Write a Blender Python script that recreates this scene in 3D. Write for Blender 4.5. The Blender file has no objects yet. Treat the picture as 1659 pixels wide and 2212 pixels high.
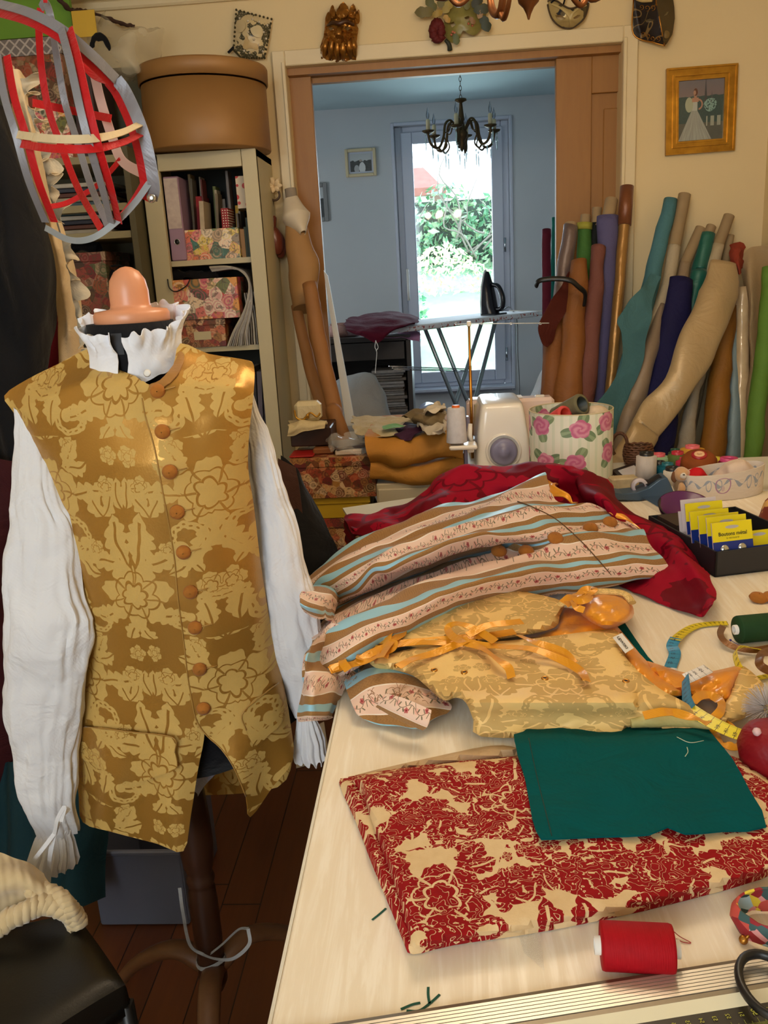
import bpy, math, random
import numpy as np
from mathutils import Vector, Matrix, noise, geometry
PI = math.pi
random.seed(7)
S = bpy.context.scene
COL = S.collection

# ------------------------------------------------------------------ camera
W0, H0, FOC = 1659.0, 2212.0, 1853.0
PITCH, ROLL, YAW = math.radians(15.47), math.radians(3.235), math.radians(3.88)
CAMZ = 1.40
_f = np.array([-math.sin(YAW)*math.cos(PITCH), math.cos(YAW)*math.cos(PITCH), -math.sin(PITCH)])
_rt = np.array([math.cos(YAW), math.sin(YAW), 0.0])
_up = np.cross(_rt, _f)
_R = math.cos(ROLL)*_rt - math.sin(ROLL)*_up
_U = math.cos(ROLL)*_up + math.sin(ROLL)*_rt
_C = np.array([0, 0, CAMZ])
cam = bpy.data.cameras.new('camera'); camo = bpy.data.objects.new('camera', cam); COL.objects.link(camo)
cam.sensor_fit = 'VERTICAL'; cam.sensor_height = 36.0; cam.lens = FOC/H0*36.0
cam.clip_start = 0.02; cam.clip_end = 200
camo.matrix_world = Matrix(((_R[0], _U[0], -_f[0], 0), (_R[1], _U[1], -_f[1], 0), (_R[2], _U[2], -_f[2], CAMZ), (0, 0, 0, 1)))
S.camera = camo

# ------------------------------------------------------------------ exposure, world, lights
S.view_settings.view_transform = 'Standard'; S.view_settings.look = 'None'
S.view_settings.gamma = 1.0; S.view_settings.use_curve_mapping = False
S.view_settings.exposure = 0.0
wd = bpy.data.worlds.new('world'); S.world = wd; wd.use_nodes = True
_bg = wd.node_tree.nodes['Background']
_bg.inputs[0].default_value = (0.88, 0.97, 1.0, 1); _bg.inputs[1].default_value = 7.0

def area(name, loc, target, sx, sy, power, col, spread=PI):
    l = bpy.data.lights.new(name, 'AREA'); l.shape = 'RECTANGLE'; l.size = sx; l.size_y = sy
    l.energy = power; l.color = col; l.spread = spread
    o = bpy.data.objects.new(name, l); COL.objects.link(o); o.location = loc
    o.rotation_euler = (Vector(target)-Vector(loc)).to_track_quat('-Z', 'Y').to_euler()
    return o
# daylight through the garden window of the far room and through an assumed, unseen window behind the photographer
area('daylight_garden_window', (0.17, 6.22, 1.45), (0.17, 3.0, 1.0), 0.72, 1.6, 30, (0.90, 0.96, 1.0))
area('far_side_fill', (-1.95, 4.6, 1.5), (0.6, 4.7, 1.2), 1.0, 1.2, 12, (0.90, 0.96, 0.98))  # added fill to brighten the far room; no window is seen on this side
area('assumed_rear_window_fill', (-0.75, -1.38, 1.75), (-0.2, 1.6, 0.9), 1.3, 1.2, 12, (0.86, 0.93, 1.0))  # added cool fill light; the window it stands for is assumed, not seen
LAMP_POWER, LAMP_COL = 5.1, (1.0, 0.80, 0.575)

# ------------------------------------------------------------------ photo-space helpers (rays cut with real planes)
def ray(x, y): return _f*FOC + _R*(x-W0/2) - _U*(y-H0/2)
def PZ(x, y, z): d = ray(x, y); return _C + d*(z-CAMZ)/d[2]
def PY(x, y, Y): d = ray(x, y); return _C + d*Y/d[1]
def PX(x, y, X): d = ray(x, y); return _C + d*X/d[0]
def proj(P):
    d = np.array(P)-_C; z = d@_f
    return (W0/2+FOC*(d@_R)/z, H0/2-FOC*(d@_U)/z)

# ------------------------------------------------------------------ tiny node-expression language
class X:
    nt = None
    def __init__(s, sock): s.s = sock
    @staticmethod
    def m(op, *a):
        n = X.nt.nodes.new('ShaderNodeMath'); n.operation = op
        for i, v in enumerate(a):
            if isinstance(v, X): X.nt.links.new(v.s, n.inputs[i])
            else: n.inputs[i].default_value = float(v)
        return X(n.outputs[0])
    def __add__(s, o): return X.m('ADD', s, o)
    __radd__ = __add__
    def __sub__(s, o): return X.m('SUBTRACT', s, o)
    def __rsub__(s, o): return X.m('SUBTRACT', o, s)
    def __mul__(s, o): return X.m('MULTIPLY', s, o)
    __rmul__ = __mul__
    def __truediv__(s, o): return X.m('DIVIDE', s, o)
    def __lt__(s, o): return X.m('LESS_THAN', s, o)
    def __gt__(s, o): return X.m('GREATER_THAN', s, o)
    def __neg__(s): return X.m('MULTIPLY', s, -1)
def sin(a): return X.m('SINE', a)
def cos(a): return X.m('COSINE', a)
def xabs(a): return X.m('ABSOLUTE', a)
def frac(a): return X.m('FRACT', a)
def ffl(a): return X.m('FLOOR', a)
def xmax(a, b): return X.m('MAXIMUM', a, b)
def xmin(a, b): return X.m('MINIMUM', a, b)
def atan2(a, b): return X.m('ARCTAN2', a, b)
def hyp(a, b): return X.m('SQRT', a*a+b*b)
def ping(a, b): return X.m('PINGPONG', a, b)
def soft(a, w):   # 1 where a<0, soft edge w
    n = X.nt.nodes.new('ShaderNodeMapRange'); n.interpolation_type = 'SMOOTHSTEP'
    X.nt.links.new(a.s, n.inputs[0]); n.inputs[1].default_value = -w; n.inputs[2].default_value = w
    n.inputs[3].default_value = 1; n.inputs[4].default_value = 0
    return X(n.outputs[0])
def coords(kind='Object', scale=(1, 1, 1), rot=(0, 0, 0), loc=(0, 0, 0)):
    tc = X.nt.nodes.new('ShaderNodeTexCoord'); mp = X.nt.nodes.new('ShaderNodeMapping')
    X.nt.links.new(tc.outputs[kind], mp.inputs[0])
    mp.inputs[1].default_value = loc; mp.inputs[2].default_value = rot; mp.inputs[3].default_value = scale
    sp = X.nt.nodes.new('ShaderNodeSeparateXYZ'); X.nt.links.new(mp.outputs[0], sp.inputs[0])
    return X(sp.outputs[0]), X(sp.outputs[1]), X(sp.outputs[2]), mp.outputs[0]
def vec(a, b, c=0.0):
    n = X.nt.nodes.new('ShaderNodeCombineXYZ')
    for i, v in enumerate((a, b, c)):
        if isinstance(v, X): X.nt.links.new(v.s, n.inputs[i])
        else: n.inputs[i].default_value = float(v)
    return n.outputs[0]
def nz(v, scale, detail=2, rough=.5, dist=0):
    n = X.nt.nodes.new('ShaderNodeTexNoise'); n.inputs['Scale'].default_value = scale
    n.inputs['Detail'].default_value = detail; n.inputs['Roughness'].default_value = rough
    n.inputs['Distortion'].default_value = dist
    if v is not None: X.nt.links.new(v, n.inputs['Vector'])
    return X(n.outputs[0])
def voro(v, scale, rnd=1.0, dims='3D', feat='F1'):
    n = X.nt.nodes.new('ShaderNodeTexVoronoi'); n.voronoi_dimensions = dims; n.feature = feat
    n.inputs['Scale'].default_value = scale; n.inputs['Randomness'].default_value = rnd
    if v is not None: X.nt.links.new(v, n.inputs['Vector'])
    return n
def sep(sock):
    sp = X.nt.nodes.new('ShaderNodeSeparateXYZ'); X.nt.links.new(sock, sp.inputs[0])
    return X(sp.outputs[0]), X(sp.outputs[1]), X(sp.outputs[2])
def lin(c):   # sRGB 0-255 -> linear rgba
    if len(c) == 4: return c
    return tuple(((v/255)/12.92 if v/255 <= .04045 else ((v/255+.055)/1.055)**2.4) for v in c)+(1.0,)
def mixc(fac, a, b):
    n = X.nt.nodes.new('ShaderNodeMix'); n.data_type = 'RGBA'
    ins = [i for i in n.inputs if i.enabled] if False else n.inputs
    F, A, B = n.inputs[0], n.inputs[6], n.inputs[7]
    if isinstance(fac, X): X.nt.links.new(fac.s, F)
    else: F.default_value = fac
    for v, s_ in ((a, A), (b, B)):
        if isinstance(v, tuple): s_.default_value = lin(v)
        else: X.nt.links.new(v, s_)
    return n.outputs[2]
def ramp(fac, cols, const=True):
    n = X.nt.nodes.new('ShaderNodeValToRGB'); cr = n.color_ramp
    if const: cr.interpolation = 'CONSTANT'
    k = len(cols)
    while len(cr.elements) < k: cr.elements.new(0.5)
    for i, c in enumerate(cols):
        cr.elements[i].position = i/k if const else i/(k-1); 
        cr.elements[i].color = lin(c)
    X.nt.links.new(fac.s, n.inputs[0]); return n.outputs[0]

def material(name, build=None, color=(200, 200, 200), rough=.6, metal=0., sheen=0., coat=0., spec=.5, bump=None, bump_s=.2, alpha=None, trans=0., aniso=0.):
    m = bpy.data.materials.new(name); m.use_nodes = True; nt = m.node_tree; X.nt = nt
    b = nt.nodes['Principled BSDF']
    b.inputs['Roughness'].default_value = rough; b.inputs['Metallic'].default_value = metal
    b.inputs['Sheen Weight'].default_value = sheen; b.inputs['Coat Weight'].default_value = coat
    b.inputs['Specular IOR Level'].default_value = spec
    b.inputs['Transmission Weight'].default_value = trans
    b.inputs['Anisotropic'].default_value = aniso
    b.inputs['Base Color'].default_value = lin(color)
    if alpha is not None: b.inputs['Alpha'].default_value = alpha
    if build:
        r = build()
        if not isinstance(r, dict): r = {'color': r}
        for k, v in r.items():
            if k == 'bump':
                bp = nt.nodes.new('ShaderNodeBump'); bp.inputs['Strength'].default_value = bump_s
                bp.inputs['Distance'].default_value = r.get('bd', .002)
                nt.links.new(v.s, bp.inputs['Height']); nt.links.new(bp.outputs[0], b.inputs['Normal'])
            elif k == 'bd': pass
            else:
                key = {'color': 'Base Color', 'rough': 'Roughness', 'metal': 'Metallic', 'alpha': 'Alpha', 'emit': 'Emission Color'}[k]
                if isinstance(v, X): nt.links.new(v.s, b.inputs[key])
                elif isinstance(v, tuple): b.inputs[key].default_value = lin(v)
                else: nt.links.new(v, b.inputs[key])
    return m
def plain(name, color, rough=.6, var=.12, scale=12, kind='Object', bumpf=0, **k):
    c2 = tuple(int(v*(1-var)) for v in color)
    def b():
        x, y, z, v = coords(kind)
        n = nz(v, scale, 3)
        d = {'color': mixc(n, color, c2)}
        if bumpf: d['bump'] = nz(v, bumpf, 2)
        return d
    return material(name, b, rough=rough, **k)

# ------------------------------------------------------------------ mesh builder
def crs(P, n, closed=False):
    """Catmull-Rom resample of a list of points to about n per span"""
    P = [np.array(p, float) for p in P]; k = len(P); out = []
    rng = range(k) if closed else range(k-1)
    for i in rng:
        p0 = P[(i-1) % k] if (closed or i > 0) else 2*P[0]-P[1]
        p1 = P[i]; p2 = P[(i+1) % k]
        p3 = P[(i+2) % k] if (closed or i+2 < k) else 2*P[-1]-P[-2]
        for j in range(n):
            t = j/n
            out.append(.5*((2*p1)+(-p0+p2)*t+(2*p0-5*p1+4*p2-p3)*t*t+(-p0+3*p1-3*p2+p3)*t**3))
    if not closed: out.append(P[-1])
    return out
def patch(ctrl, nu, nv):
    """control grid [rows][cols] of 3D -> dense array"""
    rows = [crs(r, nu) for r in ctrl]
    cols = list(zip(*rows))
    return np.array([crs(list(c), nv) for c in cols]).transpose(1, 0, 2)
class Mb:
    def __init__(s): s.v = []; s.f = []; s.uv = []; s.flat = []
    def add(s, V, F, UV=None, flat=False):
        o = len(s.v); s.v += [tuple(map(float, p)) for p in V]
        for i, f in enumerate(F):
            s.f.append(tuple(a+o for a in f)); s.flat.append(flat)
            s.uv.append([tuple(UV[a]) for a in f] if UV is not None else [(0., 0.)]*len(f))
        return s
    def box(s, c, d, rz=0., rx=0., ry=0., bev=0.):
        c = Vector(c); Mx = Matrix.Rotation(rz, 3, 'Z') @ Matrix.Rotation(ry, 3, 'Y') @ Matrix.Rotation(rx, 3, 'X')
        hx, hy, hz = d[0]/2, d[1]/2, d[2]/2
        if bev <= 0:
            V = [c+Mx@Vector((a*hx, b*hy, e*hz)) for a in (-1, 1) for b in (-1, 1) for e in (-1, 1)]
            F = [(0, 1, 3, 2), (4, 6, 7, 5), (0, 4, 5, 1), (2, 3, 7, 6), (0, 2, 6, 4), (1, 5, 7, 3)]
            U = [(0, 0), (0, 1), (0, 0), (0, 1), (1, 0), (1, 1), (1, 0), (1, 1)]
            return s.add(V, F, U, True)
        V = []; idx = {}
        for a in (-1, 1):
            for b in (-1, 1):
                for e in (-1, 1):
                    for k in range(3):
                        p = [a*(hx-bev), b*(hy-bev), e*(hz-bev)]; p[k] = (a, b, e)[k]*(hx, hy, hz)[k]
                        idx[(a, b, e, k)] = len(V); V.append(c+Mx@Vector(p))
        F = []
        for k in range(3):
            for sg in (-1, 1):
                o1, o2 = [q for q in range(3) if q != k]
                fc = []
                for (u, w) in ((-1, -1), (1, -1), (1, 1), (-1, 1)):
                    t = [0, 0, 0]; t[k] = sg; t[o1] = u; t[o2] = w; fc.append(idx[(t[0], t[1], t[2], k)])
                F.append(tuple(fc))
        for k in range(3):      # edges along axis k
            o1, o2 = [q for q in range(3) if q != k]
            for u in (-1, 1):
                for w in (-1, 1):
                    t0 = [0, 0, 0]; t0[o1] = u; t0[o2] = w; t1 = list(t0); t0[k] = -1; t1[k] = 1
                    F.append((idx[(*t0, o1)], idx[(*t1, o1)], idx[(*t1, o2)], idx[(*t0, o2)]))
        for a in (-1, 1):
            for b in (-1, 1):
                for e in (-1, 1): F.append(tuple(idx[(a, b, e, k)] for k in range(3)))
        return s.add(V, F, None, True)
    def grid(s, P, closed_u=False, closed_v=False, flip=False):
        P = np.array(P, float); m, n = P.shape[:2]
        V = P.reshape(-1, 3); UV = [(j/max(1, n-1), i/max(1, m-1)) for i in range(m) for j in range(n)]
        o = len(s.v); s.v += [tuple(map(float, p)) for p in V]
        for i in range(m if closed_v else m-1):
            for j in range(n if closed_u else n-1):
                i2, j2 = (i+1) % m, (j+1) % n
                q = [(i, j), (i, j2), (i2, j2), (i2, j)]
                uu = [(j/max(1, n-1), i/max(1, m-1)), ((j+1)/max(1, n-1), i/max(1, m-1)), ((j+1)/max(1, n-1), (i+1)/max(1, m-1)), (j/max(1, n-1), (i+1)/max(1, m-1))]
                if flip: q = q[::-1]; uu = uu[::-1]
                s.f.append(tuple(o+a*n+b for a, b in q)); s.uv.append(uu); s.flat.append(False)
        return s
    def tube(s, path, r, n=10, caps=True, sq=1.0, up=None, phase=0.):
        P = [np.array(p, float) for p in path]; k = len(P)
        rr = [r]*k if np.isscalar(r) else list(np.interp(np.linspace(0, 1, k), np.linspace(0, 1, len(r)), r))
        T = [P[min(i+1, k-1)]-P[max(i-1, 0)] for i in range(k)]; T = [t/(np.linalg.norm(t)+1e-12) for t in T]
        a = np.array(up if up is not None else ((0, 0, 1) if abs(T[0][2]) < .9 else (1, 0, 0)), float)
        rings = []
        for i in range(k):
            a = a-T[i]*(a@T[i]); a /= (np.linalg.norm(a)+1e-12); b = np.cross(T[i], a)
            rings.append([P[i]+rr[i]*(math.cos(2*PI*j/n+phase)*b+sq*math.sin(2*PI*j/n+phase)*a) for j in range(n)])
        o = len(s.v); s.grid(np.array(rings), closed_u=True)
        if caps:
            s.f.append(tuple(o+j for j in range(n))[::-1]); s.uv.append([(.5, .5)]*n); s.flat.append(True)
            s.f.append(tuple(o+(k-1)*n+j for j in range(n))); s.uv.append([(.5, .5)]*n); s.flat.append(True)
        return s
    def lathe(s, prof, n=32, c=(0, 0, 0), axis=(0, 0, 1), a0=0., a1=2*PI, sx=1.):
        ax = Vector(axis).normalized(); Mx = Vector((0, 0, 1)).rotation_difference(ax).to_matrix()
        c = Vector(c); full = abs(a1-a0-2*PI) < 1e-6
        G = [[c+Mx@Vector((r*sx*math.cos(a0+(a1-a0)*j/n), r*math.sin(a0+(a1-a0)*j/n), z)) for j in range(n if full else n+1)] for r, z in prof]
        s.grid(np.array([[tuple(p) for p in g] for g in G]), closed_u=full)
        return s
    def prism(s, poly, off):
        """poly: list of 3D points (planar), extruded by vector off"""
        k = len(poly); A = [Vector(p) for p in poly]; B = [a+Vector(off) for a in A]
        F = [tuple(range(k))[::-1], tuple(range(k, 2*k))]+[(i, (i+1) % k, k+(i+1) % k, k+i) for i in range(k)]
        return s.add(A+B, F, None, True)
    def sheet(s, poly, fmap, res, smooth=3, uvf=None, holes=()):
        """polygon (2D) filled with a fine constrained triangulation, mapped to 3D by fmap"""
        bd = [tuple(p) for p in (crs(poly, smooth, True) if smooth > 1 else poly)]
        rings = [bd]+[[tuple(p) for p in h] for h in holes]
        pts = []; edges = []
        for rg in rings:
            out = []
            for i in range(len(rg)):
                a = np.array(rg[i]); b = np.array(rg[(i+1) % len(rg)]); q = max(1, int(np.linalg.norm(b-a)/res))
                out += [tuple(a+(b-a)*t/q) for t in range(q)]
            o = len(pts); pts += out; edges += [(o+i, o+(i+1) % len(out)) for i in range(len(out))]
        B = np.array(bd); x0, y0 = B.min(0); x1, y1 = B.max(0); bb = np.array(pts)
        def inside(x, y, rg):
            c = False; n = len(rg); j = n-1
            for i in range(n):
                if (rg[i][1] > y) != (rg[j][1] > y) and x < (rg[j][0]-rg[i][0])*(y-rg[i][1])/(rg[j][1]-rg[i][1])+rg[i][0]: c = not c
                j = i
            return c
        nb = len(pts); iy = 0; y = y0
        while y < y1:
            x = x0+(res/2 if iy % 2 else 0)
            while x < x1:
                if inside(x, y, bd) and not any(inside(x, y, h) for h in rings[1:]) and ((bb[:, 0]-x)**2+(bb[:, 1]-y)**2).min() > (res*.45)**2: pts.append((x, y))
                x += res
            y += res*.866; iy += 1
        r = geometry.delaunay_2d_cdt([Vector(p) for p in pts], edges, [], 0, 1e-7)
        vs = [tuple(p) for p in r[0]]; F = []
        for f in r[2]:
            cx = sum(vs[i][0] for i in f)/len(f); cy = sum(vs[i][1] for i in f)/len(f)
            if inside(cx, cy, bd) and not any(inside(cx, cy, h) for h in rings[1:]): F.append(tuple(f))
        uv = [(uvf(*p) if uvf else ((p[0]-x0)/(x1-x0), (p[1]-y0)/(y1-y0))) for p in vs]
        return s.add([fmap(*p) for p in vs], F, uv)
    def displace(s, fn):
        s.v = [tuple(np.array(p)+np.array(fn(*p))) for p in s.v]; return s

ORIGIN = {}
def link(o): COL.objects.link(o); return o
def thing(name, label, cat, loc=(0, 0, 0), group=None, kind=None):
    o = link(bpy.data.objects.new(name, None)); o.empty_display_size = .05
    o.location = tuple(float(v) for v in loc); ORIGIN[o.name] = np.array(loc, float)
    o['label'] = label; o['category'] = cat
    if group: o['group'] = group
    if kind: o['kind'] = kind
    return o
def obj(name, mb, mt, parent=None, thick=0., bevel=0., label=None, sub=0, autos=True, off=0., kind=None):
    org = ORIGIN.get(parent.name, np.zeros(3)) if parent else np.zeros(3)
    me = bpy.data.meshes.new(name)
    me.from_pydata([tuple(np.array(p)-org) for p in mb.v], [], mb.f)
    ul = me.uv_layers.new(name='UVMap'); k = 0; arr = np.zeros(len(me.loops)*2, 'f')
    flat = [c for u in mb.uv for q in u for c in q]
    if len(flat) == len(arr): ul.data.foreach_set('uv', flat)
    me.polygons.foreach_set('use_smooth', [not a for a in mb.flat])
    me.materials.append(mt); me.update()
    o = link(bpy.data.objects.new(name, me))
    if parent: o.parent = parent; ORIGIN[o.name] = org
    if thick:
        md = o.modifiers.new('solid', 'SOLIDIFY'); md.thickness = thick; md.offset = off
        es = o.modifiers.new('crisp', 'EDGE_SPLIT'); es.split_angle = math.radians(50)
    if bevel:
        md = o.modifiers.new('bev', 'BEVEL'); md.width = bevel; md.segments = 2; md.limit_method = 'ANGLE'
    if sub:
        md = o.modifiers.new('sub', 'SUBSURF'); md.levels = sub; md.render_levels = sub
    if label: o['label'] = label
    if kind: o['kind'] = kind
    return o
def solo(name, mb, mt, label, cat, group=None, kind=None, **k):
    o = obj(name, mb, mt, None, **k); o['label'] = label; o['category'] = cat
    if group: o['group'] = group
    if kind: o['kind'] = kind
    return o
def struct(name, mb, mt, parent=None, **k):
    o = obj(name, mb, mt, parent, **k)
    if parent is None: o['kind'] = 'structure'
    return o
def dup(root, loc=None, rot=None, label=None, scale=None, mats=None):
    def cp(o, par):
        c = o.copy(); link(c)
        if par: c.parent = par
        if mats and o.type == 'MESH' and o.name.split('.')[0] in mats:
            c.data = o.data.copy(); c.data.materials[0] = mats[o.name.split('.')[0]]
        for ch in list(o.children): cp(ch, c)
        return c
    r = cp(root, None)
    if loc is not None: r.location = tuple(float(v) for v in loc)
    if rot is not None: r.rotation_euler = rot
    if scale is not None: r.scale = (scale,)*3 if np.isscalar(scale) else scale
    if label: r['label'] = label
    return r
def fb(p, s=1., seed=0.): return noise.noise(Vector((p[0]*s+seed, p[1]*s-seed*.7, (p[2] if len(p) > 2 else 0)*s+seed*1.3)))
def seg(poly): return poly
T = 0.83     # worktop height
# ------------------------------------------------------------------ pattern building blocks
def flower(x, y, cx, cy, R, k, ph=0.):
    dx, dy = x-cx, y-cy; r = hyp(dx, dy); th = atan2(dy, dx)+ph
    pet = xabs(sin(th*(k/2)))
    edge = (pet*.26+.74+sin(th*(3*k))*.035)*R
    fill = (r < edge)
    lines = (pet < (r*(-.16/R)+.26))*(r > R*.36)
    rings = (xabs(r-R*.36*(pet*.3+.85)) < R*.035)
    pet2 = xabs(cos(th*(k/2)+.4)); inner = (xabs(r-R*.66*(pet2*.22+.8)) < R*.022)
    return fill*(1-xmax(lines*.9, xmax(rings, inner)))
def leaf(x, y, cx, cy, L, Wd, ang, bend=0., lobes=4, vein=True):
    c, s = math.cos(ang), math.sin(ang)
    dx, dy = x-cx, y-cy; u = (dx*c+dy*s)/L; v = (dy*c-dx*s)/L
    if bend: v = v-u*u*bend
    prof = sin(u*PI)*(xabs(sin(u*(PI*lobes)))*.35+.72)*(Wd/L)
    m = (u > 0)*(u < 1)*(xabs(v) < prof)
    if vein: m = m*(1-(xabs(v) < .028)*(u < .85))
    return m
def scroll(x, y, cx, cy, R, w, a0, sgn=1, dots=True):
    dx, dy = x-cx, y-cy; r = hyp(dx, dy); th = atan2(dy, dx)*sgn+a0
    t = frac(th*(1/(2*PI)))                      # 0..1 round the volute
    rc = (1-t*.62)*R; wt = (1-t*.5)*w
    d = xabs(r-rc-xabs(sin(t*(PI*9)))*w*.22)
    m = (d < wt)
    if dots: m = m*(1-(hyp(d*1.2, (frac(t*14)-.5)*w*.9) < w*.24))
    end = (hyp(dx-R*.38*math.cos(-a0*sgn), dy-R*.38*math.sin(-a0*sgn)) < w*1.25)
    return xmax(m, end)
def umax(*a):
    r = a[0]
    for b in a[1:]: r = xmax(r, b)
    return r
def damask(u, v, wv):
    """mirrored half-drop damask; u,v in pattern units (repeat 2 x 2.4)"""
    n1 = nz(wv, 2.6, 1)-.5; n2 = nz(wv, 3.1, 1)-.5
    u = u+n1*.14; v = v+n2*.14
    x = ping(u, 1.0)
    y = frac(v*(1/2.4))*2.4
    p = umax(flower(x, y, 0.0, .55, .44, 7, .3), leaf(x, y, 0.06, .9, .62, .17, 1.15, .25, 5), leaf(x, y, .1, .85, .5, .13, .55, -.3, 4),
             leaf(x, y, .18, .35, .45, .13, -.5, .3, 4), leaf(x, y, .03, .2, .3, .09, -1.2, .2, 3),
             scroll(x, y, .68, 1.22, .27, .065, 2.2, 1), scroll(x, y, .55, .22, .2, .05, .6, -1),
             flower(x, y, 1.0, 1.72, .41, 6, .0), leaf(x, y, .98, 1.4, .5, .15, -1.85, -.3, 5), leaf(x, y, .7, 1.7, .5, .14, 2.7, .3, 4),
             leaf(x, y, .75, 2.0, .42, .12, 1.9, .3, 4), flower(x, y, .22, 1.85, .15, 5, .5), flower(x, y, .9, .62, .17, 5, .2),
             leaf(x, y, .42, .78, .4, .1, .2, .4, 3), flower(x, y, .12, 2.2, .11, 5, 0.), leaf(x, y, .85, .8, .35, .09, 1.9, .4, 3),
             leaf(x, y, .30, 1.48, .36, .11, .85, .3, 3), leaf(x, y, .30, 1.48, .34, .10, 2.3, -.3, 3), leaf(x, y, .42, 2.12, .38, .12, -.5, .3, 4), leaf(x, y, .86, .12, .42, .13, 1.5, .4, 4),
             leaf(x, y, .70, .46, .32, .10, .35, -.4, 3), flower(x, y, .46, 1.08, .13, 5, .8), flower(x, y, .64, 2.28, .14, 5, .1), leaf(x, y, .98, 2.35, .40, .12, 2.2, .3, 4), leaf(x, y, .02, 1.60, .34, .10, 1.1, .4, 3))
    return p

# ------------------------------------------------------------------ plain materials
def b_wall():
    x, y, z, v = coords(); n = nz(v, 3, 3); k = nz(v, 140, 2)
    return {'color': mixc(n, (226, 204, 158), (218, 196, 150)), 'bump': k}
M = {}
M['wall'] = material('cream_wall_paint', b_wall, rough=.85, bump_s=.08)
M['farwall'] = plain('pale_blue_wall_paint', (206, 210, 214), .9, .05, 3)
M['ceil'] = plain('ceiling_paint', (222, 214, 194), .9, .04, 3)
M['farceil'] = plain('far_ceiling_paint', (186, 208, 214), .9, .04, 3)
M['trim'] = plain('white_gloss_trim', (224, 206, 166), .45, .05, 5)
M['upvc'] = plain('white_window_plastic', (200, 206, 222), .35, .03, 5)
def wood(name, c1, c2, sc=(1, 1, 8), rough=.5, kind='Object'):
    def b():
        x, y, z, v = coords(kind, scale=(30/sc[0], 30/sc[1], 30/sc[2]))
        n = nz(v, 1.0, 5, .6, .4); m2 = nz(v, 5, 2)
        return {'color': mixc(n*.8+m2*.2, c1, c2), 'bump': n}
    return material(name, b, rough=rough, bump_s=.1)
M['doorwood'] = wood('light_oak_veneer', (164, 116, 56), (138, 92, 42), (1, 1, 10))
def b_floor():
    x, y, z, v = coords(); i = ffl(x*11)
    k = nz(vec(i*7.3, ffl(y*1.6+frac(i*.37)*3)*3.1, 0), 1.7, 0)
    g = nz(vec(x*60, y*5, i), 1, 4, .6)
    gap = xmax((frac(x*11) < .03), (frac(y*1.6+frac(i*.37)*3) < .006))
    c = mixc(g*.6+k*.6-.1, (104, 56, 24), (58, 28, 12))
    return {'color': mixc(gap, c, (24, 12, 8))}
M['floor'] = material('reddish_parquet', b_floor, rough=.35)
def b_table():
    x, y, z, v = coords(scale=(70, 5, 1)); n = nz(v, 1, 5, .65, .6)
    x2, y2, z2, v2 = coords(); s2 = nz(v2, 9, 2)
    f = sin(n*14)*.5+.5
    st = (nz(v2, 5.5, 3, .6) > .66)*(y2 > 1.22)*(y2 < 1.5)
    c = mixc(f*.55+s2*.3, (250, 242, 226), (232, 216, 188))
    return {'color': mixc(st, c, (205, 178, 130)), 'rough': f*.15+.3}
M['table'] = material('whitewashed_wood_grain_laminate', b_table)
M['edge'] = plain('pale_edge_band', (226, 220, 206), .5, .05)
M['white'] = plain('white_plastic', (236, 232, 226), .35, .03)
M['black'] = plain('black_plastic', (18, 18, 20), .4, .1)
M['chrome'] = material('chrome', color=(190, 195, 200), rough=.2, metal=1)
M['brass'] = material('aged_brass', color=(186, 132, 60), rough=.35, metal=1)
M['bronze'] = material('dark_bronze', color=(84, 66, 42), rough=.45, metal=.8)
M['copper'] = material('copper_brass', color=(112, 70, 40), rough=.45, metal=.9)
M['gold'] = material('gilt', lambda: (lambda c: {'color': mixc(nz(c[3], 30, 4), (214, 164, 62), (120, 78, 24))})(coords()), rough=.32, metal=.85)
def b_glass(m, tint=(.9, .96, 1, 1), fac=.06):
    nt = m.node_tree; nt.nodes.remove(nt.nodes['Principled BSDF']); X.nt = nt
    tr = nt.nodes.new('ShaderNodeBsdfTransparent'); tr.inputs[0].default_value = tint
    gl = nt.nodes.new('ShaderNodeBsdfGlossy'); gl.inputs['Roughness'].default_value = .03
    fr = nt.nodes.new('ShaderNodeFresnel'); fr.inputs[0].default_value = 1.45
    mx = nt.nodes.new('ShaderNodeMixShader'); nt.links.new(fr.outputs[0], mx.inputs[0])
    nt.links.new(tr.outputs[0], mx.inputs[1]); nt.links.new(gl.outputs[0], mx.inputs[2])
    nt.links.new(mx.outputs[0], nt.nodes['Material Output'].inputs[0]); return m
def glass(name, **k):
    m = bpy.data.materials.new(name); m.use_nodes = True; return b_glass(m, **k)
M['glass'] = glass('clear_glass')
M['smoke'] = glass('smoky_clear_plastic', tint=(.62, .6, .55, 1))
def film(name, col, a):      # thin translucent film: part see-through, part milky
    m = bpy.data.materials.new(name); m.use_nodes = True; nt = m.node_tree; X.nt = nt
    b = nt.nodes['Principled BSDF']; b.inputs['Base Color'].default_value = lin(col); b.inputs['Roughness'].default_value = .22
    b.inputs['Alpha'].default_value = a
    return m
M['film'] = film('milky_plastic_film', (206, 196, 170), .42)
M['clearfilm'] = film('clear_wrap', (225, 222, 215), .3)

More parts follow.
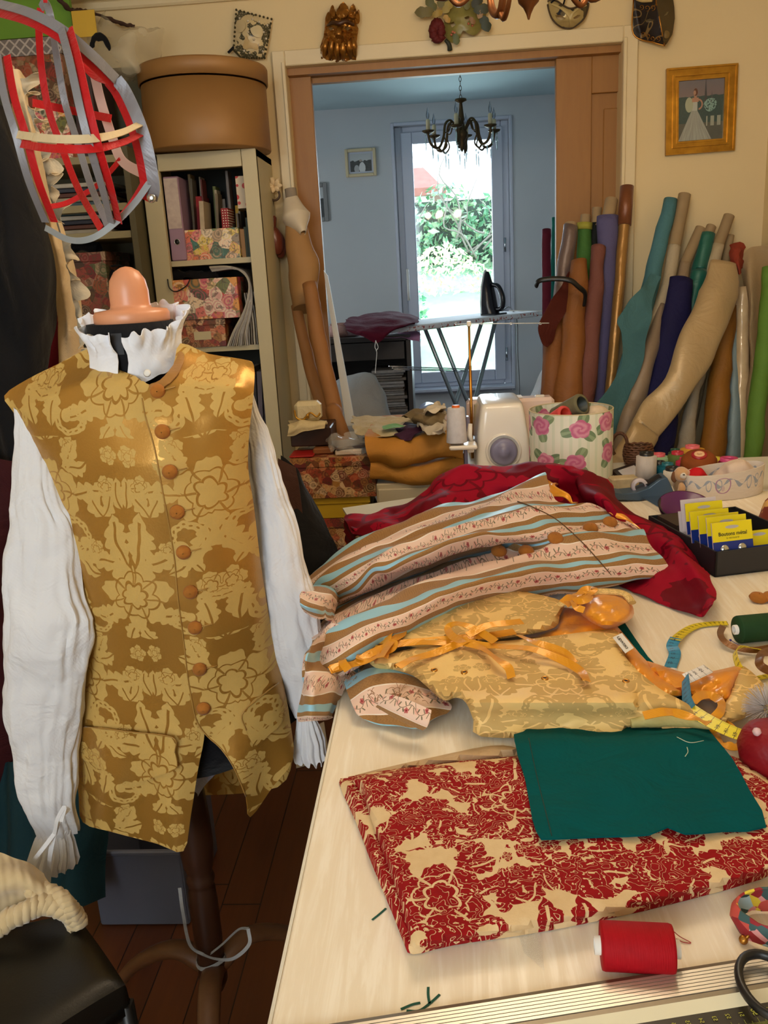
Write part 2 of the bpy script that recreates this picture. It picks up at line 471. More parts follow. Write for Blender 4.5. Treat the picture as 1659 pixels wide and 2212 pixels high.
# ------------------------------------------------------------------ cloth
def cloth(name, color, rough=.75, var=.15, sheen=0., metal=0., weave=900, wb=.35, c2=None, spec=.3, fold=6, wr=13, fd=.025):
    def b():
        x, y, z, v = coords(); n = nz(v, fold, 3); w = sin(x*weave)*sin(y*weave+z*weave)
        return {'color': mixc(n, color, c2 or tuple(int(q*(1-var)) for q in color)), 'bump': nz(v, wr, 4, .55, .8)+nz(v, 300, 2)*.02+w*.006, 'bd': fd}
    return material(name, b, rough=rough, sheen=sheen, metal=metal, bump_s=wb, spec=spec)
def silk(name, color, c2=None, rough=.36, metal=.25): return cloth(name, color, rough, .12, .1, metal, 1400, .22, c2, .6)
M['shirt'] = cloth('white_shirt_linen', (226, 226, 230), .8, .03, .1, fold=4)
M['cream_lace'] = cloth('cream_tulle', (232, 208, 168), .85, .1)
M['blackcloth'] = cloth('black_cloth', (12, 12, 16), .9, .3, .05)
M['formblack'] = cloth('black_jersey', (14, 14, 20), .9, .1, .05)
M['brownbtn'] = cloth('rust_brown_button_cloth', (186, 116, 42), .85, .25, .1, fold=40)
M['green'] = cloth('dark_teal_cotton', (0, 84, 86), .9, .1, spec=.1)
M['orangesatin'] = silk('orange_gold_satin', (244, 168, 40), (228, 138, 20), .28, .2)
M['ribbon'] = silk('golden_orange_ribbon', (232, 162, 26), (212, 136, 16), .32, .12)
M['brownribbon'] = silk('brown_satin_ribbon', (132, 82, 26), (92, 54, 14), .35, .3)
M['redribbon'] = cloth('red_ribbon', (206, 14, 20), .6, .2, .1)
M['greyribbon'] = silk('silver_grey_ribbon', (150, 150, 156), (112, 112, 122), .42, .2)
M['creamtape'] = cloth('cream_cotton_tape', (222, 200, 160), .7, .08)
M['silverribbon'] = cloth('pale_grey_tape', (150, 150, 150), .5, .1)
M['leather'] = material('black_leather', lambda: (lambda c: {'color': (15, 14, 11), 'bump': voro(c[3], 420).outputs[0] and nz(c[3], 300, 3)})(coords()), rough=.38, bump_s=.12)
def b_wool():
    x, y, z, v = coords(scale=(1, 1, 1)); n = nz(v, 40, 3); r = sin((x+y*.6)*420+nz(v, 14, 2)*8)
    return {'color': mixc(n, (222, 200, 160), (196, 170, 124)), 'bump': r*.3+n*.6}
M['wool'] = material('cream_wool', b_wool, rough=.95, sheen=.5, bump_s=.9)
def b_gold(sc=5.2, base=(198, 162, 88), satin=(178, 132, 58), kind='Object', rot=0., mt_=.5, r0=.34):
    def b():
        x, y, z, v = coords(kind, rot=(0, 0, 0))
        if kind == 'Object': p = damask(x*sc, z*sc, vec(x*sc, z*sc, 0))
        else: p = damask(x*sc, y*sc, vec(x*sc, y*sc, 0))
        w = nz(v, 320, 2)
        return {'color': mixc(p, satin, base), 'rough': p*(.78-r0)+r0, 'metal': (1-p)*mt_, 'bump': w+p*.6}
    return b
M['waist'] = material('gold_damask_upright', b_gold(8.0), bump_s=.12, spec=.5)
M['stays'] = material('gold_damask_flat', b_gold(8.5, (200, 166, 102), (238, 202, 130), 'UV', 0, .08, .5), bump_s=.12, spec=.4)
def b_red():
    x, y, z, v = coords(); w = nz(v, 7, 2)
    p = damask(x*3.2+z*2, y*3.2+z*1.5, vec(x*3.2, y*3.2, z))
    return {'color': mixc(p, (104, 4, 24), (150, 10, 38)), 'rough': p*.15+.55, 'bump': nz(v, 300, 2)}
M['crimson'] = material('crimson_damask', b_red, spec=.12, bump_s=.1)
def b_toile():
    x, y, z, v = coords('Object', rot=(0, 0, -.16)); s = 9.6
    u, w = x*s, y*s
    p = damask(u, w, vec(u, w, 0)); n = nz(vec(u*9, w*9, 0), 1, 2)
    vein = (xabs(frac(nz(vec(u*2.2, w*2.2, 2), 2.4, 2)*11)-.5) < .05)
    q = damask(u*1.9+.7, w*1.9+.3, vec(u*1.9, w*1.9, 4))
    m = xmax(p, q*(nz(vec(u*1.1, w*1.1, 0), 1.3, 1) > .49))*(1-vein)
    return {'color': mixc(m, mixc(n, (228, 202, 160), (210, 178, 132)), mixc(n, (158, 22, 24), (126, 12, 20))), 'bump': nz(v, 500, 2)}
M['toile'] = material('red_and_cream_toile_print', b_toile, rough=.85, spec=.15, bump_s=.15)
def b_coat():
    u, vv, z, v = coords('UV')                    # u along the stripe (m), v across (m)
    u = u*1.0; per = .086; y = frac(vv*(1/per)); wob = nz(v, 60, 2)
    tan = mixc(nz(vec(u*160, vv*320, 0), 1, 3)*(sin(u*900+sin(vv*700)*3)*.3+.7), (166, 122, 68), (128, 88, 44))
    cream = mixc(nz(v, 24, 2), (236, 206, 188), (226, 192, 172))
    # vine in the floral band: centre .5, half width .19
    yb = (y-.5)*per; ph = u*150
    st = yb-sin(ph)*.0045
    stem = (xabs(st) < .0006)
    lu = frac(u*95)-.5; si = ffl(u*95); sgn = frac(si*.5)*4-1
    lf = (hyp((lu-(st*sgn)*40)*.0105, st-sgn*.0045) < .0036)*(xabs(lu*.0105*.9-(st*sgn)*.45+.0012) < .0011)
    lu2 = frac(u*95+.5)-.5; sg2 = frac(ffl(u*95+.5)*.5)*4-1
    lf2 = (xabs(lu2*.0105+(st*sg2)*.5) < .0009)*(st*sg2 < .009)*(st*sg2 > .001)
    fu = (frac(u*23)-.5)/23; fs = frac(ffl(u*23)*.5)*4-1
    fr = hyp(fu, (yb-fs*.006)*1.0); fth = atan2(yb-fs*.006, fu)
    fl = (fr < (xabs(sin(fth*2.5))*.0016+.0034)); fl2 = (fr < .0016)
    gu = (frac(u*23+.5)-.5)/23; gr = hyp(gu, yb+.004*sin(ffl(u*23+.5)*3)); gh = (gr < .0048)*(gr > .0)
    c = mixc(gh*.5, cream, (226, 150, 140))
    c = mixc(xmax(lf, lf2)*.9, c, (92, 88, 58)); c = mixc(stem*.9, c, (98, 84, 60))
    c = mixc(fl*.9, c, (178, 74, 76)); c = mixc(fl2, c, (132, 24, 36))
    band = (xabs(y-.5) < .205)
    line = (xabs(xabs(y-.5)-.213) < .011)
    blue = (xabs(y-.5) > .405)
    c2 = mixc(band, tan, c); c2 = mixc(line, c2, (240, 226, 214)); c2 = mixc(blue, c2, (150, 200, 220))
    return {'color': c2, 'rough': (1-blue)*.4+.38, 'bump': nz(v, 900, 2)+band*.2}
M['coat'] = material('striped_floral_silk', b_coat, sheen=.1, bump_s=.12, spec=.4)
def b_collage(pal, sc, kind='Object'):
    def b():
        x, y, z, v = coords(kind); w = nz(v, 14, 2)
        vo = voro(vec(x+w*.03, y+w*.03, z+w*.02), sc); c1 = sep(vo.outputs['Color'])
        col = ramp(c1[0], pal)
        fl = sin(X(vo.outputs['Distance'])*26+c1[1]*9)*.5+.5
        n = nz(v, sc*2.3, 4, .7, .6)
        c = mixc(fl*.55, col, ramp(c1[2], pal[::-1]))
        return {'color': mixc((n > .56)*.65, c, mixc(nz(v, sc*1.1, 1), (46, 24, 20), (92, 70, 40)))}
    return material('cut_paper_collage', b, rough=.35)
M['collage_pink'] = b_collage([(216, 120, 110), (196, 70, 60), (236, 200, 150), (220, 150, 60), (120, 120, 60), (200, 90, 110), (236, 216, 190), (80, 90, 70)], 26)
M['collage_teal'] = b_collage([(70, 130, 120), (232, 190, 150), (222, 120, 80), (224, 196, 80), (60, 100, 80), (216, 110, 120), (240, 220, 190), (150, 130, 100)], 30)
M['collage_brown'] = b_collage([(150, 60, 40), (196, 110, 70), (120, 70, 40), (200, 160, 110), (110, 40, 36), (170, 120, 60), (214, 180, 140), (90, 60, 30)], 40)
M['collage_dark'] = b_collage([(140, 56, 50), (110, 80, 44), (80, 90, 50), (150, 100, 80), (120, 30, 30), (170, 140, 110), (70, 44, 34), (150, 70, 40)], 30)
def b_rose():
    a, zz, z, v = coords('UV', scale=(.72, .235, 1))          # a: metres round, z: metres up
    str_ = (frac(a*42) < .35); c = mixc(str_*.5, (228, 228, 208), (200, 214, 184))
    sc = 9.5
    vo = voro(vec(a*sc, zz*sc+.35, 0), 1.0, .42, '2D'); px, py, _ = sep(vo.outputs['Position']); r1, r2, r3 = sep(vo.outputs['Color'])
    dx = a*sc-px; dy = zz*sc+.35-py; r = hyp(dx, dy); th = atan2(dy, dx)+r1*6.28
    R = r2*.1+.27
    lf = (xabs(sin(th*1.5)) > (r*1.15+.38))*(r < .52)
    lfv = (xabs(sin(th*1.5)) > .985)
    c = mixc(lf, c, mixc(r3, (96, 128, 96), (134, 154, 116))); c = mixc(lf*lfv*.5, c, (170, 190, 150))
    rs = (r < (xabs(sin(th*2.5+.5))*.18+.82)*R)
    sw = sin(r*34-th*2+nz(vec(dx*6, dy*6, r1), 1, 1)*5)*.5+.5
    pink = mixc(sw, (232, 168, 184), (204, 108, 142))
    pink = mixc(r3*.5, pink, (176, 80, 132))
    c = mixc(rs, c, pink)
    return {'color': c}
M['rosebox'] = material('rose_print_paper', b_rose, rough=.45)
def b_thread(col, c2=None, k=1500):
    def b():
        x, y, z, v = coords(); s_ = sin(z*k)*.5+.5; n = nz(v, 60, 2)
        return {'color': mixc(n*.6+s_*.25, col, c2 or tuple(int(q*.72) for q in col)), 'bump': s_}
    return b
def thread(name, col, c2=None): return material(name, b_thread(col, c2), rough=.55, bump_s=.3)
# ================================================================== THE ROOM
WY = 3.30; WT = 0.14; CZ = 2.44
OX0, OX1, OZ = -.480, .684, 2.118          # door opening
m = Mb()
m.box((-1.24, WY+WT/2, CZ/2), (2*(1.24+OX0), WT, CZ)); m.box(((OX1+1.45)/2, WY+WT/2, CZ/2), (1.45-OX1, WT, CZ))
m.box(((OX0+OX1)/2, WY+WT/2, (CZ+OZ)/2), (OX1-OX0, WT, CZ-OZ))
struct('wall_back', m, M['wall'])
struct('floor', Mb().box((0, 2.2, -.05), (4.4, 7.8, .1)), M['floor'])
struct('ceiling', Mb().box((0, .9, CZ+.05), (4.0, 5.0, .1)), M['ceil'])
struct('wall_left', Mb().box((-1.75, .9, CZ/2), (.1, 5.0, CZ)), M['wall'])
struct('wall_right', Mb().box((1.24, .9, CZ/2), (.1, 4.8, CZ)), M['wall'])
m = Mb()       # wall behind the photographer with an assumed window opening, out of view
m.box((-1.52, -1.5, CZ/2), (.5, .1, CZ)); m.box((.55, -1.5, CZ/2), (1.4, .1, CZ)); m.box((-.75, -1.5, .5), (1.3, .1, 1.0)); m.box((-.75, -1.5, 2.4), (1.3, .1, .1))
struct('wall_front', m, M['wall'])
# cornice of two stepped bands
m = Mb()
for (d, z0, z1) in ((.075, 2.405, 2.44), (.05, 2.365, 2.405), (.022, 2.335, 2.365)):
    m.box((-.255, WY-d/2, (z0+z1)/2), (2.9, d, z1-z0), bev=.006)
struct('trim_1', m, M['trim'])
# door surround
m = Mb()
for (x0, x1, z0, z1) in ((OX0-.045, OX0, 0, OZ+.05), (OX1, OX1+.05, 0, OZ+.05), (OX0, OX1, OZ, OZ+.05)):
    m.box(((x0+x1)/2, WY-.009, (z0+z1)/2), (x1-x0, .02, z1-z0), bev=.003)
for (x0, x1, z0, z1) in ((OX0-.012, OX0, 0, OZ+.012), (OX1, OX1+.012, 0, OZ+.012)):
    m.box(((x0+x1)/2, WY-.022, (z0+z1)/2), (x1-x0, .01, z1-z0), bev=.002)
struct('trim_2', m, M['trim'])
struct('trim_3', Mb().box(((OX0+OX1)/2, WY+.045, OZ-.012), (OX1-OX0, .05, .022)).box(((OX0+OX1)/2, WY+.105, OZ-.02), (OX1-OX0, .03, .04)), M['doorwood'])
# pocket doors
def pocket(x0, x1, name, side):
    yb = WY+.075; d = thing(name, '', ''); 
    for k in ('label', 'category'): del d[k]
    d['kind'] = 'structure'
    st = .125; m = Mb()
    z1 = OZ-.022
    if side > 0:
        m.box((x0+st/2, yb, z1/2), (st, .035, z1), bev=.002)
        m.box(((x0+st+x1)/2, yb, z1-.06), (x1-x0-st, .035, .12), bev=.002)
        m.box(((x0+st+x1)/2, yb, .1), (x1-x0-st, .035, .2), bev=.002)
        obj('door_frame', m, M['doorwood'], d)
        obj('door_panel', Mb().box(((x0+st+x1)/2, yb+.008, z1/2), (x1-x0-st, .012, z1-.2)).box(((x0+st+.045+x1)/2, yb+.002, z1/2-.02), (x1-x0-st-.045, .01, z1-.3), bev=.003), M['doorwood'], d)
    else:
        obj('door_frame', m.box(((x0+x1)/2, yb, z1/2), (x1-x0, .035, z1), bev=.002), M['doorwood'], d)
pocket(OX0-.3, -.402, 'door_1', -1)
pocket(.467, OX1+.3, 'door_2', 1)

# ================================================================== THE FAR ROOM
FY = 6.0; FX0, FX1, FZ0, FZ1 = -.205, .535, .60, 2.315
m = Mb()
m.box((-1.2, FY+.15, CZ/2), (2*(1.2+FX0), .3, CZ)); m.box(((FX1+2.2)/2, FY+.15, CZ/2), (2.2-FX1, .3, CZ))
m.box(((FX0+FX1)/2, FY+.15, (FZ1+CZ)/2), (FX1-FX0, .3, CZ-FZ1)); m.box(((FX0+FX1)/2, FY+.15, FZ0/2), (FX1-FX0, .3, FZ0))
struct('wall_far', m, M['farwall'])
struct('wall_far_left', Mb().box((-2.15, 4.7, CZ/2), (.1, 2.6, CZ)), M['farwall'])
struct('wall_far_right', Mb().box((1.95, 4.7, CZ/2), (.1, 2.6, CZ)), M['farwall'])
struct('wall_far_front', Mb().box((-1.33, WY+WT+.02, CZ/2), (1.7, .03, CZ)).box((1.3, WY+WT+.02, CZ/2), (1.22, .03, CZ)), M['farwall'])
struct('ceiling_far', Mb().box((0, 4.87, CZ+.05), (4.3, 2.84, .1)), M['farceil'])
w = thing('window_1', '', '')
for k in ('label', 'category'): del w[k]
w['kind'] = 'structure'
def ringbox(m, x0, x1, z0, z1, t, y, d, tb=None, bev=.006):
    tb = tb or t
    m.box((x0+t/2, y, (z0+z1)/2), (t, d, z1-z0), bev=bev); m.box((x1-t/2, y, (z0+z1)/2), (t, d, z1-z0), bev=bev)
    m.box(((x0+x1)/2, y, z1-t/2), (x1-x0-2*t, d, t), bev=bev); m.box(((x0+x1)/2, y, z0+tb/2), (x1-x0-2*t, d, tb), bev=bev)
    return m
obj('window_frame', ringbox(Mb(), FX0, FX1, FZ0+.02, FZ1, .05, FY+.07, .06), M['upvc'], w)
obj('window_sash', ringbox(Mb(), FX0+.04, FX1-.04, FZ0+.05, FZ1-.035, .075, FY+.05, .05), M['upvc'], w)
obj('pane', Mb().box(((FX0+FX1)/2, FY+.05, (FZ0+FZ1)/2), (FX1-FX0-.2, .006, FZ1-FZ0-.2)), M['glass'], w)
obj('window_sill', Mb().box(((FX0+FX1)/2, FY-.01, FZ0+.01), (FX1-FX0+.02, .16, .022), bev=.004), M['upvc'], w)
hd = Mb().tube([(-.155, FY-.01, 1.42), (-.155, FY-.05, 1.42), (-.155, FY-.055, 1.3), (-.155, FY-.055, 1.22)], .009, 8)
obj('window_handle', hd, M['white'], w)
for zz in (.78, 1.5): obj('hinge', Mb().tube([(FX1-.035, FY+.02, zz), (FX1-.035, FY+.02, zz+.09)], .008, 8), M['chrome'], w)
# second casing of the reveal
struct('trim_4', ringbox(Mb(), FX0-.02, FX1+.02, FZ0-.02, FZ1+.02, .02, FY-.004, .012, bev=.003), M['upvc'])
# garden beyond the glass
def b_lawn():
    x, y, z, v = coords(); n = nz(v, 9, 4, .7); k = nz(v, 1.2, 2)
    return {'color': mixc(n*.7+k*.3, (176, 206, 170), (110, 160, 120))}
M['lawn'] = material('pale_lawn', b_lawn, rough=.9)
struct('floor_garden', Mb().prism([(-9, 6.35, -.1), (-9, 6.35, -.3), (-9, 32, -.3), (-9, 32, 1.5), (-9, 11.6, 1.5)], (18, 0, 0)), M['lawn'])
def leafmat(name, c1, c2, c3):
    def b():
        x, y, z, v = coords(); n = nz(v, 7, 3, .7)
        return {'color': mixc((n > .5), c1, mixc(nz(v, 20, 2), c2, c3))}
    return material(name, b, rough=.55)
M['hedge'] = leafmat('hedge_leaves', (90, 140, 104), (160, 200, 150), (130, 120, 112))
M['shrub'] = leafmat('shrub_leaves', (80, 150, 112), (150, 210, 170), (170, 210, 150))
M['twig'] = plain('bare_twigs', (120, 112, 104), .9)
rng = random.Random(3)
def leaves(n, box, size, shape=None):
    m = Mb()
    for i in range(n):
        while True:
            p = np.array([rng.uniform(box[0], box[1]), rng.uniform(box[2], box[3]), rng.uniform(box[4], box[5])])
            if shape is None or shape(p): break
        a = np.array([rng.gauss(0, 1) for _ in range(3)]); a /= np.linalg.norm(a); b = np.cross(a, [rng.gauss(0, 1) for _ in range(3)]); b /= np.linalg.norm(b)
        s_ = size*rng.uniform(.6, 1.3); c = np.cross(a, b)*s_*.12
        m.add([p-a*s_, p+b*s_*.45+c, p+a*s_, p-b*s_*.45+c], [(0, 1, 2), (0, 2, 3)])
    return m
hg = thing('garden_hedge', 'tall ragged green hedge at the end of the garden beyond the window', 'hedge', (0.3, 11.4, 1.4))
obj('foliage', leaves(2600, (-1.6, 2.6, 10.9, 11.6, 1.4, 2.55), .06, lambda p: p[2] < 2.36+.1*math.sin(p[0]*7)), M['hedge'], hg, kind='stuff')
m = Mb()
for i in range(26):
    x = rng.uniform(-1.2, 2.2); z = rng.uniform(1.4, 1.9); P = [np.array([x, 10.85, z])]
    for k in range(4): P.append(P[-1]+np.array([rng.uniform(-.22, .22), rng.uniform(-.05, .05), rng.uniform(.02, .3)]))
    m.tube(crs(P, 3), [.014, .005], 5)
obj('twigs', m, M['twig'], hg)
obj('shade_backing', Mb().box((.5, 11.6, 1.85), (4.4, .15, .8)), plain('hedge_shade', (70, 84, 74), .9, .4, 20), hg)  # dark slab behind the leaves stands in for the shade inside the hedge
for (cx, cy, r, h, lab) in ((-.42, 8.6, .38, 1.42, 'round leafy shrub outside the window, left side of the pane'), (.94, 8.4, .34, 1.36, 'round leafy shrub outside the window, right side of the pane')):
    t = thing('garden_shrub', lab, 'shrub', (cx, cy, .5), 'shrubs by the lawn')
    obj('foliage', leaves(900, (cx-r, cx+r, cy-r, cy+r, .55, h), .045, lambda p: ((p[0]-cx)/r)**2+((p[1]-cy)/r)**2+((p[2]-1)/(h-1))**2 < 1), M['shrub'], t, kind='stuff')
    obj('stem', Mb().tube([(cx, cy, .4), (cx+.03, cy, .7), (cx, cy, 1.0)], [.03, .015], 6), M['twig'], t)
t = thing('garden_house', 'distant house with a red brown roof seen through the top of the window', 'house', (-.6, 26, 1.4))
obj('wall', Mb().box((-3.2, 26.5, 2.5), (6.5, 3, 2.2)), plain('render', (220, 210, 205), .9), t)
obj('roof', Mb().prism([(-6.8, 24.8, 3.5), (.5, 24.8, 3.5), (-.1, 26.5, 4.3), (-6.2, 26.5, 4.3)], (0, .4, .02)).prism([(-6.8, 24.8, 3.4), (.5, 24.8, 3.4), (.5, 24.8, 3.6), (-6.8, 24.8, 3.6)], (0, 3, 0)), plain('roof_tiles', (150, 90, 80), .8, .3, 4), t)

t = thing('flowering_bush', 'pale yellow white flowering bush in front of the garden hedge', 'bush', (.3, 10.3, 1.2))
obj('foliage', leaves(900, (-.6, 1.5, 9.9, 10.5, 1.15, 1.72), .04, lambda p: p[2] < 1.5+.2*math.sin(p[0]*4+1)), leafmat('blossom', (235, 235, 170), (250, 240, 220), (170, 210, 150)), t, kind='stuff')
# ------------------------------------------------------------------ small shared builders
def pxbox(x0, y0, x1, y1, Yf, dep, bev=0., m=None, rz=0.):
    """upright box whose front face stands at depth Yf between two photo points"""
    a = PY((x0+x1)/2, y0, Yf); b = PY((x0+x1)/2, y1, Yf); l = PY(x0, (y0+y1)/2, Yf); r = PY(x1, (y0+y1)/2, Yf)
    return (m or Mb()).box(((l[0]+r[0])/2, Yf+dep/2, (a[2]+b[2])/2), (r[0]-l[0], dep, a[2]-b[2]), bev=bev, rz=rz)
def rnd_noise(m, amp, s, seed=0.): return m.displace(lambda x, y, z: (fb((x, y, z), s, seed)*amp, fb((x, y, z), s, seed+9)*amp, fb((x, y, z), s, seed+21)*amp))

# ------------------------------------------------------------------ chandeliers
M['candle'] = plain('ivory_candle_sleeve', (216, 200, 160), .6, .1)
M['bulb_off'] = glass('clear_bulb_glass', tint=(.8, .85, .9, 1))
def b_emit(name, col, st):
    m = bpy.data.materials.new(name); m.use_nodes = True; nt = m.node_tree
    nt.nodes.remove(nt.nodes['Principled BSDF']); e = nt.nodes.new('ShaderNodeEmission')
    e.inputs[0].default_value = col; e.inputs[1].default_value = st; nt.links.new(e.outputs[0], nt.nodes['Material Output'].inputs[0]); return m
M['crystal'] = material('crystal', color=(190, 215, 220), rough=.05, metal=.3, alpha=.75)
M['bulb_on'] = b_emit('lit_candle_bulb', (1, .7, .4, 1), 25)
def chandelier(label, c, R, ztop, zbody, narm, ph, met, lit, zfin, chain=True):
    t = thing('chandelier', label, 'chandelier', (c[0], c[1], ztop)); cx, cy = c
    k = R/.19
    obj('ceiling_rose', Mb().lathe([(.001, ztop), (.03*k, ztop), (.032*k, ztop-.012), (.012*k, ztop-.03*k), (.006, ztop-.04*k)], 20, (cx, cy, 0)), met, t)
    m = Mb(); z = ztop-.035*k; z1 = zbody+.16*k; i = 0
    while z > z1 and chain:
        q = [(cx+(.006*math.cos(a) if i % 2 else 0), cy+(0 if i % 2 else .006*math.cos(a)), z-.012+.014*math.sin(a)) for a in np.linspace(0, 2*PI, 9)]
        m.tube(q, .0016, 5, False); z -= .022; i += 1
    obj('chain', m, met, t)
    pr = [(.001, .165), (.03, .16), (.032, .15), (.008, .14), (.012, .10), (.017, .06), (.01, .03), (.022, .01), (.034, -.01), (.03, -.03), (.014, -.05), (.02, -.065), (.012, -.085), (.004, -.1), (.001, -.105)]
    obj('column', Mb().lathe([(r*k, zbody+z*k) for r, z in pr], 20, (cx, cy, 0)), met, t)
    if zfin is not None:
        f = [(.002, .06), (.01, .055), (.006, .045), (.017, .038), (.021, .026), (.017, .012), (.009, .004), (.004, -.006), (.0015, -.014)]
        obj('finial', Mb().lathe([(r, zfin+.012+z) for r, z in f], 18, (cx, cy, 0)).tube([(cx, cy, zfin+.05), (cx, cy, max(zfin+.06, zbody-.08*k))], .004, 8), met, t)
    for i in range(narm):
        a = ph+2*PI*i/narm; ca, sa = math.cos(a), math.sin(a)
        P = lambda r, z: np.array([cx+r*ca*R, cy+r*sa*R, zbody+z*R])
        path = crs([P(.1, 0), P(.3, .28), P(.48, .2), P(.55, -.15), P(.7, -.42), P(.92, -.34), P(1.0, -.1), P(1, 0)], 5)
        arm = obj('arm', Mb().tube(path, [.030*R, .036*R, .04*R, .028*R], 8).tube(crs([P(.55, -.1), P(.45, -.35), P(.6, -.5), P(.7, -.42)], 5), [.02*R, .03*R], 6)
                  .tube(crs([P(.3, .26), P(.38, .02), P(.5, -.02), P(.5, .1)], 5), [.025*R, .01*R], 6), met, t)
        e = P(1, 0)
        obj('drip_pan', Mb().lathe([(.012*k, -.01), (.03*k, -.002), (.034*k, .006), (.012*k, 0)], 16, tuple(e)), met, arm)
        obj('candle', Mb().lathe([(.001, 0), (.011*k, 0), (.011*k, .055*k), (.006*k, .062*k), (.001, .062*k)], 12, tuple(e)), M['candle'], arm)
        obj('bulb', Mb().lathe([(.004*k, .06*k), (.008*k, .072*k), (.0085*k, .085*k), (.004*k, .105*k), (.0005, .12*k)], 10, tuple(e)), M['bulb_on'] if lit else M['bulb_off'], arm)
        if lit:
            l = bpy.data.lights.new('candle_light', 'POINT'); l.energy = LAMP_POWER; l.color = LAMP_COL; l.shadow_soft_size = .03
            lo = link(bpy.data.objects.new('candle_light', l)); lo.location = tuple(e+np.array([0, 0, .1*k]))
        for (rr, dz, ln) in () if lit else ((.88, -.35, .05), (1.08, -.02, .07), (.5, -.52, .06)):
            p = P(rr, dz); cr = Mb().lathe([(.0005, 0), (.005, -.004), (.006, -.009), (.0005, -.016)], 6, tuple(p))
            cr.lathe([(.0005, -.018), (.0065, -.03), (.008, -.045*1), (.004, -.02-ln), (.0004, -.024-ln)], 6, tuple(p), sx=.6)
            obj('crystal_drop', cr, M['crystal'], t)
    return t
chandelier('small bronze chandelier with candle bulbs and crystal drops in the far room', (.193, 5.0), .19, CZ, 2.115, 6, .35, M['bronze'], False, None)
chandelier('copper coloured chandelier hanging above the worktable, only its lower tips in view', (.180, 1.62), .19, CZ, 1.925, 5, math.radians(106), M['copper'], True, 1.80)

# ------------------------------------------------------------------ pictures
def b_photo_bw():
    x, y, z, v = coords('UV'); n = nz(v, 6, 4)
    c = mixc((y+n*.3 > .75), mixc(n, (40, 42, 44), (90, 94, 96)), (190, 195, 198))
    w = hyp((x-.56)*1.5, (y-.2)*.7) < .2+n*.05; w2 = hyp((x-.3)*1.5, (y-.15)*.8) < .18
    hd_ = hyp((x-.5), y-.62) < .07
    return {'color': mixc(umax(w, w2*.6), mixc(hd_, c, (170, 160, 150)), (214, 216, 218))}
M['photo'] = material('black_and_white_photo', b_photo_bw, rough=.3)
def picture(label, x0, y0, x1, y1, Y, fw, fmat, pmat, mount=.0, name='picture_frame', z_off=0):
    a = PY((x0+x1)/2, y0, Y); b = PY((x0+x1)/2, y1, Y); l = PY(x0, (y0+y1)/2, Y)[0]; r = PY(x1, (y0+y1)/2, Y)[0]
    t = thing(name, label, 'picture', ((l+r)/2, Y, b[2]))
    obj('frame', ringbox(Mb(), l, r, b[2], a[2], fw, Y-.01, .02, bev=.004), fmat, t)
    obj('mount', Mb().box(((l+r)/2, Y-.004, (a[2]+b[2])/2), (r-l-fw, .004, a[2]-b[2]-fw)), M['upvc'], t)
    pm = Mb(); x0_, x1_, z0_, z1_ = l+fw+mount, r-fw-mount, b[2]+fw+mount, a[2]-fw-mount
    pm.grid(np.array([[(x0_, Y-.008, z0_), (x1_, Y-.008, z0_)], [(x0_, Y-.008, z1_), (x1_, Y-.008, z1_)]]))
    obj('photo', pm, pmat, t, thick=.002); return t
picture('small white framed black and white wedding photo left of the window', 746, 321, 813, 382, FY, .02, M['trim'], M['photo'], .012)
picture('grey framed photo low on the far wall, half hidden by the sliding door', 648, 396, 709, 480, FY, .028, plain('grey_frame', (150, 150, 150)), M['photo'], .0)

# ------------------------------------------------------------------ ironing board
def b_cover():
    x, y, z, v = coords(); n = nz(v, 60, 3)
    return {'color': mixc((n > .58)*(z < 1.141), (226, 226, 230), (176, 96, 92))}
M['cover'] = material('flowered_board_cover', b_cover, rough=.8)
BL, BR = np.array([-.37, 4.30]), np.array([.49, 5.22])
zb = 1.140
t = thing('ironing_board', 'ironing board with pale cover and crossed chrome legs in the far room', 'ironing board', (.06, 4.76, 0))
d = (BR-BL); L_ = np.linalg.norm(d); d /= L_; nn = np.array([-d[1], d[0]])
prof = []
for s_ in np.linspace(0, 1, 14): prof.append((s_, .155*min(1, (1-(1-min(1, s_/.28))**2.2)**.5 if s_ < .28 else 1)+.012))
up_ = [(BL+d*L_*s_+nn*w) for s_, w in prof]; dn = [(BL+d*L_*s_-nn*w) for s_, w in prof]
poly = [(p[0], p[1]) for p in up_]+[(p[0], p[1]) for p in dn[::-1]]
m = Mb(); m.prism([(p[0], p[1], zb-.022) for p in poly], (0, 0, .03))
obj('padded_top', m, M['cover'], t, bevel=.008)
mid = lambda s_, o, z: np.array([*(BL+d*L_*s_+nn*o), z])
steel = material('dark_chrome_tube', color=(176, 188, 192), rough=.38, metal=.8)
for o in (-.05, .05):
    obj('leg', Mb().tube([mid(.42, o, zb-.03), mid(.62, o, .62), mid(.93, o*2.2, .02)], .011, 10), steel, t)
for o in (-.07, .07):
    obj('leg', Mb().tube([mid(.80, o*.7, zb-.03), mid(.60, o, .62), mid(.28, o*1.9, .02)], .012, 10), steel, t)
obj('foot', Mb().tube([mid(.28, -.16, .015), mid(.28, .16, .015)], .013, 8), steel, t)
obj('foot', Mb().tube([mid(.93, -.14, .015), mid(.93, .14, .015)], .013, 8), steel, t)
rk = Mb()
for o in (-.10, 0, .08): rk.tube([PY(846+o*60, 795+o*40, 4.35+o), PY(1005, 800+o*30, 4.7+o)], .003, 6)
rk.tube([PY(846-6, 791, 4.25), PY(846+5, 798, 4.43)], .003, 6)
obj('linen_rack', rk, M['chrome'], t)
ra = Mb()
for q in (-.06, .06): ra.tube([PY(1100, 671, 5.15+q), PY(1185, 672, 5.35+q), PY(1200, 676, 5.35+q)], .004, 6)
obj('iron_rest', ra.tube([PY(1100, 676, 5.1), PY(1186, 682, 5.25)], .004, 6), M['white'], t)
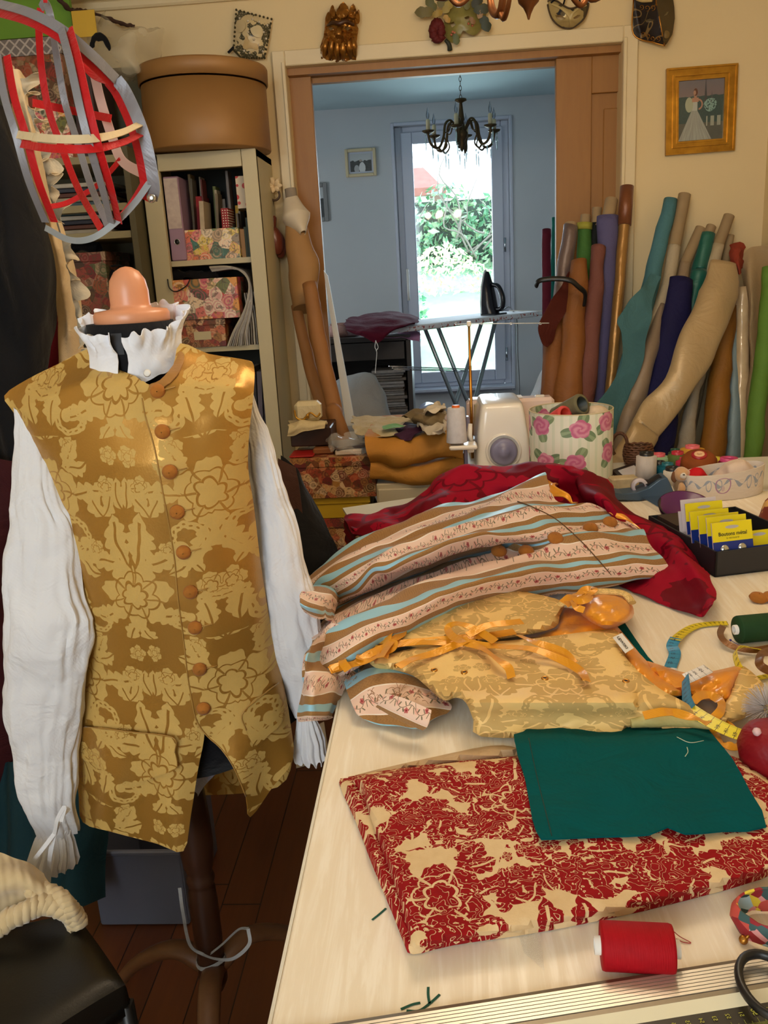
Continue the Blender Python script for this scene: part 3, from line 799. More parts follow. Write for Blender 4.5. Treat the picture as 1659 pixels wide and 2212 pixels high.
# iron standing on its heel
c = PY(1052, 672, 4.98); c[2] = zb+.008
t = thing('steam_iron', 'black steam iron standing upright on the ironing board', 'iron', tuple(c))
sole = [(-.052, 0), (.052, 0), (.055, .06), (.045, .15), (.02, .22), (0, .245), (-.02, .22), (-.045, .15), (-.055, .06)]
ang = math.radians(52); ca, sa = math.cos(ang), math.sin(ang)
def IR(u, w, h): return (c[0]+u*ca-w*sa, c[1]+u*sa*1+w*ca*1, c[2]+h)      # u across sole, w away from sole, h up
m = Mb().prism([IR(u, 0, h+.004) for u, h in sole], tuple(np.array(IR(0, .010, 0))-np.array(IR(0, 0, 0))))
obj('soleplate', m, plain('iron_soleplate', (214, 216, 220), .3), t, bevel=.003)
rows = []
for i, h in enumerate(np.linspace(.0, .235, 12)):
    w = np.interp(h, [0, .06, .15, .22, .24], [.052, .054, .042, .018, .003]); dpt = np.interp(h, [0, .03, .12, .24], [.075, .06, .042, .008])
    rows.append([IR(w*math.cos(a), -.004-dpt*max(0, math.sin(a))-0.0*abs(math.cos(a)), h) for a in np.linspace(0, PI, 13)])
bodym = plain('iron_black_shell', (26, 22, 30), .25, .3, 20)
obj('body', Mb().grid(np.array(rows)[:, :, :] if True else rows), bodym, t, thick=.004)
obj('handle', Mb().tube(crs([IR(0, -.05, .03), IR(0, -.098, .035), IR(0, -.106, .09), IR(0, -.08, .15), IR(0, -.04, .165)], 6), [.013, .015, .012], 10), bodym, t)
obj('heel', Mb().box(IR(0, -.045, .004), (.12, .1, .01), rz=ang, bev=.003), bodym, t)
obj('power_cord', Mb().tube(crs([IR(0, -.1, .02), PY(1100, 664, 5.1), PY(1116, 690, 5.2), PY(1118, 760, 5.3), PY(1122, 860, 5.4), [.5, 5.4, .02]], 6), .004, 6), plain('grey_cord', (150, 152, 156)), t)

# burgundy cloth over the tail of the board
def drape(name, ctrl, mt, label, cat, nu=8, nv=8, amp=.004, s=22, thick=.002, seed=0., group=None, parent=None):
    G = patch(ctrl, nu, nv); m = Mb().grid(G); rnd_noise(m, amp, s, seed)
    if parent is not None: return obj(name, m, mt, parent, thick=thick)
    return solo(name, m, mt, label, cat, group=group, thick=thick)
M['burgundy'] = cloth('burgundy_wool_cloth', (96, 10, 40), .9, .2)
Q = lambda x, y, Y: PY(x, y, Y)
drape('burgundy_cloth', [[Q(752, 686, 4.5), Q(790, 680, 4.65), Q(840, 672, 4.75), Q(875, 678, 4.7), Q(902, 684, 4.66)],
      [Q(744, 700, 4.30), Q(790, 694, 4.35), Q(840, 690, 4.35), Q(880, 686, 4.4), Q(903, 690, 4.45)],
      [Q(748, 712, 4.17), Q(785, 712, 4.14), Q(825, 716, 4.14), Q(860, 706, 4.16), Q(900, 696, 4.3)],
      [Q(752, 714, 4.16), Q(790, 730, 4.12), Q(818, 741, 4.12), Q(850, 716, 4.15), Q(899, 699, 4.3)]],
      M['burgundy'], 'burgundy cloth hanging over the narrow end of the ironing board', 'cloth', amp=.012, s=12)
# low dark cabinet with magazines, things on top
Yc = 4.5
t = thing('low_cabinet', 'dark low open cabinet stuffed with magazines under the window', 'cabinet', (-.31, Yc+.2, 0))
dk = plain('dark_brown_board', (62, 50, 42), .5, .2)
zt = PY(800, 728, Yc)[2]; xl, xr = -.62, PY(889, 780, Yc)[0]
m = Mb().box(((xl+xr)/2, Yc+.22, zt-.012), (xr-xl, .44, .024)).box((xl+.01, Yc+.22, zt/2), (.02, .44, zt-.03)).box((xr-.012, Yc+.22, zt/2), (.024, .44, zt-.03)).box(((xl+xr)/2, Yc+.43, zt/2), (xr-xl, .01, zt-.03)).box(((xl+xr)/2, Yc+.22, .3), (xr-xl-.04, .42, .02)).box(((xl+xr)/2, Yc+.22, .05), (xr-xl-.04, .42, .02))
obj('body', m, dk, t)
zf = PY(800, 778, Yc)[2]
obj('drawer_front', Mb().box(((xl+xr)/2-.01, Yc+.01, (zt-.03+zf)/2), (xr-xl-.05, .02, zt-.03-zf)), dk, t)
pap = plain('magazine_paper', (96, 92, 88), .7, .3, 60)
mg = None
zz = .314; i = 0
while zz < zf-.06:
    h = rng.uniform(.008, .02); w = rng.uniform(.17, .2)
    x = xr-.135+rng.uniform(-.008, .008); tint = rng.choice([(176, 172, 168), (110, 106, 102), (150, 140, 130), (90, 88, 90)])
    solo('magazine', Mb().box((x, Yc+.17+rng.uniform(-.01, .01), zz+h/2), (w, .26, h-.002), rz=rng.uniform(-.04, .04), bev=.002),
         M.setdefault('mag%d' % (i % 4), plain('magazine_%d' % (i % 4), tint, .7, .3, 60)), 'grey magazine in the stack on the right inside the low dark cabinet', 'magazine', 'magazine stack in the low cabinet')
    zz += h; i += 1
zz = .314
for i in range(9):
    h = rng.uniform(.012, .03)
    if zz+h > zf-.05: break
    solo('magazine', Mb().box((xl+.17, Yc+.17, zz+h/2), (.22, .26, h-.002), rz=rng.uniform(-.05, .05), bev=.002), M['mag%d' % (i % 4)], 'magazine in the stack on the left inside the low dark cabinet', 'magazine', 'left magazine stack in the low cabinet'); zz += h
# bundles on the cabinet
for (x, y, r, colr, lab) in ((728, 716, .035, (196, 150, 140), 'rolled pink fabric bundle at the left end of the low cabinet'), (752, 722, .028, (190, 160, 160), 'pale pink rolled bundle beside the larger pink one on the low cabinet'), (738, 706, .02, (150, 110, 100), 'thin brown roll lying on the pink bundles')):
    p = PY(x, y, Yc+.12); p[2] = zt+r*.8+(.04 if y < 710 else 0)
    solo('fabric_bundle', rnd_noise(Mb().tube([p+np.array([-.06, .02, 0]), p, p+np.array([.06, -.02, 0])], [r*.7, r, r*.7], 14), .008, 30), cloth('bundle_cloth', colr), lab, 'fabric bundle')
drape('pink_cloth', [[Q(800, 722, Yc+.3), Q(850, 716, Yc+.3), Q(896, 712, Yc+.3)], [Q(800, 730, Yc+.1), Q(850, 725, Yc+.1), Q(908, 722, Yc)], [Q(800, 733, Yc-.01), Q(860, 729, Yc-.01), Q(905, 738, Yc-.05)]],
      cloth('pale_pink_cloth', (206, 150, 190)), 'pale pink cloth scrap hanging off the cabinet corner by the window', 'cloth', amp=.006)
solo('hanging_cord', Mb().tube(crs([Q(812, 735, 4.1), Q(810, 750, 4.1), Q(814, 762, 4.1), Q(811, 800, 4.1), Q(811, 806, 4.1)], 5), .002, 6).tube(crs([Q(812, 737, 4.1), Q(817, 750, 4.1), Q(812, 758, 4.1)], 4), .002, 6), M['white'], 'thin white cord hanging below the burgundy cloth', 'cord')
# white sheeted bundles on the far floor
def mound(name, cx, cy, rx, ry, h, mt, label, seed):
    m = Mb(); G = []
    for i in range(22):
        a = (i/21)*PI/2; ca_ = math.cos(a)**.55; G.append([(cx+rx*ca_*math.cos(b), cy+ry*ca_*math.sin(b), h*math.sin(a)**.8) for b in np.linspace(0, 2*PI, 49)[:-1]])
    m.grid(np.array(G), closed_u=True); rnd_noise(m, .05, 3.2, seed); rnd_noise(m, .012, 14, seed+3)
    m.displace(lambda x, y, z: (0, 0, -z if z < 0 else 0))
    return solo(name, m, mt, label, 'sack')
mound('cloth_sack', -.37, 3.9, .20, .26, .98, cloth('grey_white_sheet', (176, 176, 176)), 'large grey white cloth sack in front of the low cabinet', 3)
mound('plastic_sack', -.055, 4.0, .10, .2, .80, film('pale_lilac_film', (190, 200, 236), .8), 'pale lilac plastic sack beside the grey white one', 8)
drape('white_dress_cloth', [[Q(1190, 740, 4.4), Q(1205, 745, 4.4), Q(1225, 750, 4.4)], [Q(1172, 790, 4.3), Q(1195, 790, 4.25), Q(1230, 800, 4.35)], [Q(1140, 860, 4.1), Q(1175, 870, 4.05), Q(1230, 870, 4.3)], [Q(1120, 905, 4.0), Q(1170, 905, 4.0), Q(1230, 905, 4.2)]],
      M['shirt'], 'white cloth hanging behind the orange fabric rolls at the doorway', 'cloth', amp=.02, s=8)
# dark wine red fabric roll standing at the far side
def roll(label, pts, w, mt, core=None, corew=None, name='fabric_roll', sq=1.0, n=18, amp=.004, s=16, group=None, foot=True, seed=0., corec=None):
    """pts [(px,py,Y)...] top to bottom; last point is prolonged to the floor; w widths in photo pixels"""
    P = [PY(*p) for p in pts]
    ws = list(np.interp(np.linspace(0, 1, len(P)), np.linspace(0, 1, len(w)), w))
    R = [wi*np.linalg.norm((P[i]-_C)@_f)/FOC/2 for i, wi in enumerate(ws)]
    if foot and P[-1][2] > .02:
        dd = P[-1]-P[-2]; k = (P[-1][2]-.005)/max(1e-3, -dd[2]); e = P[-1]+dd*k; e[1] = min(max(e[1], 2.84 if e[1] < 3.3 else 3.5), 5.9); P.append(e); R.append(R[-1])
    t = thing(name, label, 'fabric roll', tuple(P[-1]), group)
    path = crs(P, 8); rr = np.interp(np.linspace(0, 1, len(path)), np.linspace(0, 1, len(P)), R)
    m = Mb().tube(path, list(rr), n, True, sq, up=(0, 1, 0)); rnd_noise(m, amp, s, seed)
    obj('fabric', m, mt, t)
    if core:
        a = PY(*core); rc = corew*np.linalg.norm((a-_C)@_f)/FOC/2; b = P[0]+(P[1]-P[0])*.05
        u = (b-a)/np.linalg.norm(b-a)
        mm = Mb(); mm.tube([a, b], rc, 18, False); mm.tube([a+u*.0005, a+u*.05], rc*.8, 18, False)
        # ring lip
        obj('cardboard_core', mm, corec or M['card'], t, thick=-.002)
    return t
M['card'] = plain('cardboard_tube', (158, 134, 98), .8, .12, 25)
roll('dark wine red fabric roll standing in the far room beside the doorway', [(1180, 496, 4.6), (1181, 630, 4.5)], [20, 19], cloth('wine_cloth', (104, 14, 34)))
roll('thin teal green roll standing behind the wine red roll', [(1198, 470, 4.8), (1195, 640, 4.7)], [12, 12], cloth('teal_roll_cloth', (20, 110, 96)))

# ================================================================== fabric rolls leaning on the wall right of the doorway
CB = 'fabric rolls leaning on the wall right of the doorway'
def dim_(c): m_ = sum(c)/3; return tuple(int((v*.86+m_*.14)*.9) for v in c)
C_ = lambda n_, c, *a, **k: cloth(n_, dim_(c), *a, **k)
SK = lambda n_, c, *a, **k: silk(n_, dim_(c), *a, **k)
F1 = dict()
roll('grey mauve satin fabric roll, leftmost of the rolls by the doorway', [(1233, 488, 3.22), (1214, 620, 3.17), (1190, 860, 3.05)], [31, 32, 36], SK('mauve_satin', (128, 104, 98), None, .35, .2), (1233, 484, 3.225), 26)
roll('bright green fabric roll with a yellow top band, behind the orange cloth', [(1263, 486, 3.24), (1260, 600, 3.2), (1245, 860, 3.12)], [30, 34, 34], C_('leaf_green', (72, 134, 50)), (1265, 464, 3.245), 20)
solo('wrapping_band', Mb().tube([PY(1263, 482, 3.238), PY(1262, 497, 3.235)], .028, 18), C_('yellow_band', (190, 186, 60)), 'yellow green band at the top of the bright green roll', 'band')
roll('black green fabric roll between the green and the lavender roll', [(1287, 482, 3.24), (1281, 600, 3.22), (1270, 860, 3.16)], [20, 22, 24], C_('black_green', (14, 24, 20)), (1290, 449, 3.25), 19)
roll('lavender blue fabric roll with a bare cardboard end', [(1313, 467, 3.20), (1308, 600, 3.15), (1287, 870, 3.04)], [44, 40, 34], C_('lavender_blue', (98, 92, 146)), (1321, 432, 3.23), 26, sq=.7)
roll('tall slim copper gold satin roll leaning on the door casing', [(1354, 409, 3.22), (1348, 490, 3.19), (1322, 800, 3.06)], [25, 25, 23], SK('copper_gold', (190, 136, 60), None, .3, .4), amp=.002)
solo('wrapping_band', Mb().tube([PY(1354.5, 403, 3.222), PY(1348.5, 487, 3.189)], .0235, 18), SK('rust_sleeve', (150, 78, 32), None, .4, .2), 'rust coloured sleeve round the upper end of the copper gold roll', 'band')
roll('dusty pink brown fabric roll beside the orange drape', [(1293, 532, 3.14), (1288, 600, 3.10), (1262, 870, 2.98)], [28, 32, 44], C_('dusty_rose', (140, 80, 66)), amp=.008)
roll('thick rust orange fabric roll at the edge of the doorway', [(1252, 560, 3.12), (1240, 700, 3.05), (1224, 880, 2.96)], [38, 52, 60], C_('rust_orange', (166, 98, 38), .6), amp=.014, s=9, seed=2)
roll('rust orange roll under the black strap, left of the thick one', [(1213, 640, 3.12), (1200, 730, 3.06), (1186, 880, 2.98)], [22, 44, 46], C_('rust_orange_2', (156, 90, 36), .6), amp=.010, s=9, seed=5)
def flap(label, rows, mt, cat='fabric', amp=.008, s=12, name='loose_fabric', seed=0., thick=.0025, nu=7, nv=7):
    return drape(name, [[PY(*q) for q in r] for r in rows], mt, label, cat, nu, nv, amp, s, thick, seed)
flap('maroon cloth flap hanging at the left of the rust orange rolls', [[(1232, 588, 3.1), (1240, 600, 3.12)], [(1195, 640, 3.0), (1230, 660, 3.05)], [(1166, 700, 2.95), (1206, 700, 3.0)], [(1172, 742, 2.96), (1196, 735, 3.0)], [(1184, 752, 2.97), (1190, 745, 3.0)]], C_('maroon', (104, 32, 22)))
solo('black_strap', Mb().tube(crs([PY(1158, 618, 3.0), PY(1166, 606, 2.98), PY(1200, 602, 2.97), PY(1232, 606, 2.96), PY(1250, 620, 2.97), PY(1264, 634, 3.0), PY(1262, 660, 3.02)], 6), .006, 8, sq=1.6), M['black'], 'curved black strap across the rust orange rolls', 'strap')
roll('dull teal fabric roll leaning far to the left', [(1449, 430, 3.24), (1418, 560, 3.18), (1378, 720, 3.08), (1322, 900, 2.96)], [30, 34, 38, 44], C_('dull_teal', (76, 138, 150)), amp=.006)
flap('loose dull teal flap unrolled from the leaning teal roll', [[(1404, 592, 3.1), (1425, 600, 3.12)], [(1362, 650, 2.99), (1415, 640, 3.05)], [(1336, 690, 2.95), (1402, 700, 3.0)], [(1346, 722, 2.95), (1390, 780, 2.98)], [(1338, 800, 2.93), (1362, 850, 2.95)], [(1282, 880, 2.9), (1330, 920, 2.92)]], C_('dull_teal_2', (76, 136, 148)), amp=.01)
roll('cream fabric roll with a long bare cardboard tube, second from the leaning teal roll', [(1458, 526, 3.20), (1440, 620, 3.16), (1404, 720, 3.1), (1376, 820, 3.06)], [25, 28, 30, 40], C_('cream_white', (206, 186, 150)), (1479, 420, 3.245), 25)
roll('grey taupe fabric roll in loose folds behind the satin drape', [(1432, 660, 3.12), (1400, 760, 3.04), (1370, 860, 2.98), (1346, 960, 2.93)], [16, 36, 46, 40], SK('taupe', (160, 134, 106), None, .5, .1), amp=.012, s=9)
roll('pale grey green roll seen between taupe and navy', [(1420, 720, 3.16), (1400, 820, 3.1), (1378, 930, 3.03)], [22, 26, 30], C_('grey_green', (120, 130, 110)))
roll('tan fabric roll with bare tube leaning behind the navy roll', [(1480, 566, 3.21), (1470, 620, 3.19), (1452, 720, 3.14)], [24, 27, 27], C_('tan_cotton', (178, 146, 108)), (1514, 493, 3.245), 22)
roll('navy blue fabric roll in the middle of the group', [(1472, 602, 3.13), (1455, 720, 3.07), (1428, 870, 2.99), (1405, 990, 2.92)], [50, 64, 76, 86], C_('navy', (22, 20, 84), .8), amp=.007, sq=.6)
roll('emerald satin fabric roll leaning behind the navy one', [(1529, 505, 3.23), (1512, 580, 3.2), (1488, 690, 3.15)], [30, 34, 36], SK('emerald', (8, 116, 96), (10, 90, 84), .4, .15), (1537, 489, 3.24), 20)
roll('off white fabric roll with the highest bare tube of the right half', [(1552, 528, 3.21), (1530, 620, 3.17), (1500, 740, 3.1)], [24, 26, 28], C_('off_white', (214, 192, 150)), (1575, 466, 3.24), 22)
roll('slim bare cardboard tube behind the off white roll', [(1577, 508, 3.25), (1560, 600, 3.22), (1540, 700, 3.2)], [18, 18, 18], M['card'], amp=.0)
roll('white and grey streaked fabric roll between navy and golden rolls', [(1512, 800, 3.02), (1490, 900, 2.97), (1476, 985, 2.93)], [22, 30, 34], C_('white_grey', (178, 164, 140)), amp=.01)
roll('golden orange fabric roll on the right', [(1574, 660, 3.12), (1556, 800, 3.04), (1536, 990, 2.94)], [34, 46, 54], C_('golden', (186, 116, 30), .6, .25), amp=.008)
roll('pale sky blue fabric roll right of the golden one', [(1582, 600, 3.17), (1584, 780, 3.08), (1582, 990, 2.97)], [24, 28, 38], SK('sky_blue', (142, 170, 174), None, .5, .1), amp=.004)
m = roll('broad champagne satin drape twisted diagonally over the other rolls', [(1562, 568, 3.10), (1552, 640, 3.05), (1515, 730, 2.98), (1462, 830, 2.92), (1398, 920, 2.88), (1352, 1000, 2.84)], [56, 92, 84, 72, 66, 70], SK('champagne_satin', (206, 178, 130), (176, 146, 98), .38, .2), amp=.014, s=8, sq=.45, n=28, name='satin_drape', seed=4)
m['category'] = 'fabric'
flap('crumpled rust red pleated cloth poking up among the rolls', [[(1575, 530, 3.2), (1590, 522, 3.2), (1607, 524, 3.2)], [(1580, 560, 3.15), (1594, 556, 3.1), (1606, 562, 3.15)], [(1588, 600, 3.14), (1596, 590, 3.1), (1600, 580, 3.15)]], C_('rust_red', (184, 62, 40)), amp=.012, s=40)
roll('tan cardboard tube standing behind the clear wrapped roll', [(1568, 560, 3.24), (1572, 640, 3.22)], [18, 18], M['card'], amp=0)
roll('cream roll in clear glossy plastic wrap', [(1603, 622, 3.13), (1602, 780, 3.07), (1596, 985, 2.97)], [30, 28, 26], material('wrapped_cream', lambda: (lambda c: {'color': mixc(nz(c[3], 22, 4), (222, 200, 160), (190, 160, 120)), 'bump': nz(c[3], 40, 3)})(coords()), rough=.15, coat=1., bump_s=.9), amp=.005)
flap('large ecru cloth hanging in soft folds at the right end of the rolls', [[(1598, 560, 3.16), (1618, 536, 3.17), (1640, 530, 3.17), (1665, 528, 3.17)], [(1612, 620, 3.14), (1622, 600, 3.08), (1645, 606, 3.12), (1670, 600, 3.15)], [(1616, 760, 3.1), (1626, 750, 3.0), (1644, 760, 3.08), (1672, 760, 3.12)], [(1612, 900, 3.04), (1622, 900, 2.96), (1636, 900, 3.03), (1672, 900, 3.08)], [(1604, 1010, 3.0), (1618, 1010, 2.92), (1634, 1010, 3.0), (1672, 1010, 3.04)]], C_('ecru', (206, 174, 124)), amp=.012, s=7)
roll('lime green fabric roll at the right edge', [(1664, 578, 3.0), (1655, 740, 2.96), (1632, 900, 2.92), (1622, 1010, 2.88)], [34, 40, 40, 36], C_('lime', (116, 166, 52)), amp=.006)

# ================================================================== paper rolls left of the doorway
kraft = plain('kraft_paper', (172, 128, 76), .7, .16, 9, bumpf=30)
roll('kraft paper roll leaning against the left door casing, longest of the pair', [(668, 612, 3.05), (690, 740, 2.98), (722, 880, 2.86), (742, 948, 2.80)], [32, 34, 35, 36], plain('kraft_brown', (160, 108, 58), .7, .14, 9), amp=.002, name='paper_roll')
roll('second kraft paper roll standing behind the first', [(640, 660, 3.18), (662, 760, 3.12), (700, 890, 3.02)], [24, 26, 28], plain('kraft_brown_2', (168, 116, 64), .7, .14, 9), amp=.002, name='paper_roll')
roll('fat roll of wrinkled kraft wrapping paper with a white sleeve, left of the doorway', [(631, 436, 3.235), (641, 500, 3.215), (656, 590, 3.19), (664, 668, 3.15)], [24, 50, 66, 56], kraft, (627, 408, 3.24), 24, name='paper_roll', amp=.014, s=10, seed=3, foot=False, corec=plain('grey_tube', (150, 136, 118), .7))
M['sleeve'] = plain('white_paper_sleeve', (216, 202, 176), .6, .1, 20)
m = Mb().tube(crs([PY(629, 430, 3.22), PY(640, 470, 3.2), PY(655, 504, 3.17)], 6), [.026, .05, .012], 20, False); rnd_noise(m, .006, 20)
solo('paper_sleeve', m, M['sleeve'], 'white paper sleeve slipped over the top of the kraft paper roll', 'paper', thick=.001)
m = Mb(); a0, a1, b0, b1 = PY(699, 584, 3.24), PY(708, 596, 3.24), PY(748, 920, 3.0), PY(768, 920, 3.0)
m.prism([a0, a1, b1, b0], (0, .012, 0))
solo('white_board', m, plain('bluish_white_board', (200, 206, 214), .5, .03), 'narrow bluish white board leaning behind the kraft rolls', 'board')

# ================================================================== hanging castanets
cst = thing('castanets', 'brown wooden castanets hanging by a cord with a cream flower', 'castanets', tuple(PY(597, 560, 3.27)))
cord = plain('dark_cord', (60, 44, 36), .8)
obj('cord', Mb().tube(crs([PY(572, 345, 3.285), PY(575, 380, 3.27), PY(580, 420, 3.26), PY(584, 470, 3.25)], 4), .004, 6).tube([PY(590, 432, 3.25), PY(588, 468, 3.25)], .003, 6), cord, cst)
obj('ring', Mb().tube([PY(593+11*math.cos(a), 421+12*math.sin(a), 3.24) for a in np.linspace(0, 2*PI, 17)], .004, 8, False), plain('dark_wood_ring', (80, 56, 36), .4), cst)
m = Mb()
for i in range(7):
    a = i*.9; p = PY(592+10*math.cos(a), 401+8*math.sin(a), 3.23); m.tube([PY(592, 401, 3.235), p, p+np.array([.01*math.cos(a), -.01, -.012*math.sin(a)])], [.006, .012, .004], 8)
obj('cloth_flower', rnd_noise(m, .006, 60), M['cream_lace'], cst)
cw = wood('castanet_wood', (130, 66, 46), (90, 40, 26), (1, 1, 4), .3)
for dy, dx in ((0, 0), (.022, 8)):
    c0 = PY(596+dx*.8, 520+dx, 3.225+dy)
    prof = [(.001, -.010), (.02, -.009), (.028, -.004), (.03, .0)]
    m = Mb().lathe([(.0005, -.014), (.016, -.012), (.026, -.005), (.028, 0), (.022, .003), (.014, -.003), (.0005, -.006)], 28, (0, 0, 0), (-.5, 1, 0)); m.displace(lambda x, y, z: (0, 0, z*.75+(-x*.3)))
    m.displace(lambda x, y, z: tuple(c0))
    obj('shell', m, cw, cst)
obj('heel_block', Mb().box(PY(588, 480, 3.24), (.03, .03, .045), ry=.15, bev=.006), cw, cst)
# ================================================================== bookcase
BX0, BX1, BYF, BYB, BZ = -.945, -.557, 3.0, 3.285, 1.82
ivory = plain('ivory_painted_wood', (196, 184, 146), .5, .05, 6)
t = thing('bookcase', 'narrow ivory bookcase against the wall with a round box on top', 'bookcase', ((BX0+BX1)/2, (BYF+BYB)/2, 0))
m = Mb().box((BX0+.01, (BYF+BYB)/2, BZ/2), (.02, BYB-BYF, BZ)).box((BX1-.01, (BYF+BYB)/2, BZ/2), (.02, BYB-BYF, BZ)).box(((BX0+BX1)/2, (BYF+BYB)/2, BZ-.012), (BX1-BX0, BYB-BYF, .024))
m.box((BX0+.03, BYF+.005, BZ/2), (.06, .022, BZ)).box((BX1-.024, BYF+.005, BZ/2), (.048, .022, BZ)).box(((BX0+BX1)/2, BYF+.005, BZ-.026), (BX1-BX0-.1, .022, .052))
obj('body', m, ivory, t, bevel=.0015)
obj('back_panel', Mb().box(((BX0+BX1)/2, BYB-.004, BZ/2), (BX1-BX0-.03, .006, BZ-.04)), plain('dark_back_panel', (40, 44, 40), .8), t)
SH = [1.482, 1.188, .86, .5]
for z in SH: obj('shelf', Mb().box(((BX0+BX1)/2, (BYF+BYB)/2+.01, z-.009), (BX1-BX0-.04, BYB-BYF-.03, .018)), ivory, t)
# lavender lever arch file
t = thing('lever_arch_file', 'lavender lever arch file with a white pearly label on the top shelf of the bookcase', 'file', (-.857, 3.03, SH[0]))
lav = plain('lavender_card', (160, 128, 152), .4, .08)
obj('spine', Mb().box((-.857, 3.13, SH[0]+.136), (.052, .22, .27), bev=.003), lav, t)
obj('label', Mb().box((-.857, 3.018, SH[0]+.185), (.046, .002, .16)), material('pearly_label', lambda: (lambda c: {'color': mixc(nz(c[3], 50, 3), (214, 200, 190), (160, 140, 140))})(coords()), rough=.15), t)
rg = Mb(); c0 = np.array((-.857, 3.017, SH[0]+.062))
rg.tube([c0+np.array((.009*math.cos(a), 0, .009*math.sin(a))) for a in np.linspace(0, 2*PI, 17)], .0012, 6, False)
obj('finger_ring', rg, M['chrome'], t)
obj('finger_hole', Mb().lathe([(.0001, 0), (.009, 0), (.009, -.002)], 18, tuple(c0+np.array((0, .001, 0))), (0, -1, 0)), M['black'], t)
# magazine box and its booklets
t = thing('magazine_box', 'flower collage box full of booklets on the top shelf of the bookcase', 'box', (-.735, 3.03, SH[0]))
x0, x1 = PY(399, 520, 3.03)[0], PY(517, 520, 3.03)[0]; zt = PY(450, 492, 3.03)[2]-.004
m = Mb().box(((x0+x1)/2, 3.034, (SH[0]+zt)/2), (x1-x0, .006, zt-SH[0])).box((x0+.003, 3.13, (SH[0]+zt)/2), (.006, .19, zt-SH[0])).box((x1-.003, 3.13, (SH[0]+zt)/2), (.006, .19, zt-SH[0])).box(((x0+x1)/2, 3.13, SH[0]+.004), (x1-x0, .19, .006))
obj('body', m, M['collage_teal'], t)
bk = [(403, 499, 8, (120, 40, 34)), (396, 392, 4, (176, 156, 110)), (402, 376, 5, (150, 130, 90)), (409, 388, 4, (90, 84, 70)), (413, 378, 3, (190, 176, 150)), (421, 424, 15, (176, 28, 34)), (430, 388, 3, (100, 40, 36)), (438, 438, 9, (196, 176, 146)), (449, 400, 6, (110, 120, 60)), (457, 410, 5, (170, 160, 130)), (464, 420, 5, (120, 106, 80)), (471, 428, 8, (150, 140, 130)), (479, 392, 5, (40, 38, 44)), (486, 370, 5, (120, 116, 116)), (489, 453, 14, (140, 14, 24)), (502, 443, 7, (222, 176, 40)), (511, 456, 4, (170, 160, 140)), (516, 462, 4, (110, 100, 90))]
tops = ['rust red', 'tall olive beige', 'tall tan', 'grey', 'tall pale', 'wide bright red', 'thin dark red', 'cream', 'olive green', 'pale grey', 'brown grey', 'grey white', 'black', 'tallest silver grey', 'dark red polka dotted', 'bright yellow', 'pale slim', 'taupe slim']
for i, (px, py, w, cc) in enumerate(bk):
    a = PY(px+3, py, 3.10); wx = max(.004, w*.00168)
    if py < 400: py2 = .13
    hgt = a[2]-SH[0]-.006; x = min(max(a[0], x0+.01), x1-.01)
    mt = plain('booklet_%d' % i, cc, .6, .15, 40)
    if w == 14:
        def b_dots():
            x_, y_, z_, v = coords(scale=(120, 1, 120)); d_ = hyp(frac(x_)-.5, frac(z_)-.5) < .22
            return {'color': mixc(d_, (140, 14, 24), (230, 220, 200))}
        mt = material('polka_dot', b_dots)
    solo('booklet', Mb().box((x, 3.06+.13*((i*5) % 7)/7+.03, SH[0]+.007+hgt/2), (wx, .10 if w > 6 else .06, hgt), ry=rng.uniform(-.02, .06)), mt,
         '%s booklet standing in the flower collage box on the top shelf' % tops[i], 'booklet')
solo('cherry_box', pxbox(511, 380, 533, 450, 3.04, .12), material('cherry_print', lambda: (lambda c: {'color': mixc((X(voro(c[3], 34, .4).outputs[0]) < .33), (214, 196, 170), (190, 60, 60))})(coords())), 'cream box with a red cherry print at the top right of the bookcase', 'box')
m = Mb().box(PY(537, 420, 3.1), (.02, .1, .16)); 
for i, (px, w, cc, hh, lab) in enumerate(((523, 13, (186, 138, 84), .093, 'tan'), (532, 5, (60, 70, 50), .10, 'dark olive'), (539, 9, (46, 60, 50), .13, 'dark green'))):
    x = PY(px, 520, 3.06)[0]; solo('book', Mb().box((x, 3.13, SH[0]+hh/2), (w*.0017, .15, hh), bev=.001), plain('spine_%d' % i, cc, .6), '%s book standing right of the flower collage box' % lab, 'book')
b2 = PY(520, 452, 3.06)[2]
# second shelf
def deco_box(label, x0, y0, x1, y1, Yf, dep, mt, lid=.018, labelcard=False, rz=0., zb=None, cat='box'):
    l = PY(x0, (y0+y1)/2, Yf)[0]; r = PY(x1, (y0+y1)/2, Yf)[0]; zt_ = PY((x0+x1)/2, y0, Yf)[2]; z0 = zb if zb is not None else PY((x0+x1)/2, y1, Yf)[2]
    t = thing('decorated_box', label, cat, ((l+r)/2, Yf+dep/2, z0))
    c = ((l+r)/2, Yf+dep/2)
    obj('body', Mb().box((c[0], c[1], (z0+zt_-lid)/2), (r-l, dep, zt_-lid-z0), rz=rz, bev=.001), mt, t)
    if lid: obj('lid', Mb().box((c[0], c[1], zt_-lid/2), (r-l+.008, dep+.008, lid), rz=rz, bev=.001), mt, t)
    if labelcard: obj('label_card', Mb().box((c[0], Yf-.002, z0+(zt_-z0)*.42), (.06, .002, .028)), M['creamcard'], t)
    return t
M['creamcard'] = plain('cream_card', (214, 200, 160), .7)
deco_box('brown collage box with a cream label on the second bookcase shelf', 388, 690, 487, 750, 3.015, .22, M['collage_brown'], .02, True, zb=SH[1])
zz = PY(437, 690, 3.015)[2]
t = deco_box('pink flower collage box stacked on the brown one in the bookcase', 362, 602, 515, 683, 3.0, .24, M['collage_pink'], 0, zb=zz+.001)
solo('cord_loop', Mb().tube(crs([PY(362, 603, 2.99), PY(366, 622, 2.985), PY(380, 630, 2.985), PY(402, 618, 2.985), PY(410, 604, 2.99)], 6), .0022, 6), M['black'], 'thin black cord looped over the pink flower collage box', 'cord')
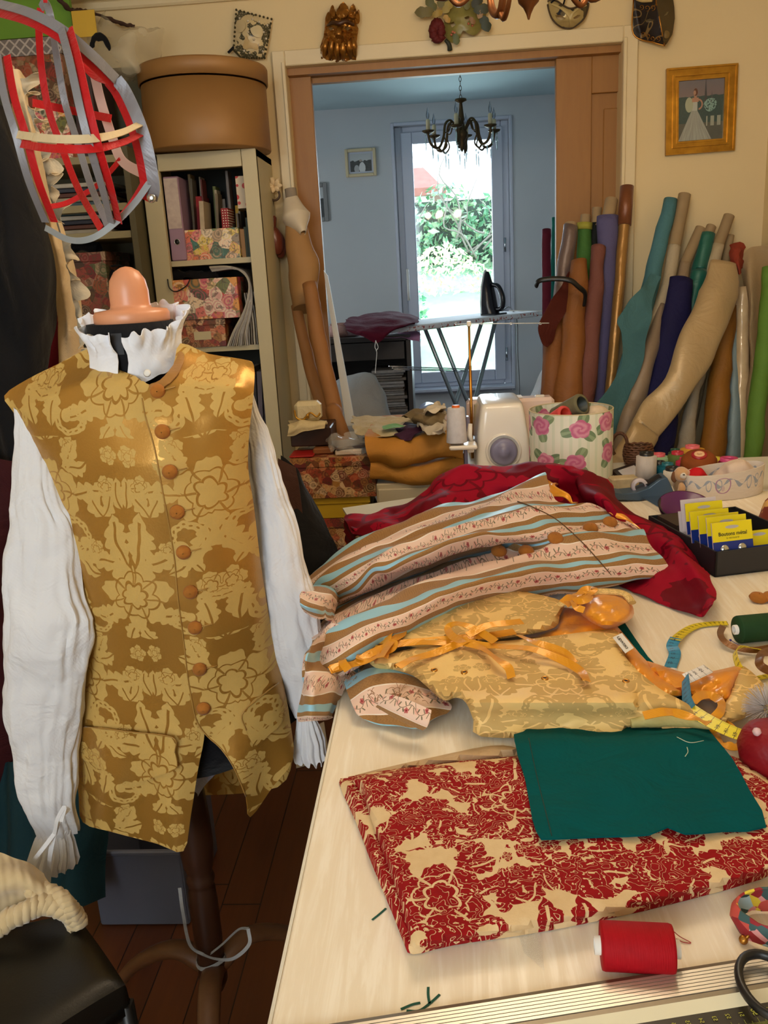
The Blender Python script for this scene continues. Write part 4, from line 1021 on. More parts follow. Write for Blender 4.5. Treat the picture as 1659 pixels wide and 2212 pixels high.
m = Mb().tube(crs([PY(362, 598, 3.06), PY(400, 592, 3.06), PY(440, 596, 3.06), PY(470, 590, 3.06)], 5), .016, 10); rnd_noise(m, .012, 40)
solo('dark_cloth', m, M['blackcloth'], 'dark crumpled cloth lying on the pink flower collage box', 'cloth')
t = None
for i in range(15):      # bent magazines
    f = i/14
    top = [PY(452+8*f, 590-13*(1-f), 3.04), PY(490+20*f, 576+6*f, 3.03), PY(520+14*f, 585+8*f, 3.03), PY(538+6*f, 612+12*f, 3.02), PY(530+20*f, 665, 3.01), PY(505+44*f, 715, 3.01), PY(492+66*f, 748-3*f, 3.01)]
    if i > 9: top = [PY(520+14*(f-.6)*5, 640-10*f, 3.03), PY(528+30*(f-.6)*2.4, 690, 3.02), PY(530+36*(f-.6)*2.2, 745, 3.02)]
    P = crs(top, 5); m = Mb(); th = .0035 if i % 3 else .006
    up3 = np.array([0, 1, 0]); G = []
    for k in range(len(P)): G.append([P[k], P[k]+np.array([0, .17, 0])])
    solo('magazine', m.grid(np.array(G)), M['mag%d' % (i % 4)] if i % 4 else plain('mag_pale_%d' % i, (186, 176, 156), .5, .2, 40), 'bent magazine among those arching over on the right of the second bookcase shelf', 'magazine', 'arched magazines in the bookcase', thick=th)
# third shelf
for i in range(6):
    x = BX1-.055-.02*i; solo('binder', Mb().box((x, 3.16, SH[2]+.12), (.016, .2, .24-.02*(i % 3)), ry=.05), plain('folder_%d' % i, [(60, 50, 60), (110, 100, 110), (40, 36, 40), (200, 196, 190), (90, 84, 96), (30, 30, 34)][i], .6), 'folder standing on the third, dark shelf of the bookcase', 'folder', 'folders on the third bookcase shelf')
# round hat box
t = thing('hat_box', 'big round bronze brown hat box on top of the bookcase', 'box', (-.728, 3.085, BZ))
hb = material('bronze_paper', lambda: (lambda c: {'color': mixc(nz(c[3], 6, 3), (160, 118, 66), (136, 96, 50))})(coords()), rough=.5, metal=.15)
c = (-.73, 3.08, BZ+.004)
obj('body', Mb().lathe([(.001, 0), (.206, 0), (.208, .004), (.204, .2), (.001, .2)], 72, c, (.02, -.0, 1)), hb, t)
obj('lid', Mb().lathe([(.206, .205), (.211, .205), (.212, .25), (.209, .256), (.001, .257)], 72, c, (.02, 0, 1)), hb, t)

# ================================================================== corner shelves on the left
t = thing('corner_shelf', 'olive ivory corner shelves on the left wall full of boxes and papers', 'shelf', (-1.3, 3.1, 0))
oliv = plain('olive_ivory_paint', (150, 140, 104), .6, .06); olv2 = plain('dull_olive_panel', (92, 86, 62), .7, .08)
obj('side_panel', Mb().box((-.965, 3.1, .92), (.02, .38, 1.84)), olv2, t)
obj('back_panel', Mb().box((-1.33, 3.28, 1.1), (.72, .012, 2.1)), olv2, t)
CS = [PY(200, 345, 3.0)[2], PY(200, 447, 3.0)[2], PY(200, 505, 2.98)[2], PY(200, 715, 3.0)[2]]
for z in CS: obj('shelf', Mb().box((-1.335, 3.10, z-.011), (.71, .36, .022)), oliv, t)
# things standing on it
t = deco_box('flower painted box with a grey lattice lid on the upper corner shelf', 8, 82, 138, 232, 2.98, .22, M['collage_dark'], .05, zb=PY(70, 232, 2.98)[2])
lat = material('grey_lattice', lambda: (lambda c: {'color': mixc((frac((c[0]+c[2])*30) < .22)+(frac((c[0]-c[2])*30) < .22), (112, 104, 100), (176, 166, 156))})(coords()))
[ch for ch in t.children if ch.name.startswith('lid')][0].data.materials[0] = lat
zb_ = PY(70, 232, 2.98)[2]
deco_box('yellow and green flowered box under the lattice lidded one', 16, 232, 150, 330, 2.975, .22, M['collage_pink'], .0, zb=CS[0]+.001)
deco_box('tall dark narrow box on the upper corner shelf beside the flowered boxes', 162, 160, 206, 338, 3.03, .2, plain('dark_books', (70, 50, 44), .6, .4, 30), 0, zb=CS[0]+.001)
solo('green_board', pxbox(-60, -60, 150, 82, 3.05, .02), plain('leaf_green_board', (106, 150, 40), .7, .06), 'bright green board above the corner shelves, top left', 'board')
solo('yellow_card', pxbox(157, 22, 207, 80, 3.02, .003), plain('yellow_card', (206, 166, 46), .6, .05), 'yellow card fixed under the cornice beside the green board', 'card')
for i, (z, lab) in enumerate(((CS[1], 'second'), (CS[2], 'third'))):
    for k in range(5):
        cc = [(60, 90, 100), (170, 160, 140), (90, 50, 40), (40, 44, 60), (190, 184, 170)][(k+i) % 5]
        solo('paper_stack', Mb().box((-1.19+rng.uniform(-.03, .03), 3.08, z+.008+k*.015), (.26, .22, .013), rz=rng.uniform(-.12, .12), bev=.002), plain('paper_%d%d' % (i, k), cc, .6, .2, 30), 'flat book or folder in the pile on the %s corner shelf' % lab, 'book', 'flat books on the %s corner shelf' % lab)
deco_box('large dark collage box behind the neck of the dress form, on the lowest corner shelf', 148, 545, 236, 712, 2.98, .24, M['collage_dark'], .03, zb=CS[3]+.001)
m = rnd_noise(Mb().tube(crs([PY(150, 536, 3.05), PY(180, 530, 3.05), PY(215, 538, 3.05)], 6), .02, 12), .01, 30)
solo('dark_bag', m, M['blackcloth'], 'small black bag lying on the large dark collage box', 'bag')
m = Mb().tube(crs([PY(240, 575, 3.0), PY(262, 575, 2.98), PY(272, 600, 2.98), PY(250, 640, 3.0)], 8), .004, 6).tube(crs([PY(236, 590, 3.04), PY(244, 610, 3.02), PY(246, 660, 3.04)], 6), [.02, .028, .02], 10)
solo('handbag', m, M['blackcloth'], 'black handbag with a thin loop handle beside the large dark collage box', 'bag')
# thin dark garland and a milky plastic bag in the upper corner
solo('dark_garland', rnd_noise(Mb().tube(crs([PY(125, -5, 3.0), PY(152, 22, 3.05), PY(175, 22, 3.15), PY(215, 33, 3.2), PY(262, 52, 3.24), PY(292, 56, 3.27)], 10), .006, 8), .006, 60), plain('dark_garland', (66, 40, 28), .8), 'thin dark garland running along the top of the left corner', 'garland')
rows = [[(205, 30, 3.15), (235, 30, 3.05), (270, 50, 3.05), (300, 58, 3.15)], [(196, 80, 3.1), (240, 78, 2.98), (300, 70, 2.98), (344, 64, 3.15)], [(196, 130, 3.1), (240, 135, 2.94), (290, 120, 2.96), (347, 110, 3.17)], [(240, 170, 3.05), (270, 170, 2.96), (300, 160, 2.98), (340, 140, 3.2)], [(262, 185, 3.1), (275, 185, 3.05), (290, 180, 3.05), (305, 175, 3.2)]]
m = Mb().grid(patch([[PY(*q) for q in r] for r in rows], 9, 8)); rnd_noise(m, .035, 7, 2); rnd_noise(m, .008, 30, 5)
solo('plastic_bag', m, M['film'], 'crumpled milky plastic bag hanging in the corner left of the hat box', 'bag')
solo('black_feather', rnd_noise(Mb().tube(crs([PY(194, 110, 2.96), PY(205, 82, 2.94), PY(225, 84, 2.93), PY(238, 108, 2.93)], 8), [.005, .012, .005], 8), .006, 60), M['blackcloth'], 'small black bristly thing in front of the plastic bag', 'feather')
# ================================================================== dress form, shirt and waistcoat
AX, AY = -.448, 1.28
pz = lambda y: PY(400, y, AY)[2]
beech = wood('pale_pink_beech', (226, 160, 122), (208, 138, 100), (2, 2, 8), .35)
dkw = wood('dark_turned_wood', (66, 38, 22), (40, 22, 14), (1, 1, 8), .35)
t = thing('dress_form', 'black dress form with a beech neck cap on a turned wooden tripod stand', 'dress form', (AX, AY, 0))
obj('neck_cap', Mb().lathe([(.001, 1.355), (.052, 1.355), (.055, 1.360), (.055, 1.370), (.052, 1.375), (.030, 1.378), (.0285, 1.384), (.0285, 1.402), (.0255, 1.418), (.018, 1.430), (.008, 1.436), (.0005, 1.4375)], 48, (AX+.004, AY, -.006)), beech, t)
obj('body', Mb().lathe([(.001, 1.352), (.063, 1.352), (.062, 1.31), (.061, 1.27), (.08, 1.25), (.12, 1.22), (.135, 1.15), (.135, 1.05), (.11, .92), (.13, .80), (.14, .70), (.13, .64), (.001, .64)], 40, (AX, AY, 0), sx=1.0).displace(lambda x, y, z: (0, -(y-AY)*.25 if z < 1.27 else 0, 0)), M['formblack'], t)
tm = Mb().grid([[(AX-.008, AY-.064, 1.34), (AX+.008, AY-.064, 1.34)], [(AX-.008, AY-.063, 1.31), (AX+.008, AY-.063, 1.31)]])
obj('cloth_tab', tm, plain('grey_label', (34, 36, 44), .6), t, thick=.001)
pr = [(.001, .64), (.02, .64), (.020, .60), (.026, .56), (.0295, .50), (.030, .45), (.027, .41), (.0215, .395), (.0235, .388), (.0255, .38), (.0235, .372), (.022, .366), (.024, .36), (.0255, .33), (.0255, .25), (.024, .225), (.022, .215), (.026, .205), (.026, .16), (.018, .14), (.001, .14)]
obj('post', Mb().lathe(pr, 40, (AX-.004, AY, 0)), dkw, t)
for k, (ex, ey, c) in enumerate(((-.405, 1.02, 0), (-.70, 1.36, 0), (-.27, 1.47, 0))):
    u = np.array([ex-AX, ey-AY]); 
    P = [np.array([AX, AY, .185]), np.array([AX+u[0]*.3, AY+u[1]*.3, .205]), np.array([AX+u[0]*.65, AY+u[1]*.65, .15]), np.array([AX+u[0]*.9, AY+u[1]*.9, .07]), np.array([ex, ey, .012])]
    obj('leg', Mb().tube(crs(P, 8), [.022, .02, .016, .012], 12, sq=.75), wood('leg_wood_%d' % k, (116, 78, 48), (80, 50, 30), (1, 1, 1), .4), t)
m = Mb()
def strip(m, path, w, nrm=(0, 0, 1)):
    P = [np.array(p, float) for p in path]; k = len(P); G = []
    for i in range(k):
        tt = P[min(i+1, k-1)]-P[max(i-1, 0)]; tt /= np.linalg.norm(tt)+1e-9
        nn = np.array(nrm[i] if isinstance(nrm, list) else nrm, float); sd = np.cross(tt, nn); sd /= np.linalg.norm(sd)+1e-9
        ww = w if np.isscalar(w) else np.interp(i/(k-1), np.linspace(0, 1, len(w)), w)
        G.append([P[i]-sd*ww/2, P[i]+sd*ww/2])
    return m.grid(np.array(G))
bw = Mb()
q = [(AX+.027*math.cos(a)-.004, AY+.027*math.sin(a), .208-.004*math.sin(a*2)) for a in np.linspace(0, 2*PI, 25)]
strip(bw, q, .007, [(math.cos(a), math.sin(a), .3) for a in np.linspace(0, 2*PI, 25)])
strip(bw, crs([PY(388, 1918, 1.24), PY(395, 1970, 1.23), PY(410, 2040, 1.235), PY(440, 2062, 1.24), PY(470, 2072, 1.2), PY(505, 2070, 1.17), PY(538, 2040, 1.17), PY(536, 2006, 1.18)], 7), .006, (0, -1, .2))
strip(bw, crs([PY(536, 2006, 1.18), PY(515, 2008, 1.2), PY(480, 2040, 1.22), PY(455, 2060, 1.235)], 6), .005, (0, -.4, 1))
solo('ribbon_tie', bw, M['silverribbon'], 'pale grey ribbon tied round the foot of the wooden stand', 'ribbon', thick=.0006)

# ---- shirt
sh = thing('shirt', 'white linen shirt with full sleeves and ruffled collar worn under the gold waistcoat', 'shirt', (AX, AY, .6))
def ring_collar():
    G = []; n = 200
    lv = [(0, .0), (.012, .0), (.024, .0), (.034, .1), (.042, .45), (.050, .8), (.058, 1.1), (.064, 1.25)]
    for h, ru in lv:
        row = []
        for j in range(n):
            a = -PI/2+.10+(2*PI-.20)*j/(n-1)             # open gap at the front
            fr = .5-.5*math.sin(a)                    # 1 at the front, 0 at the back
            r = .0655+ru*.008+.0045*ru*math.sin(15*a+1.3*math.sin(3*a))+.0025*ru*math.sin(27*a+2)
            z = 1.312-.046*fr**1.4+h*(1.02+.34*fr**2)+ru*.0022*math.sin(13*a+2*math.sin(5*a))+ru*.0012*math.sin(29*a)-(.012*ru*fr)
            x = AX+.003+r*math.cos(a)*1.03; y = AY+r*math.sin(a)*.98+ru*.002*math.sin(31*a)
            row.append((x, y, z))
        G.append(row)
    m = Mb().grid(np.array(G)); rnd_noise(m, .005, 45, 3); return m
M['shirtcol'] = cloth('white_collar_linen', (238, 240, 248), .8, .03, .1, fold=4)
obj('collar', ring_collar(), M['shirtcol'], sh, thick=.0012)
obj('collar_button', Mb().lathe([(.0005, .0015), (.004, .0012), (.0055, 0), (.001, -.001)], 20, PY(318, 806, 1.20), (0, -1, .2)), M['white'], sh)
def sleeve(rows, Yf, sqd, gathers, seed):
    """rows: (y_px, xl, xr, Y)"""
    G = []; n = 96; ys = np.linspace(rows[0][0], rows[-1][0], 150)
    R_ = np.array(rows, float)
    for y in ys:
        xl, xr, Y = (np.interp(y, R_[:, 0], R_[:, k]) for k in (1, 2, 3))
        a = PY(xl, y, Y); b = PY(xr, y, Y); c = (a+b)/2; r = np.linalg.norm(b-a)/2
        ga = max([0]+[A*math.exp(-abs(y-g)/s_) for g, s_, A in gathers]); row = []
        for j in range(n):
            th = 2*PI*j/n
            f = 1+(.035+ga*.5)*math.sin(9*th+seed+y*.006)*.5+(.02+ga)*.45*math.sin(17*th+seed*2+math.sin(y*.02)*1.2)+.09*fb((math.cos(th)*1.6, math.sin(th)*1.6, y*.011+seed), 1.2)+.10*fb((math.cos(th)*4, math.sin(th)*4, y*.005), 1.4, seed)
            row.append((c[0]+r*math.cos(th)*f, c[1]+r*sqd*math.sin(th)*f, c[2]+.006*fb((c[0]*20, th*3, y*.02), 1, seed)))
        G.append(row)
    m = Mb().grid(np.array(G), closed_u=True)
    rnd_noise(m, .012, 11, seed); rnd_noise(m, .0022, 36, seed+2)
    return m
sL = [(880, 34, 92, 1.26), (930, 30, 112, 1.25), (1000, 28, 128, 1.235), (1085, 24, 150, 1.22), (1110, 20, 158, 1.215), (1200, 14, 176, 1.20), (1290, 8, 190, 1.19), (1330, 5, 202, 1.185), (1400, 5, 196, 1.185), (1500, 12, 182, 1.19), (1600, 20, 172, 1.195), (1680, 32, 166, 1.2), (1740, 58, 165, 1.205), (1782, 80, 164, 1.21), (1800, 86, 160, 1.21)]
obj('sleeve', sleeve(sL, 0, .52, [(1095, 26, .10), (1800, 40, .14)], 1.), M['shirt'], sh, thick=.0012)
cu = Mb(); G = []
for k, (y, w) in enumerate(((1792, 38), (1804, 38), (1815, 44), (1835, 52), (1855, 55), (1872, 56))):
    row = []; c = PY(122-k*1.5, y, 1.21); r = w*1.27/FOC
    for j in range(120):
        th = 2*PI*j/120; f = 1+.10*math.sin(13*th)*min(1, k/2)+.05*math.sin(31*th)
        row.append((c[0]+r*math.cos(th)*f, c[1]+r*.6*math.sin(th)*f, c[2]+.003*math.sin(13*th+1)*k/3))
    G.append(row)
m = Mb().grid(np.array(G), closed_u=True); rnd_noise(m, .006, 35, 4)
obj('cuff', m, M['shirt'], sh, thick=.001)
sR = [(860, 528, 552, 1.29), (930, 525, 582, 1.29), (1010, 528, 602, 1.285), (1100, 536, 632, 1.28), (1200, 552, 656, 1.275), (1300, 568, 684, 1.27), (1370, 580, 694, 1.265), (1440, 596, 690, 1.26), (1500, 622, 684, 1.26), (1545, 642, 680, 1.26)]
obj('sleeve', sleeve(sR, 0, .6, [(1020, 26, .08), (1545, 30, .14)], 4.), M['shirt'], sh, thick=.0012)
G = []
for k, (y, w) in enumerate(((1540, 19), (1552, 20), (1575, 27), (1600, 33), (1625, 37), (1645, 38))):
    row = []; c = PY(662+k*2, y, 1.26); r = w*1.3/FOC
    for j in range(120):
        th = 2*PI*j/120; f = 1+.12*math.sin(12*th)*min(1, k/2)
        row.append((c[0]+r*math.cos(th)*f, c[1]+r*.6*math.sin(th)*f, c[2]+.003*math.sin(12*th+1)*k/3))
    G.append(row)
m = Mb().grid(np.array(G), closed_u=True); rnd_noise(m, .006, 35, 6)
obj('cuff', m, M['shirt'], sh, thick=.001)
tie = Mb()
strip(tie, crs([PY(150, 1745, 1.14), PY(132, 1765, 1.13), PY(118, 1800, 1.135), PY(108, 1850, 1.13), PY(105, 1905, 1.13)], 6), .0075, (0, -1, .1))
strip(tie, crs([PY(118, 1800, 1.134), PY(95, 1830, 1.12), PY(62, 1872, 1.11)], 6), .0065, (0, -1, .1))
strip(tie, crs([PY(118, 1802, 1.133), PY(124, 1770, 1.12), PY(140, 1742, 1.12), PY(132, 1775, 1.12)], 6), .006, (0, -1, .1))
obj('tie', tie, M['shirt'], sh, thick=.001)
tail = Mb().sheet([(435, 1560), (470, 1600), (497, 1642), (470, 1668), (440, 1700), (418, 1732), (395, 1720), (390, 1620)], lambda x, y: PY(x, y, 1.255+(x-440)*.0002+.012*math.sin(x*.06+y*.03)), 8, 3)
obj('shirt_tail', tail, cloth('pale_blue_white_linen', (206, 214, 240), .8), sh, thick=.0012)

# ---- waistcoat
wc = thing('waistcoat', 'gold damask eighteenth century waistcoat with covered buttons on the dress form', 'waistcoat', (AX, AY, .6))
def wdepth(x, y, front=True):
    xc = 284+.136*(y-760)
    hw = np.interp(y, [740, 800, 860, 900, 1000, 1200, 1400, 1600, 1840], [300, 300, 284, 272, 240, 224, 222, 248, 262])
    b = np.interp(y, [740, 780, 830, 900, 1000, 1300, 1500, 1840], [.02, .045, .085, .11, .125, .125, .115, .12])
    if y < 880:          # shoulder line lies at the axis depth
        xs = abs(x-xc); yt = np.interp(x, [10, 60, 130, 205, 300, 390, 450, 525, 548], [855, 820, 785, 752, 748, 742, 765, 777, 790])
        b = b*min(1, .12+max(0, y-yt)/70)
    u = min(.985, abs(x-xc)/hw)
    Y = AY-.005-b*math.sqrt(1-u*u)
    if y > 1560: Y += .010*math.sin(x*.045+y*.004)*min(1, (y-1560)/150)
    Y += .006*fb((x*.012, y*.006, 0), 1, 2)
    return Y if front else 2*AY-Y+.004
def wf(off): return lambda x, y: PY(x, y, wdepth(x, y)-off)
LP = [(10, 855), (60, 820), (130, 785), (196, 752), (215, 776), (260, 801), (305, 823), (312, 880), (325, 930), (345, 1000), (362, 1050), (377, 1130), (390, 1210), (397, 1290), (409, 1380), (417, 1450), (424, 1500), (440, 1562), (440, 1600), (428, 1660), (412, 1760), (396, 1838), (340, 1822), (240, 1796), (180, 1776), (171, 1720), (167, 1640), (174, 1560), (177, 1470), (168, 1380), (150, 1270), (136, 1190), (122, 1100), (108, 1040), (82, 990), (55, 935), (30, 890)]
RP = [(306, 824), (325, 832), (346, 822), (374, 792), (390, 742), (450, 765), (525, 777), (548, 790), (547, 850), (538, 930), (535, 1010), (547, 1090), (560, 1200), (575, 1300), (592, 1400), (612, 1480), (626, 1560), (632, 1640), (588, 1700), (540, 1765), (531, 1720), (506, 1660), (478, 1618), (446, 1588), (424, 1555), (412, 1500), (404, 1450), (396, 1380), (384, 1290), (377, 1210), (364, 1130), (349, 1050), (334, 970), (314, 900), (307, 860)]
uvx = lambda x, y: (x/1659, y/2212)
obj('front_panel', Mb().sheet(LP, wf(0), 9, 3), M['waist'], wc, thick=.0018)
obj('front_panel', Mb().sheet(RP, wf(.005), 9, 3), M['waist'], wc, thick=.0018)
BP = [(10, 855), (60, 820), (130, 785), (196, 752), (240, 756), (300, 758), (350, 752), (390, 742), (450, 765), (525, 777), (548, 790), (547, 850), (538, 930), (535, 1010), (547, 1090), (560, 1200), (575, 1300), (592, 1400), (612, 1480), (626, 1560), (632, 1640), (600, 1700), (480, 1716), (340, 1716), (200, 1716), (174, 1700), (167, 1640), (174, 1560), (177, 1470), (168, 1380), (150, 1270), (136, 1190), (122, 1100), (108, 1040), (82, 990), (55, 935), (30, 890)]
obj('back_panel', Mb().sheet(BP, lambda x, y: PY(x, y, wdepth(x, y, False)), 14, 3), M['waist'], wc, thick=.0018)
M['piping'] = silk('gold_edge_piping', (176, 132, 56), None, .5, .1)
def edge(pts, off, r=.0011): return Mb().tube([PY(x, y, wdepth(x, y)-off) for x, y in [tuple(p) for p in crs(pts, 8)]], r, 6)
obj('edge_piping', edge(RP[20:], .0065), M['piping'], wc)
for F_, lab in (([(183, 1570), (280, 1581), (372, 1593), (378, 1625), (383, 1658), (352, 1672), (292, 1690), (250, 1676), (210, 1652), (168, 1632), (174, 1600)], ''), ([(602, 1475), (560, 1508), (523, 1543), (532, 1578), (546, 1607), (560, 1606), (582, 1585), (608, 1560), (612, 1510)], '')):
    fl_ = obj('pocket_flap', Mb().sheet(F_, wf(.011), 8, 2), M['waist'], wc, thick=.003)
    obj('flap_piping', edge(F_[:3]+F_[3:4], .0135, .001), M['piping'], fl_)
for i, (x, y) in enumerate(((340, 845), (350, 933), (366, 1020), (382, 1107), (396, 1194), (411, 1280), (421, 1357), (431, 1447), (439, 1532))):
    p = PY(x, y, wdepth(x, y)-.010); nx = (x-(284+.136*(y-760)))/260
    obj('button', Mb().lathe([(.0008, .0062), (.004, .0056), (.0078, .0034), (.0103, 0), (.0106, -.002), (.009, -.0045), (.003, -.006)], 28, tuple(p), (nx, -1, .02)), M['brownbtn'], wc)
    if i != 8:
        obj('buttonhole', Mb().tube([PY(x+12, y-3, wdepth(x+12, y)-.008), PY(x+38, y-9, wdepth(x+38, y)-.0075)], .0016, 8, sq=.6), M['piping'], wc)
# standing facing at the throat
obj('neck_facing', Mb().sheet([(322, 832), (346, 822), (374, 790), (388, 760), (398, 775), (382, 812), (352, 838), (332, 846)], wf(.009), 6, 3), silk('brown_gold_facing', (168, 118, 52), None, .5, .2), wc, thick=.002)

# ================================================================== pannier hoop frame
pn = thing('pannier_frame', 'cage shaped pannier hoop of grey and red ribbon hanging top left', 'hoop frame', tuple(PY(150, 260, 1.4)))
def hoop(pts, w, grey=True, red=None, nrm=None, name='ribbon_hoop'):
    P = crs([PY(*q) for q in pts], 8)
    c = PY(160, 260, 1.4)
    N = [(p-c)+np.array([0, -.05, 0]) for p in P] if nrm is None else nrm
    m = strip(Mb(), P, w, N); ob = obj(name, m, M['greyribbon'] if grey is True else grey, pn, thick=.0012)
    if red:
        Q_ = [p+(np.array(n)/np.linalg.norm(n))*-.004+np.array(red) for p, n in zip(P, N if isinstance(N, list) else [N]*len(P))]
        obj('velvet_backing', strip(Mb(), Q_, w, N), M['redribbon'], ob, thick=.0012)
hoop([(-12, 6, 1.32), (60, 26, 1.26), (130, 62, 1.24), (200, 120, 1.25), (252, 172, 1.28)], .0145, M['greyribbon'], (-.001, 0, -.008))
hoop([(252, 172, 1.28), (272, 200, 1.28), (300, 262, 1.27), (318, 320, 1.27), (332, 400, 1.28), (328, 430, 1.29)], .017, True, (-.012, 0, 0), (0, -1, 0))
hoop([(34, 290, 1.27), (90, 298, 1.2), (150, 301, 1.17), (210, 298, 1.18), (262, 286, 1.22), (302, 268, 1.27)], .0105, M['creamtape'], (0, 0, -.011), (0, -1, .1))
hoop([(131, 60, 1.24), (150, 130, 1.2), (172, 230, 1.175), (195, 320, 1.18), (222, 410, 1.22), (240, 482, 1.28)], .0105, True, (.010, 0, 0), (0, -1, 0))
hoop([(-6, 120, 1.31), (10, 210, 1.28), (34, 290, 1.265), (62, 390, 1.28), (98, 480, 1.33)], .011, True, (.012, 0, 0), (0, -1, 0))
hoop([(98, 492, 1.34), (150, 518, 1.3), (200, 514, 1.28), (250, 480, 1.28), (290, 440, 1.28), (322, 396, 1.28)], .009, plain('pale_grey_tape', (150, 156, 160), .5), None, (0, -1, 0))
hoop([(88, 18, 1.47), (84, 60, 1.47), (90, 150, 1.5), (106, 240, 1.5), (134, 320, 1.5), (170, 410, 1.46), (218, 494, 1.36)], .0115, M['redribbon'], None, (0, -1, 0))
hoop([(88, 18, 1.47), (98, 6, 1.46), (110, 40, 1.45), (122, 120, 1.5), (140, 220, 1.52), (165, 300, 1.5), (196, 400, 1.46), (232, 486, 1.36)], .0115, M['greyribbon'], None, (0, -1, 0))
hoop([(70, 222, 1.52), (120, 232, 1.54), (190, 246, 1.54), (240, 256, 1.5)], .0125, M['redribbon'], None, (0, -1, 0))
hoop([(98, 448, 1.5), (140, 440, 1.52), (180, 420, 1.53), (215, 396, 1.53), (260, 345, 1.5)], .009, M['redribbon'], None, (0, -1, .2))
hoop([(205, 165, 1.52), (218, 220, 1.54), (240, 290, 1.53), (262, 345, 1.5), (300, 370, 1.42), (318, 372, 1.36)], .016, plain('pale_pink_tape', (206, 170, 160), .6, .05), None, (0, -1, 0))
hoop([(150, 100, 1.5), (180, 140, 1.52), (205, 165, 1.5), (238, 178, 1.44)], .011, M['redribbon'], None, (0, -1, .4))
hoop([(318, 372, 1.36), (300, 410, 1.36), (270, 455, 1.36), (240, 484, 1.35)], .006, M['redribbon'], None, (0, -1, 0))
obj('snap', Mb().lathe([(.0005, .003), (.004, .003), (.0065, .001), (.0065, -.001)], 20, PY(327, 428, 1.277), (0, -1, 0)), M['chrome'], pn)
obj('hanging_strap', strip(Mb(), [PY(98, 6, 1.44), PY(96, -40, 1.44)], .006, (0, -1, 0)), M['redribbon'], pn, thick=.001)

# ================================================================== garments hanging on the left
def hang(label, rows, mt, cat, name, amp=.012, s=9, seed=0., nu=12, nv=10, folds=0., k=90):
    G = patch([[PY(*q) for q in r] for r in rows], nu, nv); m = Mb().grid(G)
    if folds: m.displace(lambda x, y, z: (0, folds*math.sin(x*k+z*4+seed), 0))
    rnd_noise(m, amp, s, seed); return solo(name, m, mt, label, cat, thick=.002)
hang('black garment hanging at the left edge behind the gold shoulder', [[(-90, 120, 1.9), (-40, 160, 1.85), (0, 210, 1.85), (6, 240, 1.95)], [(-90, 330, 1.85), (-20, 330, 1.78), (30, 330, 1.8), (46, 330, 1.95)], [(-90, 560, 1.85), (0, 560, 1.75), (80, 560, 1.78), (120, 570, 1.95)], [(-90, 700, 1.85), (0, 700, 1.75), (90, 690, 1.78), (118, 670, 1.95)], [(-90, 860, 1.85), (0, 860, 1.75), (70, 860, 1.78), (100, 850, 1.95)], [(-90, 1260, 1.85), (0, 1250, 1.75), (60, 1240, 1.78), (90, 1200, 1.95)]],
     M['blackcloth'], 'garment', 'black_garment', folds=.012, k=70)
hang('cream tulle petticoat with torn frilly edge hanging behind the hoop frame', [[(18, 140, 2.05), (30, 150, 2.0), (44, 152, 2.0), (54, 170, 2.05)], [(30, 260, 2.05), (50, 262, 1.98), (70, 262, 1.98), (80, 300, 2.05)], [(60, 420, 2.05), (76, 420, 1.98), (96, 420, 1.98), (112, 440, 2.05)], [(96, 560, 2.05), (112, 560, 1.98), (134, 560, 1.98), (160, 560, 2.05)], [(110, 680, 2.05), (130, 680, 1.98), (150, 680, 1.98), (180, 680, 2.05)], [(116, 800, 2.05), (132, 800, 1.98), (156, 800, 1.98), (184, 790, 2.05)]],
     M['cream_lace'], 'garment', 'tulle_petticoat', folds=.006, k=160)
G = []
for x, y in crs([(44, 170), (70, 262), (90, 340), (110, 430), (138, 540), (160, 660), (176, 760)], 40):
    c = PY(x, y, 1.95); i = len(G); row = []
    for q in np.linspace(0, 1, 8):
        w = (.030+.016*math.sin(i*.21)+.014*fb((i*.13, 0, 0), 1))*q
        row.append(c+np.array([w*(.8+.3*math.sin(i*.5)), -.014*q*math.sin(i*.62+2*math.sin(i*.11))-.01*q, .010*q*math.sin(i*.45)]))
    G.append(row)
m = Mb().grid(np.array(G)); rnd_noise(m, .004, 50, 2)
solo('torn_frill', m, cloth('cream_frill', (222, 204, 172), .85, .1), 'pale cream torn petal frill along the edge of the tulle petticoat', 'frill', thick=.0008)
hang('pink and wine red garment strip showing below the black garment', [[(96, 640, 1.99), (122, 640, 1.99)], [(100, 720, 1.99), (130, 730, 1.99)], [(100, 800, 1.99), (134, 800, 1.99)]], cloth('wine_pink', (150, 30, 60), .8, .4, fold=30), 'garment', 'wine_garment')
hang('dark wine coloured cloth hanging at the left edge beside the sleeve', [[(-60, 980, 1.7), (-20, 980, 1.7), (26, 1000, 1.7)], [(-60, 1250, 1.68), (-20, 1250, 1.65), (30, 1260, 1.7)], [(-60, 1700, 1.65), (-20, 1700, 1.6), (60, 1700, 1.66)]], cloth('dark_wine', (60, 12, 18), .85), 'garment', 'wine_garment', folds=.01)
hang('dark teal cloth hanging low behind the shirt cuff', [[(0, 1660, 1.62), (60, 1640, 1.6), (170, 1660, 1.6), (215, 1700, 1.62)], [(0, 1800, 1.58), (80, 1800, 1.53), (170, 1800, 1.53), (225, 1800, 1.58)], [(0, 1960, 1.52), (80, 1960, 1.46), (170, 1960, 1.46), (225, 1940, 1.52)]], cloth('dark_teal', (8, 46, 54), .85), 'garment', 'teal_cloth', folds=.012)
